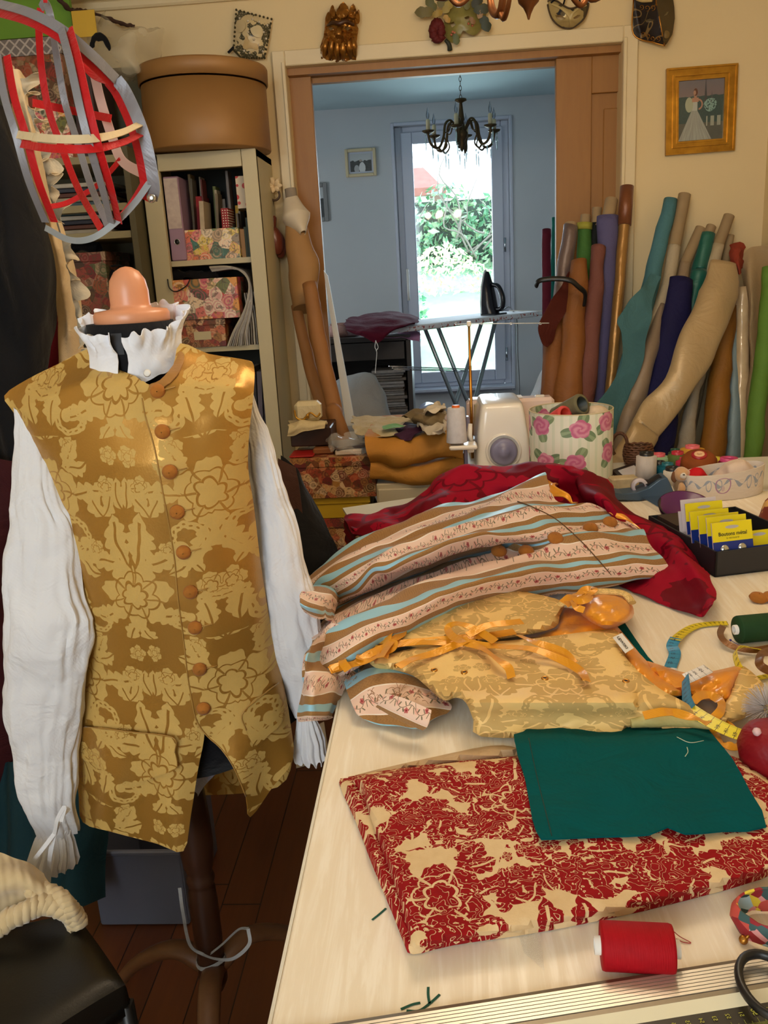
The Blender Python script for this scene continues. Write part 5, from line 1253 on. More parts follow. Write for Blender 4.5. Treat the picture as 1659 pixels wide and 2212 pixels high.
hang('brown and black robe heaped on the floor side between dress form and table', [[(600, 985, 2.0), (640, 1010, 1.98), (655, 1040, 2.0)], [(600, 1080, 1.95), (650, 1090, 1.9), (690, 1110, 1.97)], [(600, 1160, 1.9), (660, 1170, 1.84), (728, 1180, 1.92)], [(600, 1260, 1.86), (670, 1260, 1.8), (730, 1250, 1.88)], [(600, 1560, 1.8), (670, 1560, 1.76), (700, 1560, 1.84)]], M['blackcloth'], 'garment', 'black_robe', folds=.01)
hang('brown cloth hanging between the white sleeve and the black robe', [[(596, 990, 1.93), (636, 1012, 1.93)], [(600, 1060, 1.9), (648, 1060, 1.9)], [(610, 1150, 1.87), (652, 1150, 1.87)]], cloth('dark_brown_cloth', (70, 40, 30), .8), 'garment', 'brown_cloth')

# ================================================================== grey bin, chair, wool scarf
t = thing('storage_bin', 'grey plastic storage bin on the floor behind the wooden stand', 'bin', (-.70, 1.70, 0))
gp = plain('grey_blue_plastic', (92, 96, 112), .5, .08)
m = Mb(); xa, xb = PY(208, 1920, 1.6)[0], PY(398, 1920, 1.6)[0]; zt = PY(300, 1838, 1.6)[2]
for (cx_, cy_, dx, dy) in (((xa+xb)/2, 1.6, xb-xa, .006), ((xa+xb)/2, 1.86, xb-xa, .006), (xa, 1.73, .006, .26), (xb, 1.73, .006, .26)): m.box((cx_, cy_, zt/2+.002), (dx, dy, zt-.004))
m.box(((xa+xb)/2, 1.73, .004), (xb-xa, .26, .006))
obj('body', m, gp, t, bevel=.002)
obj('rim', ringbox(Mb(), 0, 1, 0, 1, .1, 0, 0) if False else Mb().box(((xa+xb)/2, 1.594, zt), (xb-xa+.012, .012, .012), bev=.003).box((xa, 1.73, zt), (.012, .27, .012), bev=.003).box((xb, 1.73, zt), (.012, .27, .012), bev=.003), gp, t)
ch = thing('chair', 'black leather seated chair with slim black metal legs, bottom left corner', 'chair', (-.62, .97, 0))
def seatpt(x, y, z): return PZ(x, y, z)
SZ = .47
A, B, Cc, D = PZ(160, 1962, SZ), PZ(268, 2112, SZ), PZ(-60, 2330, SZ), PZ(-210, 2050, SZ)
G = []
c = (A+B+Cc+D)/4
for i in range(25):
    row = []
    for j in range(25):
        u, v = i/24, j/24; p = (A*(1-u)+B*u)*(1-v)+(D*(1-u)+Cc*u)*v
        e = 1-max(abs(2*u-1), abs(2*v-1))**8; e2 = 1-((2*u-1)**2+(2*v-1)**2)/2
        row.append(p+np.array([0, 0, .012*e2-.012*(1-e)]))
    G.append(row)
m = Mb().grid(np.array(G))
per = [G[0][j] for j in range(25)]+[G[i][24] for i in range(1, 25)]+[G[24][j] for j in range(23, -1, -1)]+[G[i][0] for i in range(23, 0, -1)]
Gs = [[p-np.array([0, 0, h])+(p-c)*k*np.array([1, 1, 0]) for p in per] for h, k in ((0, 0), (.006, .008), (.02, .015), (.045, .015), (.055, 0), (.055, -.3))]
m.grid(np.array(Gs), closed_u=True)
obj('seat', m, M['leather'], ch)
blk = plain('black_metal', (16, 17, 20), .4, .1)
for P_ in (B+(c-B)*.03, A+(c-A)*.06, Cc+(c-Cc)*.05, D+(c-D)*.05):
    obj('leg', Mb().tube([(P_[0], P_[1], .425), (P_[0]+(P_[0]-c[0])*.05, P_[1]+(P_[1]-c[1])*.05, .004)], .013, 4, phase=PI/4), blk, ch)
obj('seat_rail', Mb().tube([B+(c-B)*.03-np.array([0, 0, .05]), A+(c-A)*.06-np.array([0, 0, .05])], .011, 4, phase=PI/4).tube([B+(c-B)*.03-np.array([0, 0, .05]), Cc+(c-Cc)*.05-np.array([0, 0, .05])], .011, 4, phase=PI/4), blk, ch)
# scarf
ws = thing('wool_scarf', 'cream wool scarf with twisted fringe lying on the black chair', 'scarf', tuple(PZ(60, 1930, SZ+.03)))
G = patch([[PZ(x, y, SZ+z) for x, y, z in r] for r in ([(-80, 1960, .03), (-60, 1850, .10), (0, 1846, .11), (45, 1862, .10), (90, 1895, .07)], [(-80, 2010, .03), (-50, 1920, .085), (10, 1900, .10), (60, 1905, .09), (115, 1935, .06)], [(-80, 2060, .02), (-40, 1990, .03), (20, 1960, .035), (80, 1955, .035), (140, 1975, .025)])], 12, 12)
m = Mb().grid(G); rnd_noise(m, .008, 22)
obj('body', m, M['wool'], ws, thick=.012)
def rope(pts, r): 
    P = crs(pts, 14); m = Mb(); k = len(P)
    for ph in (0, PI):
        Q_ = [];
        for i in range(k):
            tt = P[min(i+1, k-1)]-P[max(i-1, 0)]; tt /= np.linalg.norm(tt)+1e-9; a = np.cross(tt, (0, 0, 1)); a /= np.linalg.norm(a); b = np.cross(a, tt)
            w = i*.75+ph; Q_.append(P[i]+r*.62*(math.cos(w)*a+math.sin(w)*b))
        m.tube(Q_, r*.72, 8)
    return m
obj('fringe', rnd_noise(rope([PZ(-60, 2040, SZ+.03), PZ(0, 1998, SZ+.045), PZ(50, 1970, SZ+.055), PZ(100, 1952, SZ+.055), PZ(150, 1972, SZ+.035), PZ(168, 1996, SZ+.01)], .013), .003, 60), M['wool'], ws)
obj('fringe', rnd_noise(rope([PZ(60, 1925, SZ+.075), PZ(105, 1925, SZ+.065), PZ(140, 1948, SZ+.055), PZ(158, 1975, SZ+.035)], .010), .003, 60), M['wool'], ws)
# ================================================================== masks and the gilt framed photo
def mask(label, poly, mt, Yb=3.285, bulge=.045, holes=(), res=3.5, ridge=None, thick=.002, smooth=2, amp=.002, s=30, flatten=None):
    P = np.array(poly, float); cx, cy = P.mean(0); x0, x1 = P[:, 0].min(), P[:, 0].max(); y0, y1 = P[:, 1].min(), P[:, 1].max()
    def f(x, y):
        u = (x-(ridge(y) if ridge else cx))/((x1-x0)/2); v = (y-cy)/((y1-y0)/2)
        h = bulge*(max(0, 1-abs(u)**(1.0 if ridge else 2.2)))*(max(.15, 1-abs(v)**3)*.9+.1) if ridge else bulge*max(0, 1-abs(u)**2.2)*max(0, 1-abs(v)**2.6)
        return PY(x, y, Yb-h-.004+amp*fb((x, y, 0), 1/s*3))
    t = thing('mask', label, 'mask', tuple(PY(cx, cy, Yb)))
    obj('face', Mb().sheet(poly, f, res, smooth, holes=holes), mt, t, thick=thick)
    return t, f
# pearl grey mask
pm = material('pearly_mask', lambda: (lambda c: {'color': mixc((nz(c[3], 26, 3) > .5), (204, 184, 140), mixc((X(voro(c[3], 160).outputs[0]) < .35), (74, 70, 50), (150, 140, 110)))})(coords()), rough=.35)
t, f = mask('white and pewter grey four cornered mask studded with pearls, leftmost on the wall', [(511, 22), (545, 30), (587, 42), (582, 80), (572, 126), (545, 124), (522, 126), (505, 108), (505, 70)], pm, bulge=.035, smooth=1, holes=[[(545, 72), (549, 68), (551, 74), (547, 80)]])
rim = [tuple(p) for p in [(511, 22), (587, 42), (572, 126), (522, 126), (505, 108), (511, 22)]]
m = Mb()
for a, b in zip(rim, rim[1:]):
    n = 9
    for i in range(n):
        x, y = a[0]+(b[0]-a[0])*i/n, a[1]+(b[1]-a[1])*i/n; p = f(x, y); m.lathe([(.0005, .004), (.004, .001), (.0035, -.003), (.0005, -.004)], 8, tuple(p-np.array([0, .004, 0])), (0, -1, 0))
obj('beaded_rim', m, plain('pewter_beads', (80, 72, 44), .4, .3, 60), t)
m = Mb()
for (x, y) in ((537, 70), (560, 48), (549, 86), (547, 103), (570, 70), (536, 46), (560, 98), (528, 110), (575, 84), (518, 40), (568, 112), (546, 42), (524, 60), (540, 115), (578, 55)):
    p = f(x, y); m.lathe([(.0003, .004), (.0028, .0028), (.004, 0), (.0028, -.0028)], 10, tuple(p-np.array([0, .004, 0])), (0, -1, 0))
obj('pearls', m, plain('pearl', (230, 220, 200), .2), t)
for poly, cc in (([(514, 46), (528, 46), (531, 62), (518, 72), (511, 60)], (206, 186, 142)), ([(543, 62), (560, 56), (568, 66), (566, 80), (556, 82), (545, 74)], (218, 200, 156)), ([(533, 78), (540, 92), (556, 96), (556, 108), (540, 104), (534, 108), (526, 104), (528, 92)], (206, 176, 120))):
    obj('feature', Mb().sheet(poly, lambda x, y: f(x, y)-np.array([0, .006, 0]), 4, 3), plain('mask_cream', cc, .5), t, thick=.004)
obj('tie', Mb().box(PY(499, 108, 3.27), (.006, .01, .028), ry=.9), M['blackcloth'], t)
# gilded leaf crowned mask
gm = material('gilded_mask', lambda: (lambda c: {'color': mixc(nz(c[3], 35, 3), (196, 136, 54), (84, 48, 20)), 'bump': nz(c[3], 60, 3)})(coords()), rough=.32, metal=.7, bump_s=.5)
t, f = mask('gilded brown mask with leaf crown and flowing beard, second from the left', [(703, 40), (710, 30), (716, 13), (722, 20), (728, 30), (734, 14), (743, 5), (751, 14), (754, 26), (760, 12), (766, 12), (770, 28), (775, 22), (768, 50), (774, 62), (770, 90), (772, 100), (769, 130), (758, 128), (748, 133), (738, 128), (728, 135), (716, 131), (694, 128), (692, 100), (699, 80), (702, 60)], gm, bulge=.05, smooth=1, holes=[[(708, 60), (716, 58), (722, 62), (714, 66)], [(744, 60), (752, 57), (758, 62), (750, 66)]], amp=.012, s=10)
for poly in ([(713, 34), (719, 13), (725, 34), (719, 42)], [(727, 32), (743, 6), (753, 30), (742, 42)], [(752, 34), (763, 11), (771, 34), (762, 42)], [(704, 44), (711, 28), (716, 44), (710, 52)], [(767, 42), (775, 23), (777, 48), (771, 54)]):
    obj('crown_leaf', Mb().sheet(poly, lambda x, y: f(x, y)-np.array([0, .012, 0]), 4, 3), gm, t, thick=.004)
obj('nose', Mb().tube([f(734, 56)-np.array([0, .004, 0]), f(733, 72)-np.array([0, .016, 0]), f(732, 82)-np.array([0, .018, 0])], [.006, .010, .011], 12), gm, t)
obj('brow', Mb().tube(crs([f(708, 55), f(720, 50)-np.array([0, .01, 0]), f(733, 53)-np.array([0, .012, 0]), f(748, 48)-np.array([0, .01, 0]), f(764, 54)], 5), [.004, .008, .005], 10), plain('dark_gilt', (70, 38, 18), .4), t)
for k, (a, b) in enumerate((((706, 84), (700, 124)), ((718, 88), (714, 128)), ((729, 92), (730, 132)), ((741, 92), (742, 130)), ((753, 88), (758, 126)), ((763, 82), (768, 122)))):
    obj('beard_lock', Mb().tube(crs([f(*a)-np.array([0, .004, 0]), (f(*a)+f(*b))/2-np.array([0, .016, 0]), f(*b)-np.array([0, .004, 0])], 5), [.007, .012, .005], 10), gm, t)
# carnival mask overgrown with leaves
vm = plain('olive_gold_mask', (150, 140, 70), .4, .4, 30)
t, f = mask('green and gold carnival mask with vine leaves and a big dark red flower', [(965, 2), (990, -12), (1020, -6), (1045, 10), (1050, 40), (1036, 66), (1024, 76), (1010, 72), (1000, 66), (992, 84), (980, 92), (966, 84), (960, 50)], vm, bulge=.04, holes=[[(971, 50), (980, 47), (985, 54), (976, 60)], [(1003, 38), (1012, 34), (1018, 42), (1009, 47)]])
m = Mb()
for i in range(11):
    a = i/11*2*PI; c = PY(945+10*math.cos(a), 68+18*math.sin(a), 3.235); m.tube([PY(948, 92, 3.25), c, PY(943+13*math.cos(a), 62+23*math.sin(a), 3.24)], [.004, .016, .006], 8)
obj('flower', rnd_noise(m, .006, 40), cloth('wine_petals', (96, 24, 24), .7), t)
for i, (x, y, r, a, cc) in enumerate(((918, 26, 20, 3.2, (112, 100, 44)), (932, 10, 16, 2.2, (96, 96, 44)), (955, 2, 16, 1.2, (120, 112, 56)), (944, 30, 12, .5, (170, 140, 60)), (966, 16, 15, 1, (172, 150, 70)), (965, 40, 10, -1, (190, 150, 70)), (1040, 20, 18, .2, (60, 66, 44)), (1048, 50, 18, -1.2, (44, 58, 40)), (1030, 4, 16, .9, (52, 56, 40)), (1020, 44, 9, -1, (150, 110, 70)), (985, 84, 12, -1.4, (90, 100, 56)), (1008, 10, 12, 1.6, (110, 108, 50)), (1038, 30, 10, -2, (176, 140, 100)))):
    P_ = [(x+r*math.cos(a+b)*q, y-r*math.sin(a+b)*q) for b, q in ((PI, 1), (PI*.72, .75), (PI*.5, .5), (PI*.3, .8), (0, 1.15), (-PI*.3, .8), (-PI*.5, .5), (-PI*.72, .75))]
    obj('leaf', Mb().sheet(P_, lambda X_, Y_: PY(X_, Y_, 3.235-.012*math.cos((X_-x)/r)+.004*(i % 3)), 4, 2), plain('mask_leaf_%d' % i, cc, .5, .3, 40), t, thick=.0015)
m = Mb().tube(crs([PY(962, 86, 3.25), PY(970, 96, 3.25), PY(972, 108, 3.26)], 4), [.006, .009], 8); obj('stem', m, plain('dark_green_stem', (40, 44, 30), .6), t)
m = Mb()
for x, y in ((1012, 52), (1020, 56), (978, 70), (975, 76), (982, 72)): m.lathe([(.0004, .004), (.003, .003), (.0045, 0), (.003, -.003)], 10, tuple(f(x, y)-np.array([0, .006, 0])), (0, -1, 0))
obj('berries', m, plain('pink_berries', (200, 120, 90), .3), t)
# blue and gold half mask
bm = material('blue_gold_mask', lambda: (lambda c: {'color': mixc((nz(c[3], 22, 2) > .52), (176, 156, 104), mixc((nz(c[3], 50, 2) > .5), (40, 44, 56), (90, 78, 52)))})(coords()), rough=.35, metal=.2)
P_ = [(1183, 4), (1200, 2), (1216, 12), (1232, 19), (1250, 14), (1270, 6), (1268, 24), (1260, 42), (1244, 56), (1231, 62), (1214, 59), (1200, 50), (1189, 34)]
t, f = mask('blue, cream and gold half mask with a pale Y shaped nose line', P_, bm, bulge=.045, holes=[[(1200, 33), (1210, 32), (1222, 40), (1212, 44), (1202, 40)], [(1238, 38), (1248, 32), (1254, 33), (1248, 40), (1240, 41)]])
m = Mb(); off = np.array([0, .003, 0])
m.tube([f(*p)-off for p in crs(P_, 4, True)], .003, 6); obj('braided_edge', m, plain('dark_braid', (70, 54, 34), .6), t)
m = strip(Mb(), [f(*p)-off*1.5 for p in crs([(1192, 10), (1210, 18), (1226, 32), (1231, 42), (1231, 58)], 5)], .006, (0, -1, 0)); strip(m, [f(*p)-off*1.5 for p in crs([(1266, 12), (1248, 20), (1236, 30), (1231, 42)], 5)], .006, (0, -1, 0))
obj('nose_line', m, plain('cream_gold', (196, 176, 120), .4), t, thick=.002)
obj('tie', Mb().tube(crs([PY(1190, 6, 3.27), PY(1205, -6, 3.26), PY(1222, -8, 3.26)], 4), .003, 6).tube([PY(1217, 10, 3.27), PY(1222, -8, 3.26)], .003, 6).tube([PY(1254, 10, 3.27), PY(1250, -8, 3.26)], .003, 6), M['blackcloth'], t)
# black folded mask
km = material('black_mask', lambda: (lambda c: {'color': mixc((xabs(frac(nz(c[3], 9, 1)*7)-.5) < .05), (26, 18, 20), (120, 96, 56))})(coords()), rough=.5)
P_ = [(1366, -20), (1368, 0), (1368, 74), (1392, 88), (1414, 93), (1434, 99), (1440, 94), (1452, 74), (1457, 40), (1456, 16), (1451, -20)]
t, f = mask('tall black and bronze mask folded down the middle with swirls, rightmost on the wall', P_, km, bulge=.07, smooth=1, ridge=lambda y: 1415+(y+0)*.2, holes=[[(1392, 44), (1404, 40), (1414, 43), (1404, 48), (1396, 48)], [(1432, 36), (1440, 26), (1446, 24), (1441, 32)]])
obj('bronze_half', Mb().sheet([(1416, -18), (1417, 8), (1424, 40), (1430, 74), (1434, 98), (1440, 93), (1451, 74), (1456, 40), (1455, 16), (1450, -18)], lambda x, y: f(x, y)-np.array([0, .002, 0]), 5, 1, holes=[[(1432, 36), (1440, 26), (1446, 24), (1441, 32)]]), plain('bronze_brown', (84, 68, 38), .45, .25, 18), t, thick=.001)
m = Mb()
for (x, y, s_) in ((1385, 16, 6), (1397, 18, 7), (1409, 17, 7), (1388, 74, 6), (1398, 78, 6), (1408, 84, 6), (1421, 84, 6)):
    m.tube([f(x+s_*q/8*math.cos(q), y+s_*q/8*math.sin(q))-np.array([0, .004, 0]) for q in np.linspace(1, 8, 22)], .0011, 5)
obj('swirls', m, M['brass'], t)
m = Mb().tube([f(*p)-np.array([0, .003, 0]) for p in crs([(1368, 0), (1368, 74), (1414, 93), (1436, 99)], 6)], .0025, 6).tube([f(*p)-np.array([0, .003, 0]) for p in ((1416, -18), (1417, 8), (1424, 40), (1430, 74), (1435, 99))], .002, 6)
obj('edge_braid', m, M['brass'], t)
obj('boss', Mb().lathe([(.0005, .004), (.008, .003), (.012, 0)], 20, tuple(f(1439, 75)-np.array([0, .004, 0])), (.3, -1, 0)), plain('ochre_spot', (120, 96, 50), .5), t)
obj('ivory_band', Mb().tube(crs([f(1374, -2)-np.array([0, .006, 0]), f(1386, 3)-np.array([0, .01, 0]), f(1408, 2)-np.array([0, .008, 0])], 5), .006, 8), plain('ivory', (206, 180, 120), .4), t)

def b_gown():
    x, y, z, v = coords('UV'); n = nz(v, 7, 3); k = nz(v, 30, 2)
    sky = mixc(y, (170, 120, 100), (130, 116, 116)); trees = mixc(k, (44, 62, 58), (70, 96, 92)); ground = mixc(n, (110, 104, 90), (84, 82, 74))
    c = mixc((y < (.70+n*.06)), sky, trees); c = mixc((y < .30), c, ground)
    pil = (frac(x*7) < .55)*(y < .40)*(y > .24)*(x > .62); c = mixc(pil, c, (176, 168, 146))
    tw = (xabs(x-.60) < (1-y)*.075+.004)*(y > .62); c = mixc(tw, c, (72, 70, 72))
    tw2 = (xabs(x-.73) < (.80-y)*.12)*(y > .62)*(y < .8); c = mixc(tw2, c, (86, 84, 84))
    c = mixc((hyp((x-.70)*.8, y-.58) < .08+n*.06)*(k > .45), c, (150, 176, 160))
    gw = (xabs(x-.36-(.5-y)*.05) < ((.53-y)*.62+.045))*(y < .53)*(y > .02); c = mixc(gw, c, mixc(nz(vec((x-.36)*26/(1.05-y*1.6), y*3, 0), 1, 3), (216, 206, 186), (120, 112, 100)))
    bod = (xabs(x-.37) < .055)*(y > .5)*(y < .66); c = mixc(bod, c, (206, 198, 180))
    fur = (hyp(x-.25, (y-.60)*.7) < .085); c = mixc(fur, c, (190, 184, 150))
    sk = (xabs(x-.38) < .07)*(y > .64)*(y < .71); c = mixc(sk, c, (200, 140, 110))
    nk = (xabs(x-.38) < .028)*(y > .68)*(y < .78); c = mixc(nk, c, (196, 136, 106))
    arm = (xabs(hyp(x-.45, y-.60)-.075) < .014)*(x > .45); c = mixc(arm, c, (200, 140, 112))
    hd = (hyp(x-.385, (y-.80)*.75) < .045); c = mixc(hd, c, (104, 52, 30)); c = mixc((hyp(x-.365, (y-.79)*.75) < .028), c, (200, 146, 116))
    return {'color': c}
gp_ = material('photo_print_bride', b_gown, rough=.25)
t = thing('picture_frame', 'gilt framed colour photo of a woman in a wide pale gown, hanging on the right', 'picture', tuple(PY(1513, 335, WY)))
# slightly tilted on its nail, profile of three steps
cn = [np.array(PY(x, y, WY-.004)) for x, y in ((1436, 337), (1584, 326), (1592, 138), (1438, 150))]
cc_ = sum(cn)/4
def fr_ring(s0, s1, y0, y1):
    G = []
    for (s_, yy) in ((s0, y0), (s0, y1), (s1, y1), (s1, y0)):
        G.append([cc_+(c-cc_)*np.array([1, 0, 1])+(-np.sign((c-cc_)[[0]])[0]*s_*np.array([1, 0, 0])-np.sign((c-cc_)[2])*s_*np.array([0, 0, 1]))+np.array([0, -yy, 0]) for c in cn])
    return G
m = Mb()
for s0, s1, h in ((0, .006, .016), (.006, .022, .011), (.022, .028, .018), (.028, .036, .012), (.036, .042, .015)):
    o = Mb(); o.grid(np.array(fr_ring(s0, s1, 0, h)), closed_u=True); o.flat = [True]*len(o.f)
    m.add(o.v, o.f, None, True)
obj('frame', m, M['gold'], t)
I = [cc_+(c-cc_)*np.array([1, 0, 1])-np.sign((c-cc_)[0])*.04*np.array([1, 0, 0])-np.sign((c-cc_)[2])*.04*np.array([0, 0, 1])+np.array([0, -.006, 0]) for c in cn]
obj('photo', Mb().grid([[I[0], I[1]], [I[3], I[2]]]), gp_, t, thick=.001)
obj('glass', Mb().grid([[I[0]-np.array([0, .004, 0]), I[1]-np.array([0, .004, 0])], [I[3]-np.array([0, .004, 0]), I[2]-np.array([0, .004, 0])]]), M['glass'], t)
# ================================================================== worktop
t = thing('worktable', 'large whitewashed wood grain cutting table in the foreground', 'table', (.5, 1.3, 0))
obj('tabletop', Mb().box((.52, 1.235, T-.014), (1.34, 1.77, .028), bev=.002), M['table'], t)
obj('edge_band', Mb().box((-.1515, 1.235, T-.014), (.003, 1.768, .027)), M['edge'], t)
for x, y in ((-.02, .45), (1.1, .45), (-.02, 2.02), (1.1, 2.02)): obj('leg', Mb().box((x, y, (T-.03)/2), (.05, .05, T-.032)), M['edge'], t)
t = thing('machine_table', 'second white table at the back carrying the two sewing machines', 'table', (.62, 2.5, 0))
obj('tabletop', Mb().prism([(.06, 2.125, T-.027), (1.19, 2.125, T-.027), (1.19, 2.50, T-.027), (.50, 2.50, T-.027), (.50, 2.85, T-.027), (.06, 2.85, T-.027)], (0, 0, .027)), M['edge'], t, bevel=.002)
for x, y in ((.1, 2.2), (1.1, 2.2), (.1, 2.78), (1.1, 2.45), (.45, 2.78)): obj('leg', Mb().box((x, y, (T-.03)/2), (.04, .04, T-.032)), M['edge'], t)
t = thing('drawing_board', 'pale board jutting out over the table corner under the crimson cloth', 'board', tuple(PZ(860, 1120, T)))
bz = T+.006
pp = [PZ(740, 1098, bz), PZ(925, 1071, bz), PZ(1010, 1120, bz), PZ(792, 1180, bz)]
obj('board', Mb().prism([p-np.array([0, 0, .005]) for p in pp], (0, 0, .006)), plain('greenish_white_board', (206, 204, 184), .5, .05), t)
solo('paper_sheet', Mb().prism([PZ(768, 1140, bz+.002), PZ(880, 1120, bz+.002), PZ(900, 1165, bz+.002), PZ(792, 1186, bz+.002)], (0, 0, .001)), plain('white_paper', (226, 222, 222), .6, .03), 'white paper sheet poking out from under the crimson cloth', 'paper')

TZ = lambda x, y, h=0.: PZ(x, y, T+h)
def tpatch(rows, nu=10, nv=8): return patch([[TZ(*q) for q in r] for r in rows], nu, nv)
# ---- crimson damask cloth
rows = [[(762, 1122, 0), (880, 1100, 0), (970, 1062, 0), (1090, 1048, 0), (1200, 1046, 0), (1290, 1070, 0), (1345, 1120, 0), (1440, 1165, 0), (1535, 1245, 0)],
        [(748, 1124, .014), (880, 1094, .03), (975, 1016, .10), (1090, 1010, .115), (1212, 1003, .12), (1292, 1032, .10), (1342, 1094, .06), (1450, 1150, .04), (1543, 1256, .02)],
        [(756, 1140, .014), (890, 1122, .05), (990, 1050, .09), (1100, 1040, .10), (1212, 1040, .095), (1292, 1075, .11), (1358, 1122, .06), (1462, 1178, .05), (1548, 1290, .03)],
        [(790, 1156, .012), (905, 1150, .03), (1000, 1110, .05), (1100, 1090, .05), (1222, 1086, .05), (1310, 1130, .05), (1372, 1170, .04), (1440, 1215, .02), (1544, 1310, .03)],
        [(830, 1164, .008), (930, 1190, .008), (1020, 1180, .008), (1120, 1170, .008), (1250, 1170, .008), (1340, 1200, .01), (1384, 1240, .01), (1430, 1272, .015), (1522, 1332, .006)],
        [(860, 1200, .004), (960, 1230, .004), (1040, 1230, .004), (1140, 1230, .004), (1260, 1240, .004), (1345, 1268, .004), (1385, 1290, .004), (1432, 1310, .004), (1490, 1327, .004)]]
m = Mb().grid(tpatch(rows, 14, 12)); rnd_noise(m, .018, 10, 5); rnd_noise(m, .006, 26, 9)
m.displace(lambda x, y, z: (0, 0, max(0, T+.004-z)))
solo('crimson_cloth', m, M['crimson'], 'crimson damask cloth heaped across the table behind the striped coat', 'cloth', thick=.0025)
m = Mb().grid(patch([[TZ(748, 1126, .016), TZ(762, 1138, .016), TZ(790, 1150, .014)], [TZ(744, 1132, .0), TZ(756, 1148, -.004), TZ(770, 1160, -.004)], [PX(748, 1180, -.262), PX(758, 1186, -.25), PX(768, 1192, -.235)]], 6, 8)); rnd_noise(m, .006, 30)
solo('crimson_cloth_end', m, M['crimson'], 'end of the crimson cloth hanging over the board edge', 'cloth', thick=.0025)

# ---- striped coat
ct = thing('striped_coat', 'blue, tan and cream striped floral silk coat lying in folds across the table', 'coat', tuple(TZ(1000, 1250)))
rows = [[(652, 1264, -.01), (735, 1190, .05), (860, 1134, .07), (990, 1092, .09), (1090, 1064, .11), (1180, 1032, .13)],
        [(664, 1282, .03), (745, 1214, .08), (870, 1160, .10), (1000, 1114, .11), (1110, 1087, .125), (1212, 1076, .125)],
        [(696, 1296, .02), (770, 1240, .075), (890, 1186, .11), (1010, 1142, .125), (1150, 1112, .12), (1300, 1100, .09)],
        [(722, 1306, .01), (800, 1256, .06), (905, 1206, .105), (1022, 1170, .12), (1180, 1142, .10), (1366, 1124, .06)],
        [(706, 1332, .0), (796, 1282, .012), (912, 1238, .02), (1036, 1196, .04), (1206, 1172, .08), (1398, 1162, .05)],
        [(672, 1392, .03), (768, 1340, .07), (900, 1282, .09), (1060, 1240, .09), (1230, 1214, .07), (1424, 1200, .04)],
        [(660, 1450, .02), (758, 1400, .065), (892, 1330, .075), (1060, 1280, .06), (1240, 1256, .04), (1440, 1236, .022)],
        [(664, 1500, -.02), (745, 1450, .03), (880, 1378, .02), (1050, 1310, .012), (1200, 1288, .012), (1335, 1262, .012)]]
G = patch([[TZ(*q) for q in r] for r in rows], 26, 20)
m = Mb().grid(G); rnd_noise(m, .010, 8, 3); rnd_noise(m, .004, 22, 7)
def foldz(x, y, z):
    a = math.sin((x*.8-y*1.0)*46+3*fb((x, y, 0), 4))*.5+.5
    return (0, 0, (.010*a**3-.003)*min(1, max(0, (z-T)/.05)))
m.displace(foldz); m.displace(lambda x, y, z: (0, 0, max(0, T+.006-z) if x > -.15 else 0))
m.uv = [[(a*.95, b*.47) for a, b in f] for f in m.uv]
obj('body', m, M['coat'], ct, thick=.003); coatm = m
def spiece(name, rows, nu=14, nv=12, amp=.005, seed=1., uv=(0, 0, .3, .2), mt=None, par=None, lab=None, thick=.0025):
    G = patch([[(TZ(*q) if len(q) == 3 else PX(q[0], q[1], q[3])) for q in r] for r in rows], nu, nv); m = Mb().grid(G); rnd_noise(m, amp, 18, seed)
    u0, v0, du, dv = uv; m.uv = [[(u0+a*du, v0+b*dv) for a, b in f] for f in m.uv]
    return obj(name, m, mt or M['coat'], par or ct, thick=thick, label=lab)
# cuff of the far sleeve, hanging over the table edge at the left
spiece('cuff', [[(655, 1262, .012), (690, 1262, .05), (725, 1270, .04), (742, 1290, .01)], [(650, 1290, 0, -.20), (672, 1300, 0, -.185), (700, 1308, 0, -.175), (726, 1318, .0)], [(655, 1318, 0, -.20), (676, 1330, 0, -.185), (700, 1336, 0, -.175), (722, 1342, -.0)]], uv=(.1, .08, .12, .13))
spiece('cuff_lining', [[(660, 1266, .0), (700, 1262, .03), (728, 1276, .02)], [(672, 1290, -.01), (700, 1296, .0), (722, 1296, .01)]], mt=cloth('dark_lining', (44, 46, 52), .8), uv=(0, 0, 1, 1))
# near sleeve hanging down over the left edge of the table
spiece('sleeve', [[(690, 1368, .05), (720, 1350, .07), (760, 1370, .06), (800, 1400, .03)], [(658, 1410, 0, -.19), (700, 1410, .04), (740, 1430, .03), (780, 1450, .012)], [(650, 1470, 0, -.20), (676, 1475, 0, -.175), (712, 1470, 0, -.16), (748, 1482, .012)], [(648, 1530, 0, -.20), (672, 1535, 0, -.178), (700, 1540, 0, -.165), (722, 1540, 0, -.158)], [(650, 1552, 0, -.20), (672, 1558, 0, -.18), (700, 1558, 0, -.168), (722, 1550, 0, -.158)]], uv=(0, .03, .26, .20), amp=.008)
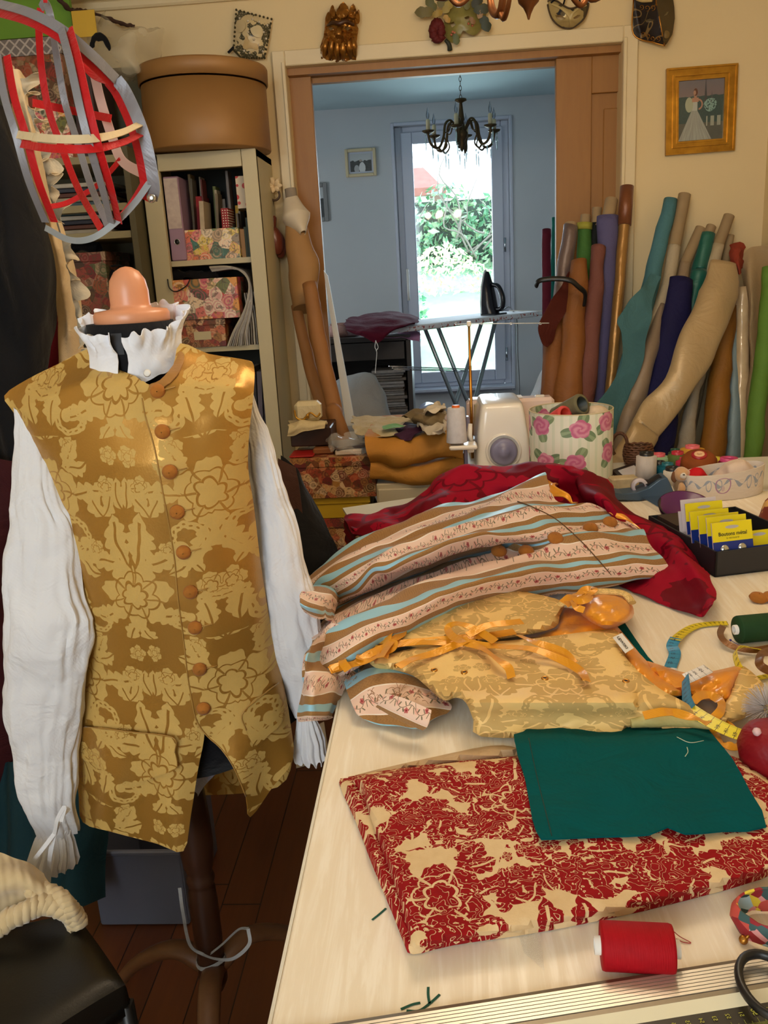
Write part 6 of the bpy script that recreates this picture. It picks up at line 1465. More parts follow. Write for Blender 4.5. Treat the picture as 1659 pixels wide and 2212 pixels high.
# unlined corner with raw edges
spiece('facing', [[(745, 1470, .018), (800, 1446, .03), (870, 1440, .03), (930, 1470, .02)], [(758, 1505, .016), (810, 1480, .03), (880, 1474, .028), (950, 1500, .02)], [(764, 1540, .014), (820, 1520, .02), (890, 1510, .03), (972, 1524, .016)], [(782, 1556, .008), (850, 1566, .008), (905, 1574, .01), (960, 1542, .01)]], uv=(0, .165, .16, .085), amp=.006, seed=5)
spiece('facing_fold', [[(838, 1500, .045), (880, 1512, .05), (930, 1530, .045)], [(822, 1520, .035), (868, 1540, .04), (924, 1560, .035)], [(816, 1528, .02), (860, 1552, .024), (912, 1572, .018)]], uv=(0, .205, .12, .045), amp=.004, seed=8)
fz = Mb()
for i in range(70):
    x = rng.uniform(790, 960); y = 1500+rng.uniform(-14, 14)+abs(x-860)*.12; p = TZ(x, y, rng.uniform(.02, .04)); d_ = np.array([rng.uniform(-1, 1), rng.uniform(-1, 1), rng.uniform(-.3, .6)])*.012
    fz.tube(crs([p, p+d_*.6+np.array([0, 0, .003]), p+d_], 3), .0004, 4, False)
for i in range(40):
    x = rng.uniform(715, 780); y = 1465+rng.uniform(-10, 10); p = TZ(x, y, .02); d_ = np.array([rng.uniform(-1, .4), rng.uniform(-1, 1), rng.uniform(-.3, .6)])*.02
    fz.tube(crs([p, p+d_*.6+np.array([0, 0, .004]), p+d_], 3), .0004, 4, False)
obj('raw_threads', fz, plain('frayed_threads', (176, 130, 96), .8), ct, kind='stuff')
# right front skirt edge with a seam, five covered buttons
from mathutils.bvhtree import BVHTree
coatbv = BVHTree.FromPolygons([Vector(p) for p in coatm.v], coatm.f)
def hit(bvh, x, y, up=.004):
    d = Vector(ray(x, y)).normalized(); h = bvh.ray_cast(Vector(_C), d)
    return np.array(h[0])+np.array([0, 0, up]) if h[0] is not None else TZ(x, y, .05)
obj('seam', Mb().tube([hit(coatbv, x, y, .0028) for x, y in crs([(1118, 1086), (1150, 1098), (1200, 1124), (1248, 1165), (1290, 1210), (1322, 1248)], 10)], .0011, 6), plain('seam_shadow_brown', (110, 76, 44), .8), ct)
for (x, y) in ((1078, 1197), (1137, 1197), (1200, 1169), (1276, 1147), (1318, 1134)):
    p = hit(coatbv, x, y, .007); obj('button', Mb().lathe([(.0008, .0075), (.007, .0066), (.0125, .003), (.0148, -.001), (.014, -.004), (.004, -.006)], 28, tuple(p), (.1, -.45, 1)), M['brownbtn'], ct)
drape_ = lambda name, rows, mt, par, amp=.004, s=25, nu=8, nv=8, seed=0, thick=.002: obj(name, rnd_noise(Mb().grid(patch([[TZ(*q) for q in r] for r in rows], nu, nv)), amp, s, seed), mt, par, thick=thick)
drape_('satin_lining', [[(1172, 1030, .13), (1196, 1038, .135), (1212, 1062, .13)], [(1180, 1046, .125), (1205, 1060, .13), (1236, 1082, .12)], [(1196, 1072, .12), (1225, 1080, .12), (1250, 1092, .105)]], M['orangesatin'], ct, .012, 26)
drape_('satin_lining', [[(1316, 1108, .085), (1345, 1112, .08), (1372, 1132, .06)], [(1330, 1118, .075), (1360, 1128, .07), (1392, 1152, .05)]], M['orangesatin'], ct, .006, 30)
drape_('dark_lining', [[(900, 1305, .03), (960, 1292, .03), (1010, 1286, .02)], [(890, 1332, .02), (950, 1320, .02), (1020, 1304, .02)]], cloth('black_white_lining', (40, 42, 46), .9, .6, fold=60), ct, .01, 50)

# ---- teal green fabric and toile under the stays
tl = thing('toile_fabric', 'folded red and cream damask print fabric lying at the front of the table', 'fabric', tuple(TZ(1150, 1850)))
def segd(B):
    A_ = B; C_2 = np.roll(B, -1, 0); D_ = C_2-A_; LL = (D_**2).sum(1)+1e-9
    def g(x, y):
        q = np.array([x, y])-A_; t_ = np.clip((q*D_).sum(1)/LL, 0, 1); return math.sqrt((((q-D_*t_[:, None])**2).sum(1)).min())
    return g
def slab(name, poly, z0, z1, mt, par, res=14, rnd=10, wav=.002, seed=0., smooth=3):
    B = np.array([tuple(p) for p in (crs(poly, smooth, True) if smooth > 1 else poly)])
    sd_ = segd(B)
    def f(x, y):
        d = sd_(x, y); k = min(1, d/rnd); zz = z0+(z1-z0)*math.sqrt(max(0, 1-(1-k)**2))
        P_ = PZ(x, y, zz); return P_+np.array([0, 0, wav*k*fb((x*.01, y*.01, seed), 1.2)])
    m = Mb().sheet(poly, f, res, smooth); return obj(name, m, mt, par, thick=.0015)
LT = [(733, 1692), (752, 1682), (770, 1676), (930, 1652), (1122, 1634), (1400, 1612), (1600, 1640), (1700, 1740), (1700, 1868), (1480, 1944), (1200, 2006), (980, 2040), (893, 2060), (874, 2036), (850, 1975), (810, 1880), (770, 1775)]
UT = [(770, 1678), (930, 1654), (1122, 1636), (1400, 1614), (1600, 1640), (1700, 1740), (1700, 1858), (1480, 1932), (1200, 1994), (980, 2030), (897, 2048), (884, 2010), (850, 1900), (810, 1790), (785, 1715)]
slab('lower_fold', LT, T+.0015, T+.013, M['toile'], tl, 16, 16)
slab('upper_fold', UT, T+.0135, T+.025, M['toile'], tl, 12, 16, .003)
slab('reverse_edge', [(764, 1678), (930, 1652), (1110, 1634), (1118, 1618), (1060, 1612), (930, 1638), (830, 1660)], T+.001, T+.007, cloth('beige_reverse', (214, 184, 146), .85), tl, 12, 8)
gr = thing('green_fabric', 'dark teal green cotton panel lying over the red and cream print', 'fabric', tuple(TZ(1380, 1700)))
GP = [(1110, 1588), (1160, 1560), (1212, 1340), (1330, 1338), (1352, 1350), (1400, 1420), (1478, 1500), (1534, 1582), (1582, 1640), (1620, 1710), (1655, 1786), (1560, 1796), (1480, 1802), (1442, 1787), (1400, 1804), (1300, 1808), (1185, 1813), (1166, 1808), (1150, 1770), (1134, 1680)]
def gf(x, y):
    h = .031 if y > 1604 else (.004+.027*max(0, min(1, (y-1545)/59)))
    return TZ(x, y, h+.0025*fb((x*.012, y*.012, 0), 1.)+.002*math.sin(x*.02+y*.03))
obj('panel', Mb().sheet(GP, gf, 12, 2), M['green'], gr, thick=.002)
obj('selvedge_line', Mb().tube([gf(x, y)+np.array([0, 0, .001]) for x, y in crs([(1142, 1596), (1160, 1680), (1180, 1760), (1192, 1808)], 8)], .0006, 5), plain('dark_green_line', (10, 60, 52), .8), gr)

# ---- gold stays
st = thing('gold_stays', 'gold damask corset with orange satin lining and ribbon lacing on the table', 'corset', tuple(TZ(1180, 1430)))
def puff(poly, h0, hmax, rad, tilt=None, wav=.003):
    B = np.array([tuple(p) for p in crs(poly, 3, True)])
    sd_ = segd(B)
    def f(x, y):
        d = sd_(x, y); k = min(1, d/rad)
        h = h0+(hmax-h0)*math.sqrt(max(0, 1-(1-k)**2))
        if tilt: h += tilt(x, y)
        return TZ(x, y, h+wav*fb((x*.012, y*.02, 0), 1)+wav*.45*k*fb((x*.045, y*.07, 3), 1))
    return f
def uvp(x, y):
    p = PZ(x, y, T+.03); return (p[0]*1.0+.2, p[1]*1.0)
BPn = [(798, 1424), (830, 1418), (900, 1402), (1010, 1392), (1150, 1382), (1325, 1363), (1338, 1400), (1358, 1432), (1420, 1488), (1480, 1521), (1538, 1560), (1540, 1578), (1520, 1586), (1440, 1580), (1366, 1568), (1345, 1582), (1328, 1593), (1200, 1590), (1040, 1588), (1026, 1556), (1010, 1517), (985, 1504), (960, 1510), (930, 1486), (895, 1458), (850, 1444), (812, 1440)]
pf = puff(BPn, .033, .044, 9, lambda x, y: -.026*max(0, min(1, (y-1520)/60))+.012*math.exp(-((y-1515)/22)**2)*(1 if 1000 < x < 1370 else 0))
obj('front_panel', Mb().sheet(BPn, pf, 9, 3, uvf=uvp), M['stays'], st, thick=.004)
APn = [(858, 1384), (862, 1344), (900, 1330), (1000, 1298), (1052, 1283), (1090, 1273), (1150, 1284), (1214, 1302), (1206, 1330), (1196, 1354), (1120, 1372), (1000, 1388), (900, 1396)]
pa = puff(APn, .036, .048, 9)
obj('front_panel', Mb().sheet(APn, pa, 9, 3, uvf=uvp), M['stays'], st, thick=.004)
LPn = [(1120, 1376), (1198, 1356), (1206, 1316), (1262, 1322), (1320, 1345), (1352, 1378), (1398, 1432), (1474, 1494), (1440, 1506), (1404, 1512), (1372, 1478), (1346, 1420), (1326, 1372), (1200, 1384)]
pl = puff(LPn, .014, .034, 26, wav=.012)
obj('satin_lining', Mb().sheet(LPn, pl, 9, 3), M['orangesatin'], st, thick=.003)
SPn = [(1205, 1302), (1240, 1286), (1290, 1276), (1345, 1286), (1364, 1308), (1364, 1334), (1320, 1356), (1290, 1350), (1256, 1326), (1262, 1308)]
ps_ = puff(SPn, .030, .062, 18, wav=.012)
obj('strap', Mb().sheet(SPn, ps_, 7, 3), M['orangesatin'], st, thick=.003, label='orange satin lined shoulder strap')
obj('strap', Mb().tube(crs([TZ(1204, 1310, .045), TZ(1240, 1290, .058), TZ(1290, 1279, .062), TZ(1345, 1282, .058), TZ(1366, 1302, .05)], 8), [.008, .010, .008], 12, sq=.5), M['stays'], st, label='gold damask shoulder strap')
for poly, mt in (([(1392, 1430), (1430, 1440), (1480, 1455), (1540, 1452), (1602, 1440), (1588, 1470), (1570, 1513), (1510, 1506), (1440, 1486), (1415, 1462)], 'orangesatin'), ([(1600, 1440), (1632, 1462), (1659, 1500), (1640, 1530), (1600, 1552), (1552, 1566), (1548, 1552), (1570, 1512), (1588, 1470)], 'stays')):
    obj('tab', Mb().sheet(poly, puff(poly, .012, .03, 16, wav=.010), 8, 3, uvf=uvp), M[mt], st, thick=.003)
obj('rolled_edge', Mb().tube([pf(x, y)+np.array([0, 0, .0]) for x, y in crs([(1362, 1562), (1420, 1556), (1480, 1558), (1536, 1570)], 8)], [.006, .009, .008, .004], 12), cloth('pale_green_gold', (206, 190, 120), .6), st)
for (x, y) in ((858, 1441), (938, 1451), (1003, 1456), (1106, 1462), (1177, 1469), (1262, 1470), (1352, 1475)):
    e = obj('eyelet', Mb().lathe([(.0022, .0006), (.0032, .0014), (.0046, .0006), (.0048, -.001)], 20, tuple(pf(x, y)+np.array([0, 0, .0025])), (0, -.1, 1)), M['brass'], st)
    obj('hole', Mb().lathe([(.0001, 0), (.0024, 0)], 14, tuple(pf(x, y)+np.array([0, 0, .003])), (0, -.1, 1)), M['black'], e)
rb = [([(770, 1432), (800, 1412), (852, 1392), (930, 1384), (1010, 1376), (1060, 1372), (1112, 1364)], .052), ([(715, 1444), (760, 1430), (820, 1408), (870, 1390), (940, 1388), (1000, 1394)], .046),
      ([(1000, 1388), (975, 1372), (968, 1356), (985, 1347), (1010, 1352), (1042, 1368), (1070, 1386)], .064), ([(985, 1380), (1030, 1392), (1080, 1396), (1150, 1402), (1210, 1424), (1252, 1448), (1267, 1470)], .058),
      ([(1000, 1386), (1040, 1400), (1075, 1424), (1098, 1442), (1105, 1464)], .058), ([(1010, 1372), (1050, 1352), (1090, 1346), (1128, 1342)], .066), ([(1120, 1372), (1160, 1388), (1215, 1408), (1240, 1432)], .060),
      ([(860, 1440), (890, 1424), (940, 1410), (985, 1392), (1012, 1380)], .056), ([(822, 1420), (846, 1386), (870, 1366), (862, 1356), (842, 1366), (836, 1392), (830, 1420)], .060),
      ([(790, 1412), (800, 1392), (818, 1386), (850, 1388), (842, 1404), (790, 1400), (776, 1424)], .055), ([(712, 1448), (740, 1440), (790, 1428), (812, 1416), (800, 1404), (770, 1412), (740, 1424), (752, 1448)], .05)]
for k, (pts, h) in enumerate(rb):
    P_ = crs([TZ(x, y, h+.004*math.sin(i*1.7+k)) for i, (x, y) in enumerate(pts)], 8); n = len(P_)
    N_ = [np.array([.45*math.sin(i*.2+k*1.3), -.55+.25*math.cos(i*.17+k), 1.0]) for i in range(n)]
    obj('lacing_ribbon', strip(Mb(), P_, .0115, N_), M['ribbon'], st, thick=.0006)
kn = [([(1215, 1302), (1230, 1290), (1250, 1284), (1275, 1286), (1262, 1298), (1236, 1300)], .072), ([(1236, 1300), (1246, 1312), (1262, 1318)], .072), ([(1222, 1306), (1240, 1296), (1262, 1274), (1284, 1272), (1270, 1286), (1240, 1300)], .074),
      ([(1530, 1566), (1542, 1586), (1560, 1606), (1590, 1612), (1606, 1598), (1588, 1578), (1560, 1560)], .022), ([(1530, 1566), (1528, 1590), (1540, 1604), (1565, 1614)], .016), ([(1536, 1556), (1556, 1536), (1556, 1516), (1535, 1502), (1510, 1504), (1496, 1520)], .035), ([(1390, 1546), (1430, 1538), (1460, 1540), (1500, 1552), (1532, 1562)], .045)]
for k, (pts, h) in enumerate(kn):
    P_ = crs([TZ(x, y, h+.003*math.sin(i*2.1+k)) for i, (x, y) in enumerate(pts)], 8)
    obj('tie_ribbon', strip(Mb(), P_, .011, [np.array([.7*math.sin(i*.3+k), -.6, 1.]) for i in range(len(P_))]), M['ribbon'], st, thick=.0006)
# text helper: mesh letters
def text_mb(s, size, bold=False):
    cu = bpy.data.curves.new('txt', 'FONT'); cu.body = s; cu.size = size; cu.align_x = 'CENTER'; cu.align_y = 'CENTER'; cu.resolution_u = 3
    if bold: cu.offset = size*.018
    o = bpy.data.objects.new('txt', cu); COL.objects.link(o); dg = bpy.context.evaluated_depsgraph_get(); me = o.evaluated_get(dg).to_mesh()
    V = [tuple(v.co) for v in me.vertices]; F = [tuple(p.vertices) for p in me.polygons]
    o.evaluated_get(dg).to_mesh_clear(); bpy.data.objects.remove(o); bpy.data.curves.remove(cu); return V, F
def put_text(m, s, size, c, ux, uy, bold=False):
    V, F = text_mb(s, size, bold); c = np.array(c); ux = np.array(ux, float)/np.linalg.norm(ux); uy = np.array(uy, float)/np.linalg.norm(uy)
    m.add([c+ux*x+uy*y for x, y, z in V], F, None, True); return m
lb = [TZ(1324, 1377, .056), TZ(1343, 1368, .054), TZ(1369, 1400, .046), TZ(1351, 1411, .048)]
lo = obj('woven_label', Mb().add(lb, [(3, 2, 1, 0)], None, True), plain('white_woven_label', (232, 230, 228), .6, .02), st, thick=.001)
ux = (lb[2]-lb[1]); uy = lb[1]-lb[0]; cl = sum(lb)/4+np.array([0, 0, .0015])
obj('lettering', put_text(Mb(), 'LEWSKI', .0085, cl-uy*.12, ux, uy, True), M['black'], lo)

# ================================================================== spools, tapes, ruler on the near table
white = M['white']
def spool(label, a, b, r, mt, core_r=.0075, ext=.005, group=None, taper=1.):
    a, b = np.array(a), np.array(b); u = (b-a)/np.linalg.norm(b-a); L = np.linalg.norm(b-a)
    t = thing('thread_spool', label, 'thread spool', tuple((a+b)/2-np.array([0, 0, r])), group)
    th = Mb().lathe([(core_r, 0), (r*.96, .0005), (r, .003), (r*taper, L-.003), (r*taper*.96, L-.0005), (core_r, L)], 40, tuple(a), tuple(u))
    obj('thread', th, mt, t)
    c = Mb().lathe([(core_r*.72, -ext), (core_r, -ext), (core_r, L+ext), (core_r*.72, L+ext), (core_r*.72, -ext)], 28, tuple(a), tuple(u))
    obj('core', c, white, t); return t
def wound(name, col):
    def b():
        x, y, z, v = coords(); w = nz(vec(x*1800, y*40, z*40), 1, 1); n = nz(v, 60, 2)
        return {'color': mixc(n*.5+w*.12+.1, col, tuple(int(q*.7) for q in col)), 'bump': w}
    return material(name, b, rough=.65, spec=.2, bump_s=.3)
rr = .0195
spool('bright red thread spool lying beside the metal ruler', TZ(1297, 2042, rr), TZ(1455, 2050, rr), rr, wound('red_thread', (180, 4, 22)))
spool('dark green thread spool lying at the right edge of the table', TZ(1592, 1360, .021), TZ(1700, 1350, .021), .021, wound('dark_green_thread', (32, 70, 36)))
for lab, pts in (('loose red thread end curling from the red spool', [(1455, 2012, .004), (1470, 2024, .002), (1492, 2036, .001), (1478, 2036, .001), (1460, 2028, .001)]), ('pale loose thread lying on the teal green panel', [(1462, 1592, .034), (1490, 1604, .033), (1520, 1600, .03)]), ('tiny pale thread snippet on the teal green panel', [(1484, 1614, .035), (1486, 1624, .034), (1480, 1634, .034)])):
    solo('loose_thread', Mb().tube(crs([TZ(*q) for q in pts], 8), .0005, 4), plain('thread_end', (176, 60, 60) if 'red spool' in lab else (200, 210, 180), .8), lab, 'thread')
# loose covered buttons
for x, y, lab in ((1638, 1292, 'brown cloth covered button lying alone on the table at the right'), (1666, 1291, 'second brown covered button, cut by the right picture edge')):
    solo('covered_button', Mb().lathe([(.001, .009), (.007, .0085), (.013, .005), (.0155, 0), (.013, -.003), (.001, -.004)], 32, tuple(TZ(x, y, .006)), (.1, -.2, 1)), M['brownbtn'], lab, 'button')
# tape measure
def b_tape(base, ink, ink2=None):
    def b():
        x, y, z, v = coords('UV', scale=(1, 1, 1))
        tick = (frac(x) < .06); small = (frac(x*10) < .18)*(y < .16); bl = (frac(x+.5) > .28)*(frac(x+.5) < .72)*(y > .45)*(y < .8)
        n = nz(vec(x*9, y*6, 0), 1.6, 0); dig = bl*(n > .5)
        return {'color': mixc(xmax(xmax(tick, small), dig), base, ink)}
    return b
M['tapeY'] = material('yellow_tape', b_tape((226, 204, 44), (60, 52, 20)), rough=.35)
M['tapeB'] = material('blue_tape', b_tape((44, 136, 178), (20, 60, 90)), rough=.35)
M['tapeW'] = material('white_tape', b_tape((226, 222, 220), (80, 80, 90)), rough=.35)
tm = thing('tape_measure', 'yellow and blue tape measure winding over the table and the corset tabs', 'tape measure', tuple(TZ(1500, 1450)))
def tapeseg(pts, mt, w=.016, N=(0, 0, 1)):
    P_ = crs([TZ(*q) for q in pts], 10); L = sum(np.linalg.norm(P_[i+1]-P_[i]) for i in range(len(P_)-1))
    nn = N if isinstance(N, tuple) else list(np.array([np.interp(np.linspace(0, 1, len(P_)), np.linspace(0, 1, len(N)), [n[k] for n in N]) for k in range(3)]).T)
    m = strip(Mb(), P_, w, nn); m.uv = [[(b*L/.01, a) for a, b in f] for f in m.uv]; obj('tape', m, M[mt], tm, thick=.0006)
tapeseg([(1572, 1346, .004), (1540, 1347, .003), (1505, 1352, .003), (1480, 1364, .005), (1458, 1382, .012)], 'tapeY')
tapeseg([(1460, 1378, .012), (1452, 1395, .008), (1458, 1412, .004), (1448, 1442, .003)], 'tapeB', .017, [(-.3, -.6, 1), (0, 0, 1)])
tapeseg([(1448, 1442, .003), (1452, 1460, .003)], 'tapeW', .017)
tapeseg([(1530, 1444, .04), (1500, 1458, .042), (1482, 1466, .04)], 'tapeW', .016, (0, -.5, 1))
tapeseg([(1480, 1464, .042), (1482, 1490, .038), (1484, 1512, .036), (1492, 1532, .036)], 'tapeB', .016, [(-1, -.6, .3), (-.8, -.8, .6)])
tapeseg([(1488, 1530, .036), (1530, 1556, .034), (1580, 1580, .03), (1630, 1596, .026), (1680, 1604, .024)], 'tapeY', .0175, [(-.1, -.6, 1), (0, -.3, 1)])
tapeseg([(1700, 1452, .004), (1650, 1462, .004), (1618, 1466, .006), (1596, 1440, .018), (1588, 1408, .02), (1606, 1398, .016), (1650, 1404, .01)], 'tapeY', .011, [(0, 0, 1), (0, 0, 1), (-.9, -.4, .3), (-.8, .2, .5), (0, .3, 1)])
# brown ribbon
br = thing('brown_ribbon', 'brown satin ribbon in loose loops beside the green thread spool', 'ribbon', tuple(TZ(1620, 1400)))
for pts, w, N in (([(1562, 1352, .012), (1556, 1368, .014), (1564, 1384, .012), (1588, 1398, .008), (1630, 1404, .008), (1680, 1396, .012)], .010, (0, -.7, .8)), ([(1700, 1398, .02), (1652, 1410, .03), (1640, 1426, .03), (1648, 1442, .024), (1690, 1460, .012)], .012, (-.6, -.8, .3))):
    obj('loop', strip(Mb(), crs([TZ(*q) for q in pts], 8), w, N), M['brownribbon'], br, thick=.0007)
solo('pin', Mb().tube([TZ(1580, 1384, .003), TZ(1620, 1408, .002)], .0005, 5).lathe([(.0002, .002), (.0016, .0012), (.002, 0), (.0002, -.002)], 10, tuple(TZ(1578, 1383, .004)), (0, 0, 1)), plain('purple_pinhead', (80, 60, 160), .3), 'dressmaking pin with a purple head by the brown ribbon', 'pin')
# pincushion
pc = thing('pincushion', 'red pincushion with white fluff at the right picture edge', 'pincushion', tuple(TZ(1668, 1640)))
c = TZ(1672, 1618, .034)
obj('cushion', rnd_noise(Mb().lathe([(.001, -.032), (.022, -.031), (.036, -.018), (.040, 0), (.035, .018), (.02, .029), (.001, .032)], 36, tuple(c), (0, 0, 1)), .004, 30), cloth('red_satin_cushion', (140, 8, 24), .55), pc)
c2 = TZ(1660, 1530, .04); m = Mb()
for i in range(700):
    v = np.array([rng.gauss(0, 1) for _ in range(3)]); v /= np.linalg.norm(v); m.tube([c2+v*.012, c2+v*(.026+.006*rng.random())], [.0008, .0002], 3, False)
obj('fluff', m, plain('white_fluff', (236, 226, 222), .9), pc, kind='stuff')
obj('glass_pinhead', Mb().lathe([(.0003, .005), (.0035, .0035), (.005, 0), (.0035, -.0035), (.0003, -.005)], 16, tuple(c+np.array([-.024, -.01, .028])), (0, 0, 1)), plain('pink_pinhead', (230, 190, 190), .15), pc)
sp_ = Mb(); q = [TZ(*k) for k in ((1636, 1590, .012), (1618, 1612, .006), (1608, 1626, .005), (1610, 1634, .006), (1618, 1630, .008), (1630, 1608, .012))]
sp_.tube(crs(q, 6), .0009, 6).tube([TZ(1604, 1632, .006), TZ(1614, 1636, .006)], .003, 10)
solo('safety_pin', sp_, M['chrome'], 'silver safety pin lying beside the red pincushion', 'pin')
# aluminium ruler with black scale
ru = thing('metal_ruler', 'long ribbed aluminium cutting ruler with a black centimetre scale', 'ruler', tuple(TZ(1100, 2160)))
p0, p1 = TZ(560, 2224, .008), TZ(1700, 2045, .008); d = (p1-p0); d[2] = 0; L = np.linalg.norm(d); d /= L; nn = np.array([d[1], -d[0], 0])
p0 = p0-d*.12; L += .25
def rbar(o0, o1, h0, h1): 
    a = p0+nn*o0; b = p0+nn*o1; a[2] = b[2] = T
    return [a+np.array([0, 0, .0008]), b+np.array([0, 0, .0008]), b+np.array([0, 0, h1]), a+np.array([0, 0, h0])]
al = material('brushed_aluminium', color=(206, 200, 188), rough=.38, metal=.75); ald = material('darker_aluminium', color=(140, 132, 118), rough=.4, metal=.8)
m = Mb().prism(rbar(.004, .0085, .007, .0085), d*L); obj('edge_strip', Mb().prism(rbar(0, .004, .002, .007), d*L), plain('tan_plastic_edge', (176, 150, 112), .5, .05), ru)
obj('groove', m, ald, ru)
m = Mb()
for i in range(7): m.prism(rbar(.0087+i*.0033, .0087+i*.0033+.0026, .0088, .0088), d*L)
m.prism(rbar(.0085, .032, .0070, .0070), d*L); obj('ribbed_body', m, al, ru)
obj('groove', Mb().prism(rbar(.032, .036, .0085, .008), d*L), ald, ru)
obj('bevel', Mb().prism(rbar(.036, .045, .008, .0035), d*L), plain('cream_enamel', (232, 222, 190), .35, .03), ru)
blk_ = plain('black_scale', (36, 32, 20), .4, .1); obj('scale', Mb().prism(rbar(.045, .064, .0035, .002), d*L), blk_, ru)
m = Mb(); numm = Mb(); x60 = PZ(1318, 2192, T+.003); s60 = (x60-p0)@d; cm = np.linalg.norm((PZ(1596, 2140, T+.003)-x60)[:2])/10
for k in range(-16, 200):
    s_ = s60+k*cm/10*1.; L_ = .007 if k % 10 == 0 else (.005 if k % 5 == 0 else .0034)
    a = p0+d*s_+nn*(.0635-L_); b = p0+d*s_+nn*.0635; a[2] = T+.0022+.0015*L_/.019+.0003; b[2] = T+.0024
    m.prism([a, a+d*.00022, b+d*.00022, b], (0, 0, .0002))
obj('ticks', m, plain('yellow_green_ink', (176, 176, 70), .5), ru, kind='stuff')
for n_ in range(48, 63):
    s_ = s60+(60-n_)*cm; c = p0+d*(s_+.0005)+nn*.0515; c[2] = T+.0036
    put_text(numm, str(n_), .0062 if n_ % 10 == 0 else .0048, c, -nn*1.0, d, n_ % 10 == 0)
obj('numerals', numm, plain('yellow_green_numbers', (190, 190, 60), .5), ru)
# scissors handle
sc = thing('scissors', 'black scissors handle looping over the ruler at the right edge', 'scissors', tuple(TZ(1655, 2130)))
cc0 = TZ(1662, 2128, .016); obj('handle', Mb().tube([cc0+np.array([.0215*math.cos(a), .030*math.sin(a), .002*math.sin(a)]) for a in np.linspace(0, 2*PI, 33)], .0035, 10, False, sq=1.2), M['black'], sc)
obj('handle', Mb().tube([cc0+np.array([.055+.0215*math.cos(a), -.004+.030*math.sin(a), 0]) for a in np.linspace(0, 2*PI, 33)], .0035, 10, False, sq=1.2), M['black'], sc)
# floral cuff with brass clasp, film scraps, chalk strokes
fc = thing('floral_wristlet', 'small multicoloured floral wristlet with a brass clasp at the right edge', 'wristlet', tuple(TZ(1650, 2020)))
cf = material('floral_cotton', lambda: (lambda c: {'color': ramp(sep(voro(c[3], 110).outputs['Color'])[0], [(60, 90, 90), (200, 80, 70), (226, 200, 60), (170, 200, 210), (150, 30, 40), (40, 60, 60), (220, 150, 150)])})(coords()), rough=.7)
c = TZ(1672, 2010, .0); G = [[c+np.array([(.032+k)*math.cos(a), (.022+k)*math.sin(a), .004+h]) for a in np.linspace(0, 2*PI, 40)] for h, k in ((0, 0), (.006, .003), (.014, .004), (.020, .001))]
obj('band', rnd_noise(Mb().grid(np.array(G)), .003, 60), cf, fc, thick=.002)
obj('clasp', Mb().lathe([(.0005, .003), (.003, .003), (.004, 0), (.002, -.003)], 14, tuple(TZ(1606, 2030, .004)), (-.4, -.5, .6)).tube([TZ(1608, 2030, .005), TZ(1622, 2016, .010)], .0016, 8), M['brass'], fc)
for poly, lab in (([(1118, 2012), (1166, 2006), (1176, 2096), (1132, 2058)], 'nearly clear triangular film scrap below the folded print'),):
    solo('film_scrap', Mb().sheet(poly, lambda x, y: TZ(x, y, .0012), 12, 1), M['clearfilm'], lab, 'scrap')
ck = plain('green_marker_ink', (16, 84, 68), .8)
for pts, lab in (([(866, 2180, .0006), (890, 2170, .0006), (908, 2166, .0006)], 'short green pen stroke near the lower left of the table'), ([(878, 2183, .0006), (905, 2183, .0006), (930, 2166, .0006), (950, 2148, .0006)], 'curved green pen stroke crossing the upright one'), ([(925, 2132, .0006), (925, 2150, .0006), (928, 2168, .0006)], 'upright green pen stroke of the little mark'), ([(804, 1987, .0006), (818, 1976, .0006), (834, 1962, .0006)], 'green pen stroke beside the folded print')):
    solo('pen_mark', strip(Mb(), crs([TZ(*q) for q in pts], 6), .0022, (0, 0, 1)), ck, lab, 'pen mark', thick=.0002)
# ================================================================== sewing machines and the back of the table
ivp = plain('ivory_machine_plastic', (232, 224, 210), .28, .03, coat=.4); lil = plain('lilac_grey_plastic', (128, 124, 150), .35, .04)
sg = thing('overlock_machine', 'white overlock machine with a big lilac handwheel facing the camera', 'sewing machine', (.19, 2.58, T))
sx0, sx1, sy0, sy1 = .112, .275, 2.50, 2.74
G = []
for z, xa, xb, ya in ((.0, sx0, sx1+.004, sy0), (.03, sx0+.001, sx1+.002, sy0), (.10, sx0+.006, sx1-.006, sy0+.003), (.15, sx0+.013, sx1-.014, sy0+.006), (.172, sx0+.017, sx1-.018, sy0+.009), (.182, sx0+.021, sx1-.022, sy0+.014), (.186, sx0+.027, sx1-.028, sy0+.022)):
    hx, hy, cx, cy = (xb-xa)/2, (sy1-ya)/2, (xa+xb)/2, (sy1+ya)/2
    G.append([(cx+hx*(abs(math.cos(a))**.2)*np.sign(math.cos(a)), cy+hy*(abs(math.sin(a))**.2)*np.sign(math.sin(a)), T+.001+z) for a in np.linspace(0, 2*PI, 65)[:-1]])
m = Mb().grid(np.array(G), closed_u=True); m.f.append(tuple(len(m.v)-64+i for i in range(64))); m.uv.append([(0, 0)]*64); m.flat.append(False)
obj('body', m, ivp, sg)
wc_ = PY(1088, 975, 2.495)
obj('handwheel', Mb().lathe([(.0005, .022), (.017, .0222), (.0172, .0205), (.032, .021), (.038, .017), (.0405, .008), (.0405, 0), (.0005, 0)], 48, tuple(wc_), (0, -1, .05)), lil, sg)
obj('wheel_recess', Mb().lathe([(.047, .001), (.052, .0), (.053, -.006)], 48, tuple(wc_), (0, -1, .05)), ivp, sg)
obj('top_plate', Mb().box(PY(1054, 900, 2.58)+np.array([0, 0, .004]), (.052, .085, .004), rx=-.35, ry=.0, bev=.001), M['white'], sg)
obj('thread_guide', Mb().tube(crs([PY(1040, 886, 2.56), PY(1048, 881, 2.555), PY(1060, 882, 2.555), PY(1068, 886, 2.56)], 5), .002, 6).box(PY(1047, 892, 2.556), (.008, .006, .008)), M['chrome'], sg)
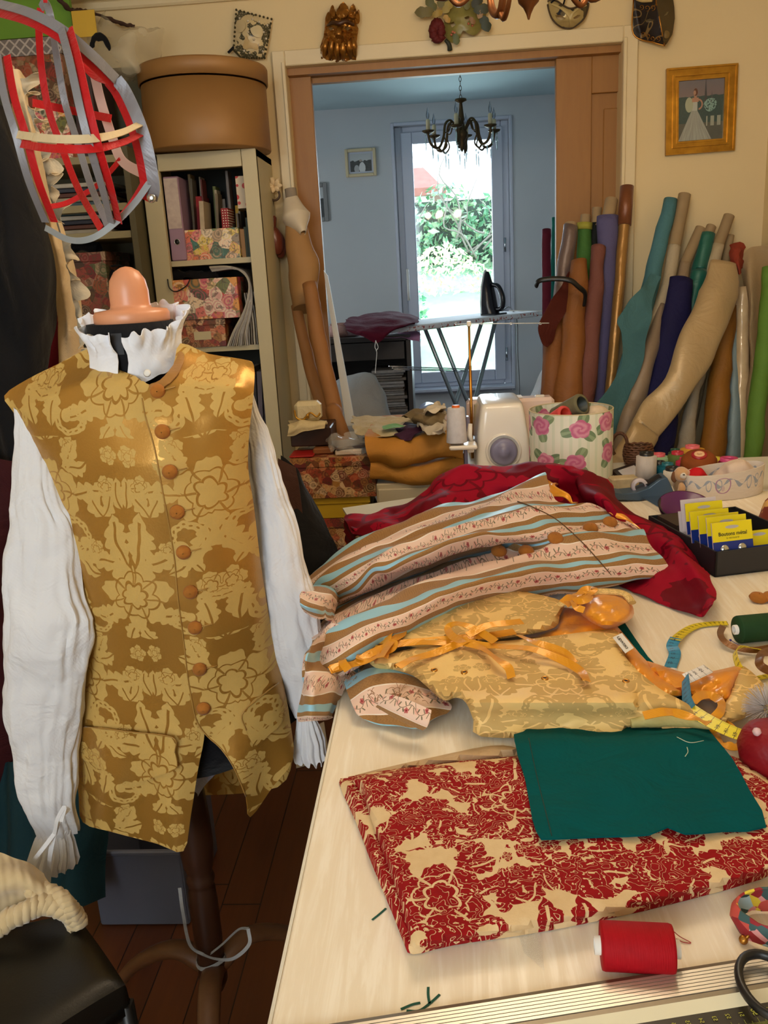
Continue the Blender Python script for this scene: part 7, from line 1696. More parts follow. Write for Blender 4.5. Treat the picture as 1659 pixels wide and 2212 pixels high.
obj('lever', Mb().tube([PY(1016, 915, 2.50), PY(1014, 940, 2.495), PY(1020, 956, 2.495)], [.008, .011, .006], 10, sq=.8), ivp, sg)
obj('side_bracket', Mb().box(PY(1010, 915, 2.53), (.012, .03, .045), bev=.003).box(PY(1006, 985, 2.55), (.012, .03, .07), bev=.002), lil, sg)
pt = PY(1013, 704, 2.60); pb = PY(1013, 900, 2.60)
obj('thread_pole', Mb().tube([np.array([pt[0], 2.6, T+.01]), pt], .0036, 12).tube([np.array([pt[0], 2.6, T+.01]), np.array([pt[0], 2.6, PY(1013, 790, 2.6)[2]])], .0046, 12), M['brass'], sg)
gp2 = pt+np.array([0, 0, .006]); 
obj('pole_cap', Mb().box(gp2, (.013, .013, .015), bev=.002), ivp, sg)
ga, gb = gp2+np.array([-.005, 0, 0]), PY(1185, 698, 2.66)
obj('guide_bar', Mb().tube([gp2+np.array([.003, 0, 0]), gb], .0055, 4, sq=.35, phase=PI/4).tube([gp2-np.array([.04, 0, .0]), gp2], .004, 4, sq=.35, phase=PI/4), film('clear_guide_bar', (224, 230, 232), .7), sg)
for px in (985, 1040, 1104, 1167): obj('guide_eye', Mb().tube([PY(px, 699, 2.6+(px-1013)*.0003)+np.array([.004*math.cos(a), 0, .003*math.sin(a)]) for a in np.linspace(0, 2*PI, 13)], .0012, 5, False), M['chrome'], sg)
for px, w in ((1084, 0), (1112, 1)): obj('spool_pin', Mb().tube([PY(px, 910 if w == 0 else 915, 2.6), PY(px, 900 if w == 0 else 884, 2.6)], .0022, 8).lathe([(.0005, 0), (.009*w+.003, 0), (.009*w+.003, .002), (.0005, .003)], 16, tuple(PY(px, 914, 2.6)), (0, 0, 1)), M['black'], sg)
obj('spool_shelf', Mb().box(PY(1000, 963, 2.45), (.08, .07, .012), bev=.004).box(PY(1016, 970, 2.49), (.02, .06, .01), bev=.003), ivp, sg)
obj('power_cable', Mb().tube(crs([PY(1005, 982, 2.56), PY(990, 985, 2.54), PY(980, 998, 2.53), PY(975, 1020, 2.53), PY(974, 1040, 2.53)], 6), .005, 8), M['black'], sg)
def cone(label, px, py0, py1, Y, r0, r1, mt, cap=None, capc=(230, 110, 40)):
    b = PY(px, py1, Y); h = PY(px, py0, Y)[2]-b[2]
    t = thing('thread_cone', label, 'thread cone', tuple(b))
    obj('thread', Mb().lathe([(.004, 0), (r1, .002), (r1, .004), (r0, h-.004), (r0*.9, h), (.004, h)], 36, tuple(b)), mt, t)
    if cap: obj('cap', Mb().lathe([(.001, h+.006), (cap, h+.006), (cap*1.05, h), (cap*.9, h-.004)], 24, tuple(b)), plain('cap_%s' % label[:5], capc, .4), t)
    return t
thw = wound('white_thread', (224, 220, 222)); thc = wound('cream_thread', (226, 212, 180))
cone('tall white thread cone with an orange cap, left of the overlock machine', 987, 880, 956, 2.45, .0255, .030, thw, .011)
cone('cream thread cone with an orange cap behind the overlock machine', 1043, 872, 920, 2.70, .026, .03, thc, .011)
cone('slim cream thread cone standing on the overlock machine', 1111, 864, 906, 2.66, .013, .017, thc)
# flatbed machine behind
sm = thing('sewing_machine', 'pinkish white flatbed sewing machine behind the overlock', 'sewing machine', (.3, 2.84-.06, T))
pk = plain('pinkish_white_plastic', (232, 208, 196), .3, .03, coat=.4)
xa, xb = PY(1008, 880, 2.76)[0], PY(1198, 880, 2.76)[0]; zt, zb_ = PY(1100, 862, 2.76)[2], PY(1100, 903, 2.76)[2]
obj('arm', Mb().box(((xa+xb)/2, 2.79, (zt+zb_)/2), (xb-xa, .07, zt-zb_), bev=.010), pk, sm)
obj('column', Mb().box((.315, 2.79, (T+zb_)/2+.01), (.085, .068, zb_-T+.02), bev=.006), pk, sm)
obj('head', Mb().box((xa+.04, 2.79, (T+.05+zb_)/2), (.075, .066, zb_-T-.05), bev=.006), pk, sm)
obj('bed', Mb().box(((xa+xb)/2, 2.78, T+.02), (xb-xa, .09, .038), bev=.006), pk, sm)
obj('top_lid', Mb().box(((xa+xb)/2-.04, 2.79, zt+.002), (.16, .055, .004), bev=.001), M['white'], sm)
obj('carry_handle', Mb().box((xb-.045, 2.775, zt+.003), (.03, .014, .008), bev=.002), ivp, sm)
# rose box with cones
rbx = thing('rose_box', 'round rose printed paper box full of thread cones', 'box', (.366, 2.35, T))
RC = (.366, 2.35, T); RR, RH = .112, .190
obj('wall', Mb().lathe([(RR, .001), (RR, RH)], 96, RC), M['rosebox'], rbx, thick=.002)
obj('bottom', Mb().lathe([(.001, .003), (RR-.002, .003)], 48, RC), M['creamcard'], rbx)
obj('rim', Mb().tube([np.array(RC)+np.array([RR*math.cos(a), RR*math.sin(a), RH]) for a in np.linspace(0, 2*PI, 65)], .0016, 8, False), M['creamcard'], rbx)
def lying_cone(label, a, b, r0, r1, mt, hole=None):
    a, b = np.array(a), np.array(b); u = b-a; L = np.linalg.norm(u); t = thing('thread_cone', label, 'thread cone', tuple((a+b)/2))
    obj('thread', Mb().lathe([(.004, 0), (r0*.9, .001), (r0, .005), (r1, L-.006), (r1*.93, L), (r1*.72, L)], 36, tuple(a), tuple(u/L)), mt, t)
    if hole: obj('core', Mb().lathe([(r1*.72, L), (r1*.66, L-.001), (r1*.5, L-.04), (.001, L-.045)], 30, tuple(a), tuple(u/L)), plain('hollow', hole, .5), t)
    return t
lying_cone('olive grey thread cone lying across the rose box, its dark hollow end towards us', PY(1196, 897, 2.37), PY(1258, 873, 2.30), .020, .030, wound('olive_thread', (118, 112, 84)), (40, 50, 46))
lying_cone('coral red thread cone inside the rose box', PY(1176, 912, 2.34), PY(1222, 896, 2.28), .012, .026, wound('coral_thread', (226, 84, 80)), (210, 60, 40))
m = Mb().lathe([(.001, -.03), (.025, -.028), (.038, -.01), (.038, .006), (.028, .024), (.010, .032), (.001, .033)], 36, PY(1291, 902, 2.33), (.3, 0, 1))
solo('yarn_ball', m, wound('cream_yarn', (228, 206, 176)), 'cream ball of yarn in the rose box', 'yarn')
for k, (x, y, Y, cc) in enumerate(((1180, 930, 2.36, 'coral_thread'), (1240, 925, 2.40, 'olive_thread'), (1270, 940, 2.33, 'cream_yarn'))):
    pass
solo('box_filling', rnd_noise(Mb().lathe([(.001, .150), (.06, .148), (.104, .14), (.106, .004), (.001, .004)], 40, RC), .01, 30), cloth('mixed_scraps', (150, 110, 90), .8, .5, fold=40), 'dim mixed thread and scraps filling the rose box under the cones', 'scraps', kind='stuff')

# ---- far right of the table
bs = thing('wicker_basket', 'small dark wicker basket with a twisted handle behind the spools', 'basket', tuple(TZ(1372, 1002)))
wk = wood('dark_wicker', (110, 66, 36), (60, 34, 20), (1, 1, 1), .6); cb = TZ(1378, 1003)
m = Mb()
for i in range(9):
    z = .004+i*.0065; r = .028+.005*math.sin(i*.35); m.tube([cb+np.array([r*1.25*math.cos(a), r*math.sin(a), z+.0016*math.sin(12*a+i*PI)]) for a in np.linspace(0, 2*PI, 49)], .0036, 6, False)
obj('body', m, wk, bs)
obj('handle', rope([cb+np.array([-.048+.0*q, 0, .05])*1+np.array([.022*math.cos(a)-.006, 0, .034*math.sin(a)+.01]) for q, a in enumerate(np.linspace(-.6, PI+.9, 12))], .004), wk, bs)
SPO = [('white thread cone with a black cap, left of the spool group', 1395, 1040, .0225, .056, (206, 196, 186), (20, 20, 22), .016), ('mint green thread spool with a pink cap', 1422, 1014, .026, .030, (160, 200, 156), (226, 96, 110), .015), ('dark bottle green capped thread spool at the back of the group', 1457, 1002, .016, .028, (60, 84, 60), (16, 84, 66), .011),
       ('moss green thread spool with a red cap', 1462, 1016, .022, .036, (96, 116, 56), (190, 40, 60), .014), ('black thread spool behind the teal one', 1424, 1030, .024, .028, (26, 26, 30), (22, 22, 24), .012), ('teal blue thread spool with a yellow mark', 1441, 1036, .024, .030, (14, 96, 116), (20, 110, 124), .013),
       ('white spool with a black cap in front of the teal one', 1452, 1046, .020, .030, (224, 218, 204), (24, 24, 26), .016), ('orange yellow thread spool with a pink cap at the back', 1494, 1006, .028, .040, (226, 170, 60), (232, 110, 120), .017), ('magenta pink thread spool half hidden behind the brown one', 1478, 1024, .020, .030, (206, 50, 84), (206, 60, 90), .012),
       ('small yellow thread spool right of the brown one', 1545, 1028, .014, .034, (210, 190, 50), (220, 200, 60), .010), ('hot pink capped dark red thread spool at the right of the group', 1572, 1038, .022, .042, (120, 20, 50), (214, 70, 130), .019)]
for k, (lab, x, y, r, h, c1, c2_, cr_) in enumerate(SPO):
    r *= 1.18; h *= 1.28; cr_ *= 1.15
    b = TZ(x, y); t = thing('thread_spool', lab, 'thread spool', tuple(b))
    obj('thread', Mb().lathe([(.004, 0), (r*1.02, .002), (r, h-.003), (r*.7, h), (.004, h)], 32, tuple(b)), wound('thr%d' % k, c1), t)
    obj('cap', Mb().lathe([(cr_*.6, h+.002), (cr_*.6, h+.007), (cr_, h+.008), (cr_, h-.002)], 28, tuple(b)), plain('capc%d' % k, c2_, .35), t)
b = TZ(1508, 1030); b[2] += .02; t = thing('thread_spool', 'large brown thread reel tilted towards us with a red and orange hub', 'thread spool', tuple(b))
ax_ = (-.1, -.38, 1)
obj('thread', Mb().lathe([(.012, 0), (.044, 0), (.048, .004), (.046, .030), (.037, .042), (.016, .046)], 44, tuple(b), ax_), wound('brown_thread', (150, 76, 30)), t)
obj('hub', Mb().lathe([(.020, .044), (.020, .049), (.013, .050)], 30, tuple(b), ax_), plain('red_hub', (170, 30, 40), .35), t)
obj('hub_label', Mb().lathe([(.0135, .050), (.013, .0515), (.004, .0515), (.004, .046)], 30, tuple(b), ax_), plain('peach_label', (236, 186, 140), .5), t)
t = thing('dark_tray', 'low dark tray holding a white card beside the rose box', 'tray', tuple(TZ(1362, 1035)))
pp = [TZ(1322, 1024), TZ(1370, 1008), TZ(1418, 1046), TZ(1360, 1060)]; 
obj('tray', Mb().prism(pp, (0, 0, .012)), plain('dark_brown_tray', (52, 38, 36), .4), t)
obj('card', Mb().prism([(p-sum(pp)/4)*.72+sum(pp)/4+np.array([0, 0, .0125]) for p in pp], (0, 0, .001)), plain('glossy_white_card', (226, 224, 232), .2), t)
# tape dispenser
td = thing('tape_dispenser', 'steel blue adhesive tape dispenser', 'tape dispenser', tuple(TZ(1385, 1086)))
prof = [(1302, 1078), (1300, 1050), (1306, 1058), (1318, 1064), (1345, 1067), (1375, 1064), (1402, 1054), (1426, 1036), (1441, 1031), (1448, 1044), (1457, 1066), (1456, 1086), (1380, 1084), (1330, 1080)]
Yd = 2.06; pts3 = [PY(x, y, Yd) for x, y in prof]; 
for p in pts3: p[2] = max(p[2], T+.002)
sb = plain('steel_blue_plastic', (62, 84, 104), .3, .06)
obj('shell', Mb().prism(pts3, (0, .055, 0)), sb, td, bevel=.002)
obj('top_inset', Mb().prism([PY(x, y-2, Yd+.012) for x, y in ((1396, 1050), (1428, 1032), (1434, 1034), (1404, 1054))], (0, .03, 0)), M['black'], td)
rc = PY(1381, 1050, Yd+.028)
obj('tape_roll', Mb().lathe([(.012, -.008), (.020, -.008), (.020, .008), (.012, .008), (.012, -.008)], 32, tuple(rc), (0, 1, 0)), plain('clear_tape_roll', (196, 186, 190), .25), td)
solo('small_cream_box', Mb().box(TZ(1352, 1064)+np.array([0, .03, .02]), (.07, .04, .03), rz=.1, bev=.004), plain('patterned_cream', (206, 186, 146), .6, .3, 50), 'small cream patterned box behind the tape dispenser', 'box')
pp = [TZ(1385, 1085), TZ(1432, 1078), TZ(1480, 1100), TZ(1430, 1112)]
t = thing('clear_tray', 'shallow smoky clear plastic lid in front of the tape dispenser', 'lid', tuple(sum(pp)/4))
obj('plate', Mb().prism([p+np.array([0, 0, .012]) for p in pp], (0, 0, .001)), M['smoke'], t); obj('rim', Mb().prism([(p-sum(pp)/4)*1.0+sum(pp)/4 for p in pp], (0, 0, .0115)), M['smoke'], t)
# plush dog
pd = thing('plush_dog', 'tiny beige plush dog sitting against the oval box', 'plush toy', tuple(TZ(1470, 1082)))
fur = plain('beige_plush', (206, 160, 112), .95, .15, 60, sheen=.6); fw = plain('white_plush', (226, 216, 204), .95)
def blob(name, x, y, Y, rx, rz, mt, ry=None): return obj(name, rnd_noise(Mb().lathe([(.0005, -rz)]+[(rx*math.sin(a), -rz*math.cos(a)) for a in np.linspace(.2, PI-.2, 12)]+[(.0005, rz)], 24, tuple(PY(x, y, Y))), .002, 70), mt, pd)
blob('body', 1468, 1044, 2.10, .017, .028, fur); blob('head', 1472, 1024, 2.08, .019, .018, fur); blob('ear', 1456, 1030, 2.08, .006, .014, plain('brown_plush', (120, 76, 44), .95)); blob('ear', 1486, 1028, 2.08, .006, .014, fur)
blob('paw', 1474, 1072, 2.05, .010, .013, fw); blob('leg', 1472, 1058, 2.06, .009, .018, fur); blob('muzzle', 1476, 1028, 2.062, .008, .007, fw); blob('nose', 1477, 1026, 2.053, .0025, .002, M['black'])
# oval embroidered box
def b_emb():
    x, y, z, v = coords('UV'); n = nz(v, 30, 2)
    ph = x*75; cy = sin(ph)*.10+.60; lin_ = (xabs(y-cy) < .035+.03*sin(ph*2))
    sc_ = (xabs(hyp(frac(x*24)-.5, (y-.55)*1.6)-.26) < .035)*(sin(ph*.5) > .2)
    cr = (xabs(hyp((x-.745)*9, (y-.55)*1.1)-.26) < .02)+(hyp((x-.745)*14, (y-.45)*1.3) < .1)*.4
    return {'color': mixc(cr, mixc(umax(lin_, sc_)*.8, mixc(n, (226, 216, 204), (206, 192, 176)), (130, 146, 170)), (170, 130, 160)), 'bump': n}
ob_ = thing('oval_box', 'oval cream box with blue embroidered scrolls, holding cloths', 'box', tuple(PZ(1566, 1075, T)))
oc = np.array([.700, 2.10, T]); G = []
for z, k in ((.001, 1.0), (.02, 1.01), (.05, 1.02), (.066, 1.03)):
    G.append([oc+np.array([.098*k*math.cos(a)+.018*math.sin(a), .060*k*math.sin(a)+.012*math.cos(a), z+(.006*math.cos(a) if z > .04 else 0)]) for a in np.linspace(0, 2*PI, 97)])
obj('wall', Mb().grid(np.array(G)), material('embroidered_linen', b_emb, rough=.8, bump_s=.2), ob_, thick=.003)
m = Mb(); G2 = [[oc+np.array([.097*math.cos(a)*k+.018*math.sin(a)*k, .059*math.sin(a)*k+.012*math.cos(a)*k, .002]) for a in np.linspace(0, 2*PI, 97)] for k in (.02, 1)]; obj('bottom', m.grid(np.array(G2)), M['creamcard'], ob_)
def heap(name, cx, cy, rx, ry, h, z0, mt, label, seed, cat='cloth', amp=.012, s=30, kind=None):
    G = [[(cx+rx*math.cos(a)*math.cos(b), cy+ry*math.cos(a)*math.sin(b), z0+h*math.sin(a)) for b in np.linspace(0, 2*PI, 65)[:-1]] for a in np.linspace(0, PI/2-.02, 18)]
    m = Mb().grid(np.array(G), closed_u=True); rnd_noise(m, amp, s, seed); m.displace(lambda x, y, z: (0, 0, max(0, z0-z))); return solo(name, m, mt, label, cat, kind=kind)
heap('white_cloth', .735, 2.105, .055, .045, .060, T+.02, cloth('ivory_cloth', (226, 204, 186), .8), 'ivory white cloth bunched in the oval box', 2)
heap('red_yarn', .632, 2.085, .034, .036, .050, T+.018, wound('red_yarn', (214, 22, 34)), 'bright red yarn in the left end of the oval box', 4, 'yarn')
heap('patterned_scarf', .83, 1.86, .13, .085, .055, T+.001, material('autumn_print', lambda: (lambda c: {'color': ramp(nz(c[3], 26, 3), [(150, 60, 30), (196, 140, 70), (206, 160, 90), (120, 40, 24), (186, 150, 80), (160, 90, 40)])})(coords()), rough=.6), 'rust and gold patterned scarf heaped behind the black tray at the right edge', 9, 'scarf', .03, 16)
# black tray with button cards
bt = thing('black_tray', 'black open box holding yellow and blue cards of metal buttons', 'box', tuple(TZ(1600, 1235)))
c0 = PZ(1544, 1248, T); ux_ = PZ(1659, 1234, T)-c0; ux_[2] = 0; ux_ /= np.linalg.norm(ux_); uy_ = np.array([-ux_[1], ux_[0], 0]); up = np.array([0, 0, 1.])
def BB(a, b, h): return c0+ux_*a+uy_*b+up*h
m = Mb(); Wd, Dp, Hh, th_ = .20, .26, .048, .004
for (a0, a1, b0, b1, h1) in ((0, Wd, 0, th_, Hh), (0, Wd, Dp-th_, Dp, Hh), (0, th_, 0, Dp, Hh), (Wd-th_, Wd, 0, Dp, Hh), (0, Wd, 0, Dp, .003)):
    m.prism([BB(a0, b0, .001), BB(a1, b0, .001), BB(a1, b1, .001), BB(a0, b1, .001)], up*h1)
obj('body', m, plain('charcoal_card', (34, 34, 38), .5, .1), bt)
yel = plain('yellow_card_print', (236, 216, 24), .4, .03); blu = plain('blue_card_print', (16, 46, 130), .4, .1)
inkd = plain('dark_ink', (40, 40, 30), .6)
def card(label, a, b, h0, lean, w=.080, hh=.062, text=False, group=None, nb=2, rz=0.):
    t = thing('button_card', label, 'button card', tuple(BB(a, b, h0)), group); r = math.radians(lean)
    e1 = ux_*math.cos(rz)+uy_*math.sin(rz); e2 = up*math.cos(r)+uy_*math.sin(r); e3 = np.cross(e1, e2); e3 = -e3 if e3@uy_ > 0 else e3
    P = lambda u, v, o=0.: BB(a, b, h0)+e1*u+e2*v+e3*o
    obj('board', Mb().prism([P(0, 0), P(w, 0), P(w, hh), P(0, hh)], -e3*.0022), plain('card_edge', (214, 196, 200), .6) if 'cardedge' not in M else M['cardedge'], t)
    obj('blue_field', Mb().prism([P(0, 0, .0002), P(w, 0, .0002), P(w, hh*.42, .0002), P(0, hh*.42, .0002)], e3*.0004), blu, t)
    hs = Mb(); K = 18; cx_, cy_ = w*.5, hh*.84
    hs.sheet([(0, hh*.42), (w, hh*.42), (w, hh), (0, hh)], lambda u, v: P(u, v, .0005), .006, 1, holes=[[(cx_+.014*math.cos(q), cy_+.0032*math.sin(q)) for q in np.linspace(0, 2*PI, 17)[:-1]]])
    obj('yellow_field', hs, yel, t, thick=.0006)
    obj('hang_hole', Mb().prism([P(cx_+.014*math.cos(q), cy_+.0032*math.sin(q), .0004) for q in np.linspace(0, 2*PI, 17)[:-1]], -e3*.0002), plain('hole_grey', (196, 190, 190), .6) if 'hg' not in M else M['hg'], t)
    for k in range(nb): obj('metal_button', Mb().lathe([(.0005, .004), (.005, .0034), (.0085, .001), (.009, 0)], 26, tuple(P(w*(.28+.44*k), hh*.18, .001)), tuple(e3)), M['chrome'], t)
    if text:
        lm = Mb(); put_text(lm, 'Boutons métal', .0098, P(w*.5, hh*.64, .0016), e1, e2, True); put_text(lm, 'à recouvrir', .0058, P(w*.5, hh*.52, .0016), e1, e2)
        obj('lettering', lm, inkd, t)
    return t
M['cardedge'] = plain('card_edge', (214, 196, 200), .6); M['hg'] = plain('hole_grey', (196, 190, 190), .6)
card('frontmost yellow and blue card of metal buttons, tilted back, lettering readable', .004, .012, .036, 14, text=True)
labs = ['second yellow and blue button card, just behind the frontmost', 'third yellow and blue button card from the front', 'fourth yellow and blue button card from the front', 'hindmost and tallest yellow and blue button card in the row']
for k, (a, b, h, w) in enumerate(((-.0085+.012, .030, .044, .08), (-.010+.010, .052, .042, .082), (-.012+.008, .076, .044, .08), (-.010+.012, .105, .052, .078))): card(labs[k], a+.0, b, h, 14, w=w, hh=.060, nb=2)
card('separate yellow and blue button card at the right edge, lying low', .088, .05, .012, 20, w=.08, hh=.05)
for k, (a, b, h, w, lab) in enumerate(((.004, .125, .052, .075, 'plain white card standing tallest behind the button cards'), (-.0+.006, .135, .026, .05, 'pinkish white card at the left behind the button cards'))):
    r = math.radians(14); e2 = up*math.cos(r)+uy_*math.sin(r); solo('white_card', Mb().prism([BB(a, b, h), BB(a+w, b, h), BB(a+w, b, h)+e2*.062, BB(a, b, h)+e2*.062], uy_*.0015), plain('white_card_stock', (226, 214, 214), .6), lab, 'card')
solo('snap_tin', Mb().prism([BB(.01, .16, .004), BB(.12, .16, .004), BB(.12, .24, .004), BB(.01, .24, .004)], up*.05), plain('dark_tin', (60, 46, 40), .4), 'dark tin inside the back of the black open box', 'tin')
# magnetic pin dish
md_ = thing('pin_dish', 'round dark purple pin dish with violet highlight left of the button cards', 'pin dish', tuple(TZ(1472, 1140)))
c = TZ(1470, 1138); 
obj('dish', Mb().lathe([(.001, .002), (.035, .004), (.052, .018), (.060, .040), (.056, .040), (.040, .016), (.001, .010)], 48, tuple(c+np.array([.02, .05, 0])), (0, -.35, 1)), material('purple_black_plastic', lambda: (lambda q: {'color': mixc((nz(q[3], 14, 1) > .55), (30, 16, 34), (84, 22, 84))})(coords()), rough=.25), md_)
obj('violet_highlight', Mb().sheet([(1440, 1132), (1450, 1124), (1466, 1128), (1470, 1134), (1456, 1142), (1444, 1142)], lambda x, y: PY(x, y, 1.86), 5, 3), plain('violet', (150, 20, 150), .3), md_, thick=.001)  # highlight on the dish put in as a violet coloured sheet
obj('sticker', Mb().box(PY(1484, 1124, 1.87), (.016, .001, .005), ry=-.3), plain('sticker', (200, 190, 186), .5), md_)
for k, (x, y, cc) in enumerate(((1500, 1096, (220, 206, 120)), (1506, 1102, (230, 226, 220)), (1494, 1104, (220, 206, 120)))):
    p = PY(x, y, 1.93); solo('pin', Mb().tube([p-np.array([.004, 0, .02]), p], .0005, 5).lathe([(.0003, .002), (.0018, .0014), (.0022, 0), (.0003, -.002)], 10, tuple(p)), plain('pinhead%d' % k, cc, .3), 'glass headed pin sticking up beside the purple pin dish', 'pin', 'pins by the pin dish')

# ================================================================== low chest with mustard cloth, behind the table at the left
t = thing('low_chest', 'beige panelled low chest under the mustard cloth', 'chest', (-.06, 2.75, 0))
bg_ = plain('beige_lacquer', (186, 174, 146), .5, .05, 5)
obj('body', Mb().box((-.065, 2.71, .395), (.25, .38, .788), bev=.003), bg_, t)
for z0, z1 in ((.10, .64), (.655, .775)): obj('drawer', Mb().box((-.065, 2.516, (z0+z1)/2), (.242, .012, z1-z0), bev=.003), bg_, t)
M['mustard'] = cloth('mustard_upholstery', (198, 136, 52), .7, .25, fold=9)
m = Mb()
for z0, z1, k in ((.790, .850, 0), (.852, .93, 1)):
    G = []
    for a in np.linspace(-PI/2, PI/2, 12): 
        r = (z1-z0)/2; G.append([np.array([x, 2.535-.0-r*math.cos(a)+.012*math.sin(x*30+k*2), (z0+z1)/2+r*math.sin(a)+.010*math.sin(x*22+k)]) for x in np.linspace(-.21, .075, 40)])
    G.append([np.array([x, 2.89, z1]) for x in np.linspace(-.21, .07, 40)]); m.grid(np.array(G))
rnd_noise(m, .014, 14, 2)
solo('mustard_cloth', m, M['mustard'], 'thick mustard yellow cloth folded on top of the low chest', 'cloth', thick=.003)
def scrap(label, rows, mt, h=None, amp=.012, s=26, seed=0, name='fabric_scrap', cat='fabric scrap'):
    m = Mb().grid(patch([[PZ(x, y, z) for x, y, z in r] for r in rows], 8, 8)); rnd_noise(m, amp, s, seed); return solo(name, m, mt, label, cat, thick=.0015)
scrap('dark plum fabric scrap on the mustard cloth', [[(872, 914, .945), (900, 910, .95), (930, 912, .95)], [(850, 932, .935), (885, 930, .942), (915, 925, .94)], [(840, 940, .93), (870, 944, .93), (890, 946, .93)]], cloth('plum', (62, 26, 56), .7), seed=3)
scrap('white crumpled lace scrap at the right of the heap', [[(900, 905, .96), (945, 892, .98), (960, 888, .97)], [(905, 922, .95), (945, 915, .97), (962, 910, .96)], [(912, 936, .94), (945, 940, .945), (958, 936, .94)]], cloth('white_lace', (206, 194, 172), .8), amp=.02, seed=6)
scrap('olive brown fabric scrap on the heap', [[(872, 898, .97), (920, 882, .98), (958, 878, .98)], [(880, 908, .965), (930, 900, .985), (958, 898, .98)], [(900, 916, .95), (940, 916, .965), (956, 912, .96)]], cloth('olive_brown', (126, 108, 76), .8), amp=.02, seed=9)
scrap('long cream paper and cloth sheet at the back left of the heap', [[(762, 898, .93), (830, 900, .94), (905, 896, .95)], [(760, 912, .93), (830, 916, .94), (900, 912, .95)], [(770, 940, .92), (820, 944, .93), (880, 930, .935)]], cloth('pale_cream', (214, 198, 160), .8), amp=.01, seed=12)
scrap('small bright green ribbon scrap on the heap', [[(826, 920, .952), (850, 916, .954), (872, 918, .954)], [(828, 926, .95), (850, 924, .952), (872, 922, .952)]], cloth('mint_green', (120, 176, 110), .7), amp=.006, seed=14)
scrap('ivory gauze bundle at the right end of the heap by the white cone', [[(905, 888, .985), (940, 876, 1.0), (962, 870, .99)], [(910, 898, .98), (940, 890, 1.0), (962, 884, .99)]], cloth('ivory_gauze', (224, 210, 184), .8), amp=.02, seed=17)

# ================================================================== stacked boxes left of the chest
Yb = 2.56
zA, zB, zC = PY(720, 1119, Yb)[2], PY(720, 1073, Yb)[2], PY(720, 988, Yb)[2]
deco_box('collage covered box at the bottom of the stack beside the chest', 672, 1119, 792, 1180, Yb, .26, M['collage_brown'], .03, zb=0.001)
t = deco_box('plain yellow lidded box in the middle of the stack', 654, 1073, 798, 1119, Yb-.005, .27, plain('yellow_box', (196, 160, 30), .45, .05), .022, zb=zA+.001)
deco_box('big collage covered box on top of the yellow box', 632, 988, 811, 1073, Yb-.02, .28, M['collage_brown'], .028, zb=zB+.001)
zt_ = PY(720, 988, Yb-.02)[2]
def onbox(name, label, x0, y0, x1, y1, Y, dep, mt, cat, zb=None, rz=0., bev=.003):
    l = PY(x0, (y0+y1)/2, Y)[0]; r = PY(x1, (y0+y1)/2, Y)[0]; za = PY((x0+x1)/2, y0, Y)[2]; z0 = zb if zb else PY((x0+x1)/2, y1, Y)[2]
    return solo(name, Mb().box(((l+r)/2, Y+dep/2, (za+z0)/2), (r-l, dep, za-z0), rz=rz, bev=bev), mt, label, cat), za
onbox('red_book', 'flat bright red book on the left front of the collage box', 624, 985, 677, 998, Yb-.01, .1, plain('red_cover', (170, 22, 22), .4), 'book', zt_+.001)
onbox('brown_box', 'flat orange brown box on the collage box', 676, 969, 720, 989, Yb+.03, .12, plain('orange_brown', (140, 84, 40), .5), 'box', zt_+.001)
_, za = onbox('white_box', 'flat white box on the right front of the collage box', 724, 972, 782, 990, Yb, .12, plain('ivory_box', (216, 204, 190), .5, .04), 'box', zt_+.001)
solo('grey_booklet', Mb().box((PY(755, 965, Yb)[0], Yb+.07, za+.006), (.12, .12, .008), rz=.3), plain('grey_booklet', (96, 90, 92), .3, .3, 30), 'dark grey booklet lying on the flat white box', 'booklet')
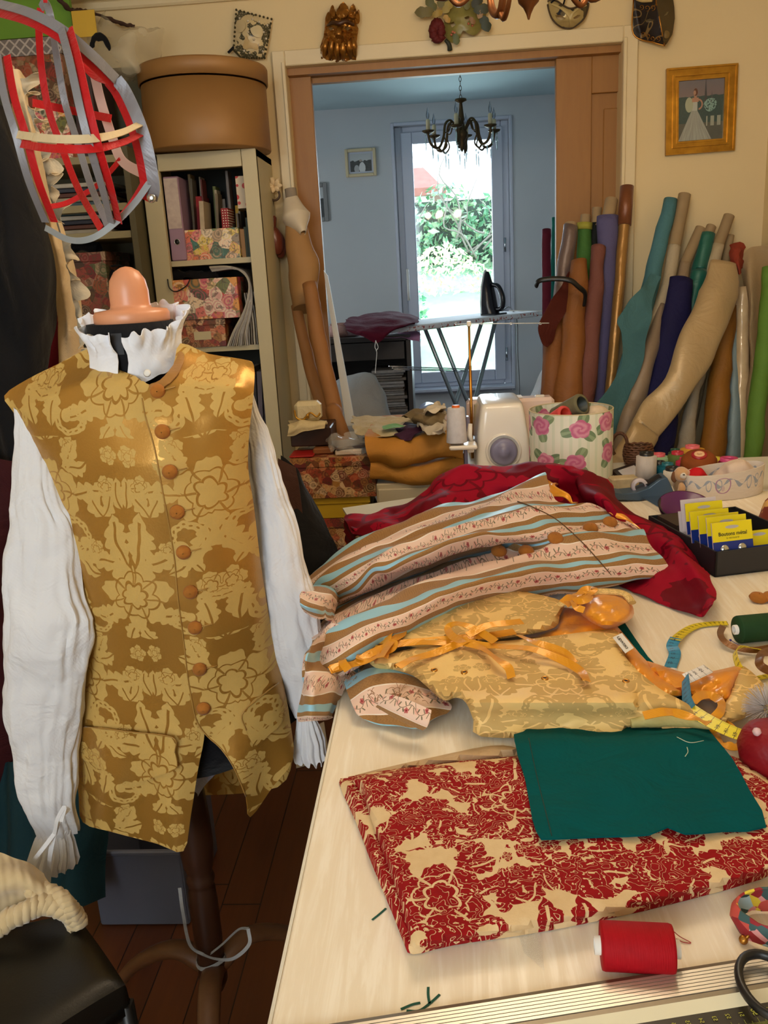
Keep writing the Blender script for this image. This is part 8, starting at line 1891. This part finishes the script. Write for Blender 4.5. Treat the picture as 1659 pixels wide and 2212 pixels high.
solo('clear_wrapper', rnd_noise(Mb().grid(patch([[PY(700, 930, Yb+.1), PY(730, 940, Yb+.05), PY(770, 930, Yb+.12)], [PY(700, 955, Yb+.06), PY(740, 960, Yb), PY(790, 962, Yb+.05)], [PY(712, 972, Yb+.03), PY(745, 972, Yb-.01), PY(792, 985, Yb)]], 8, 8)), .02, 30), M['clearfilm'], 'crumpled clear wrapper between the booklet and the dark chest', 'wrapper')
_, za = onbox('dark_casket', 'dark brown wooden casket at the back of the stack', 628, 925, 716, 978, Yb+.06, .16, wood('dark_casket_wood', (62, 34, 24), (34, 18, 14), (1, 1, 4), .35), 'box', zt_+.022)
m = Mb().grid(patch([[PY(628, 912, Yb+.16), PY(665, 905, Yb+.14), PY(704, 908, Yb+.16)], [PY(624, 926, Yb+.05), PY(660, 916, Yb+.04), PY(706, 916, Yb+.05)], [PY(622, 942, Yb+.04), PY(660, 930, Yb+.03), PY(703, 926, Yb+.04)]], 8, 8)); rnd_noise(m, .012, 26)
solo('cream_cloth', m, cloth('cream_napkin', (226, 206, 158), .8), 'cream cloth draped over the dark casket', 'cloth', thick=.004)
pu = thing('evening_purse', 'small ivory satin purse with a scalloped gold chain, top of the stack', 'purse', tuple(PY(663, 912, Yb+.07)))
l, r = PY(634, 890, Yb+.07), PY(692, 890, Yb+.07); za, z0 = PY(663, 869, Yb+.07)[2], PY(663, 912, Yb+.07)[2]
obj('body', Mb().box(((l[0]+r[0])/2, Yb+.10, (za+z0)/2), (r[0]-l[0], .05, za-z0), bev=.012), cloth('ivory_satin', (222, 206, 164), .5), pu)
ch_ = Mb().tube(crs([PY(636, 886, Yb+.068), PY(640, 902, Yb+.066), PY(654, 907, Yb+.066), PY(664, 896, Yb+.066), PY(672, 892, Yb+.066), PY(684, 900, Yb+.066), PY(692, 892, Yb+.068)], 6), .003, 8).tube([PY(664, 894, Yb+.065), PY(666, 904, Yb+.065)], [.005, .003], 8)
obj('gold_chain', ch_, M['gold'], pu)
solo('floor_paper', Mb().prism([PZ(636, 1590, .002), PZ(700, 1560, .002), PZ(712, 1640, .002), PZ(640, 1660, .002)], (0, 0, .002)), plain('floor_paper', (206, 196, 176), .7), 'pale paper sheet on the floor below the sleeve ruffle', 'paper')
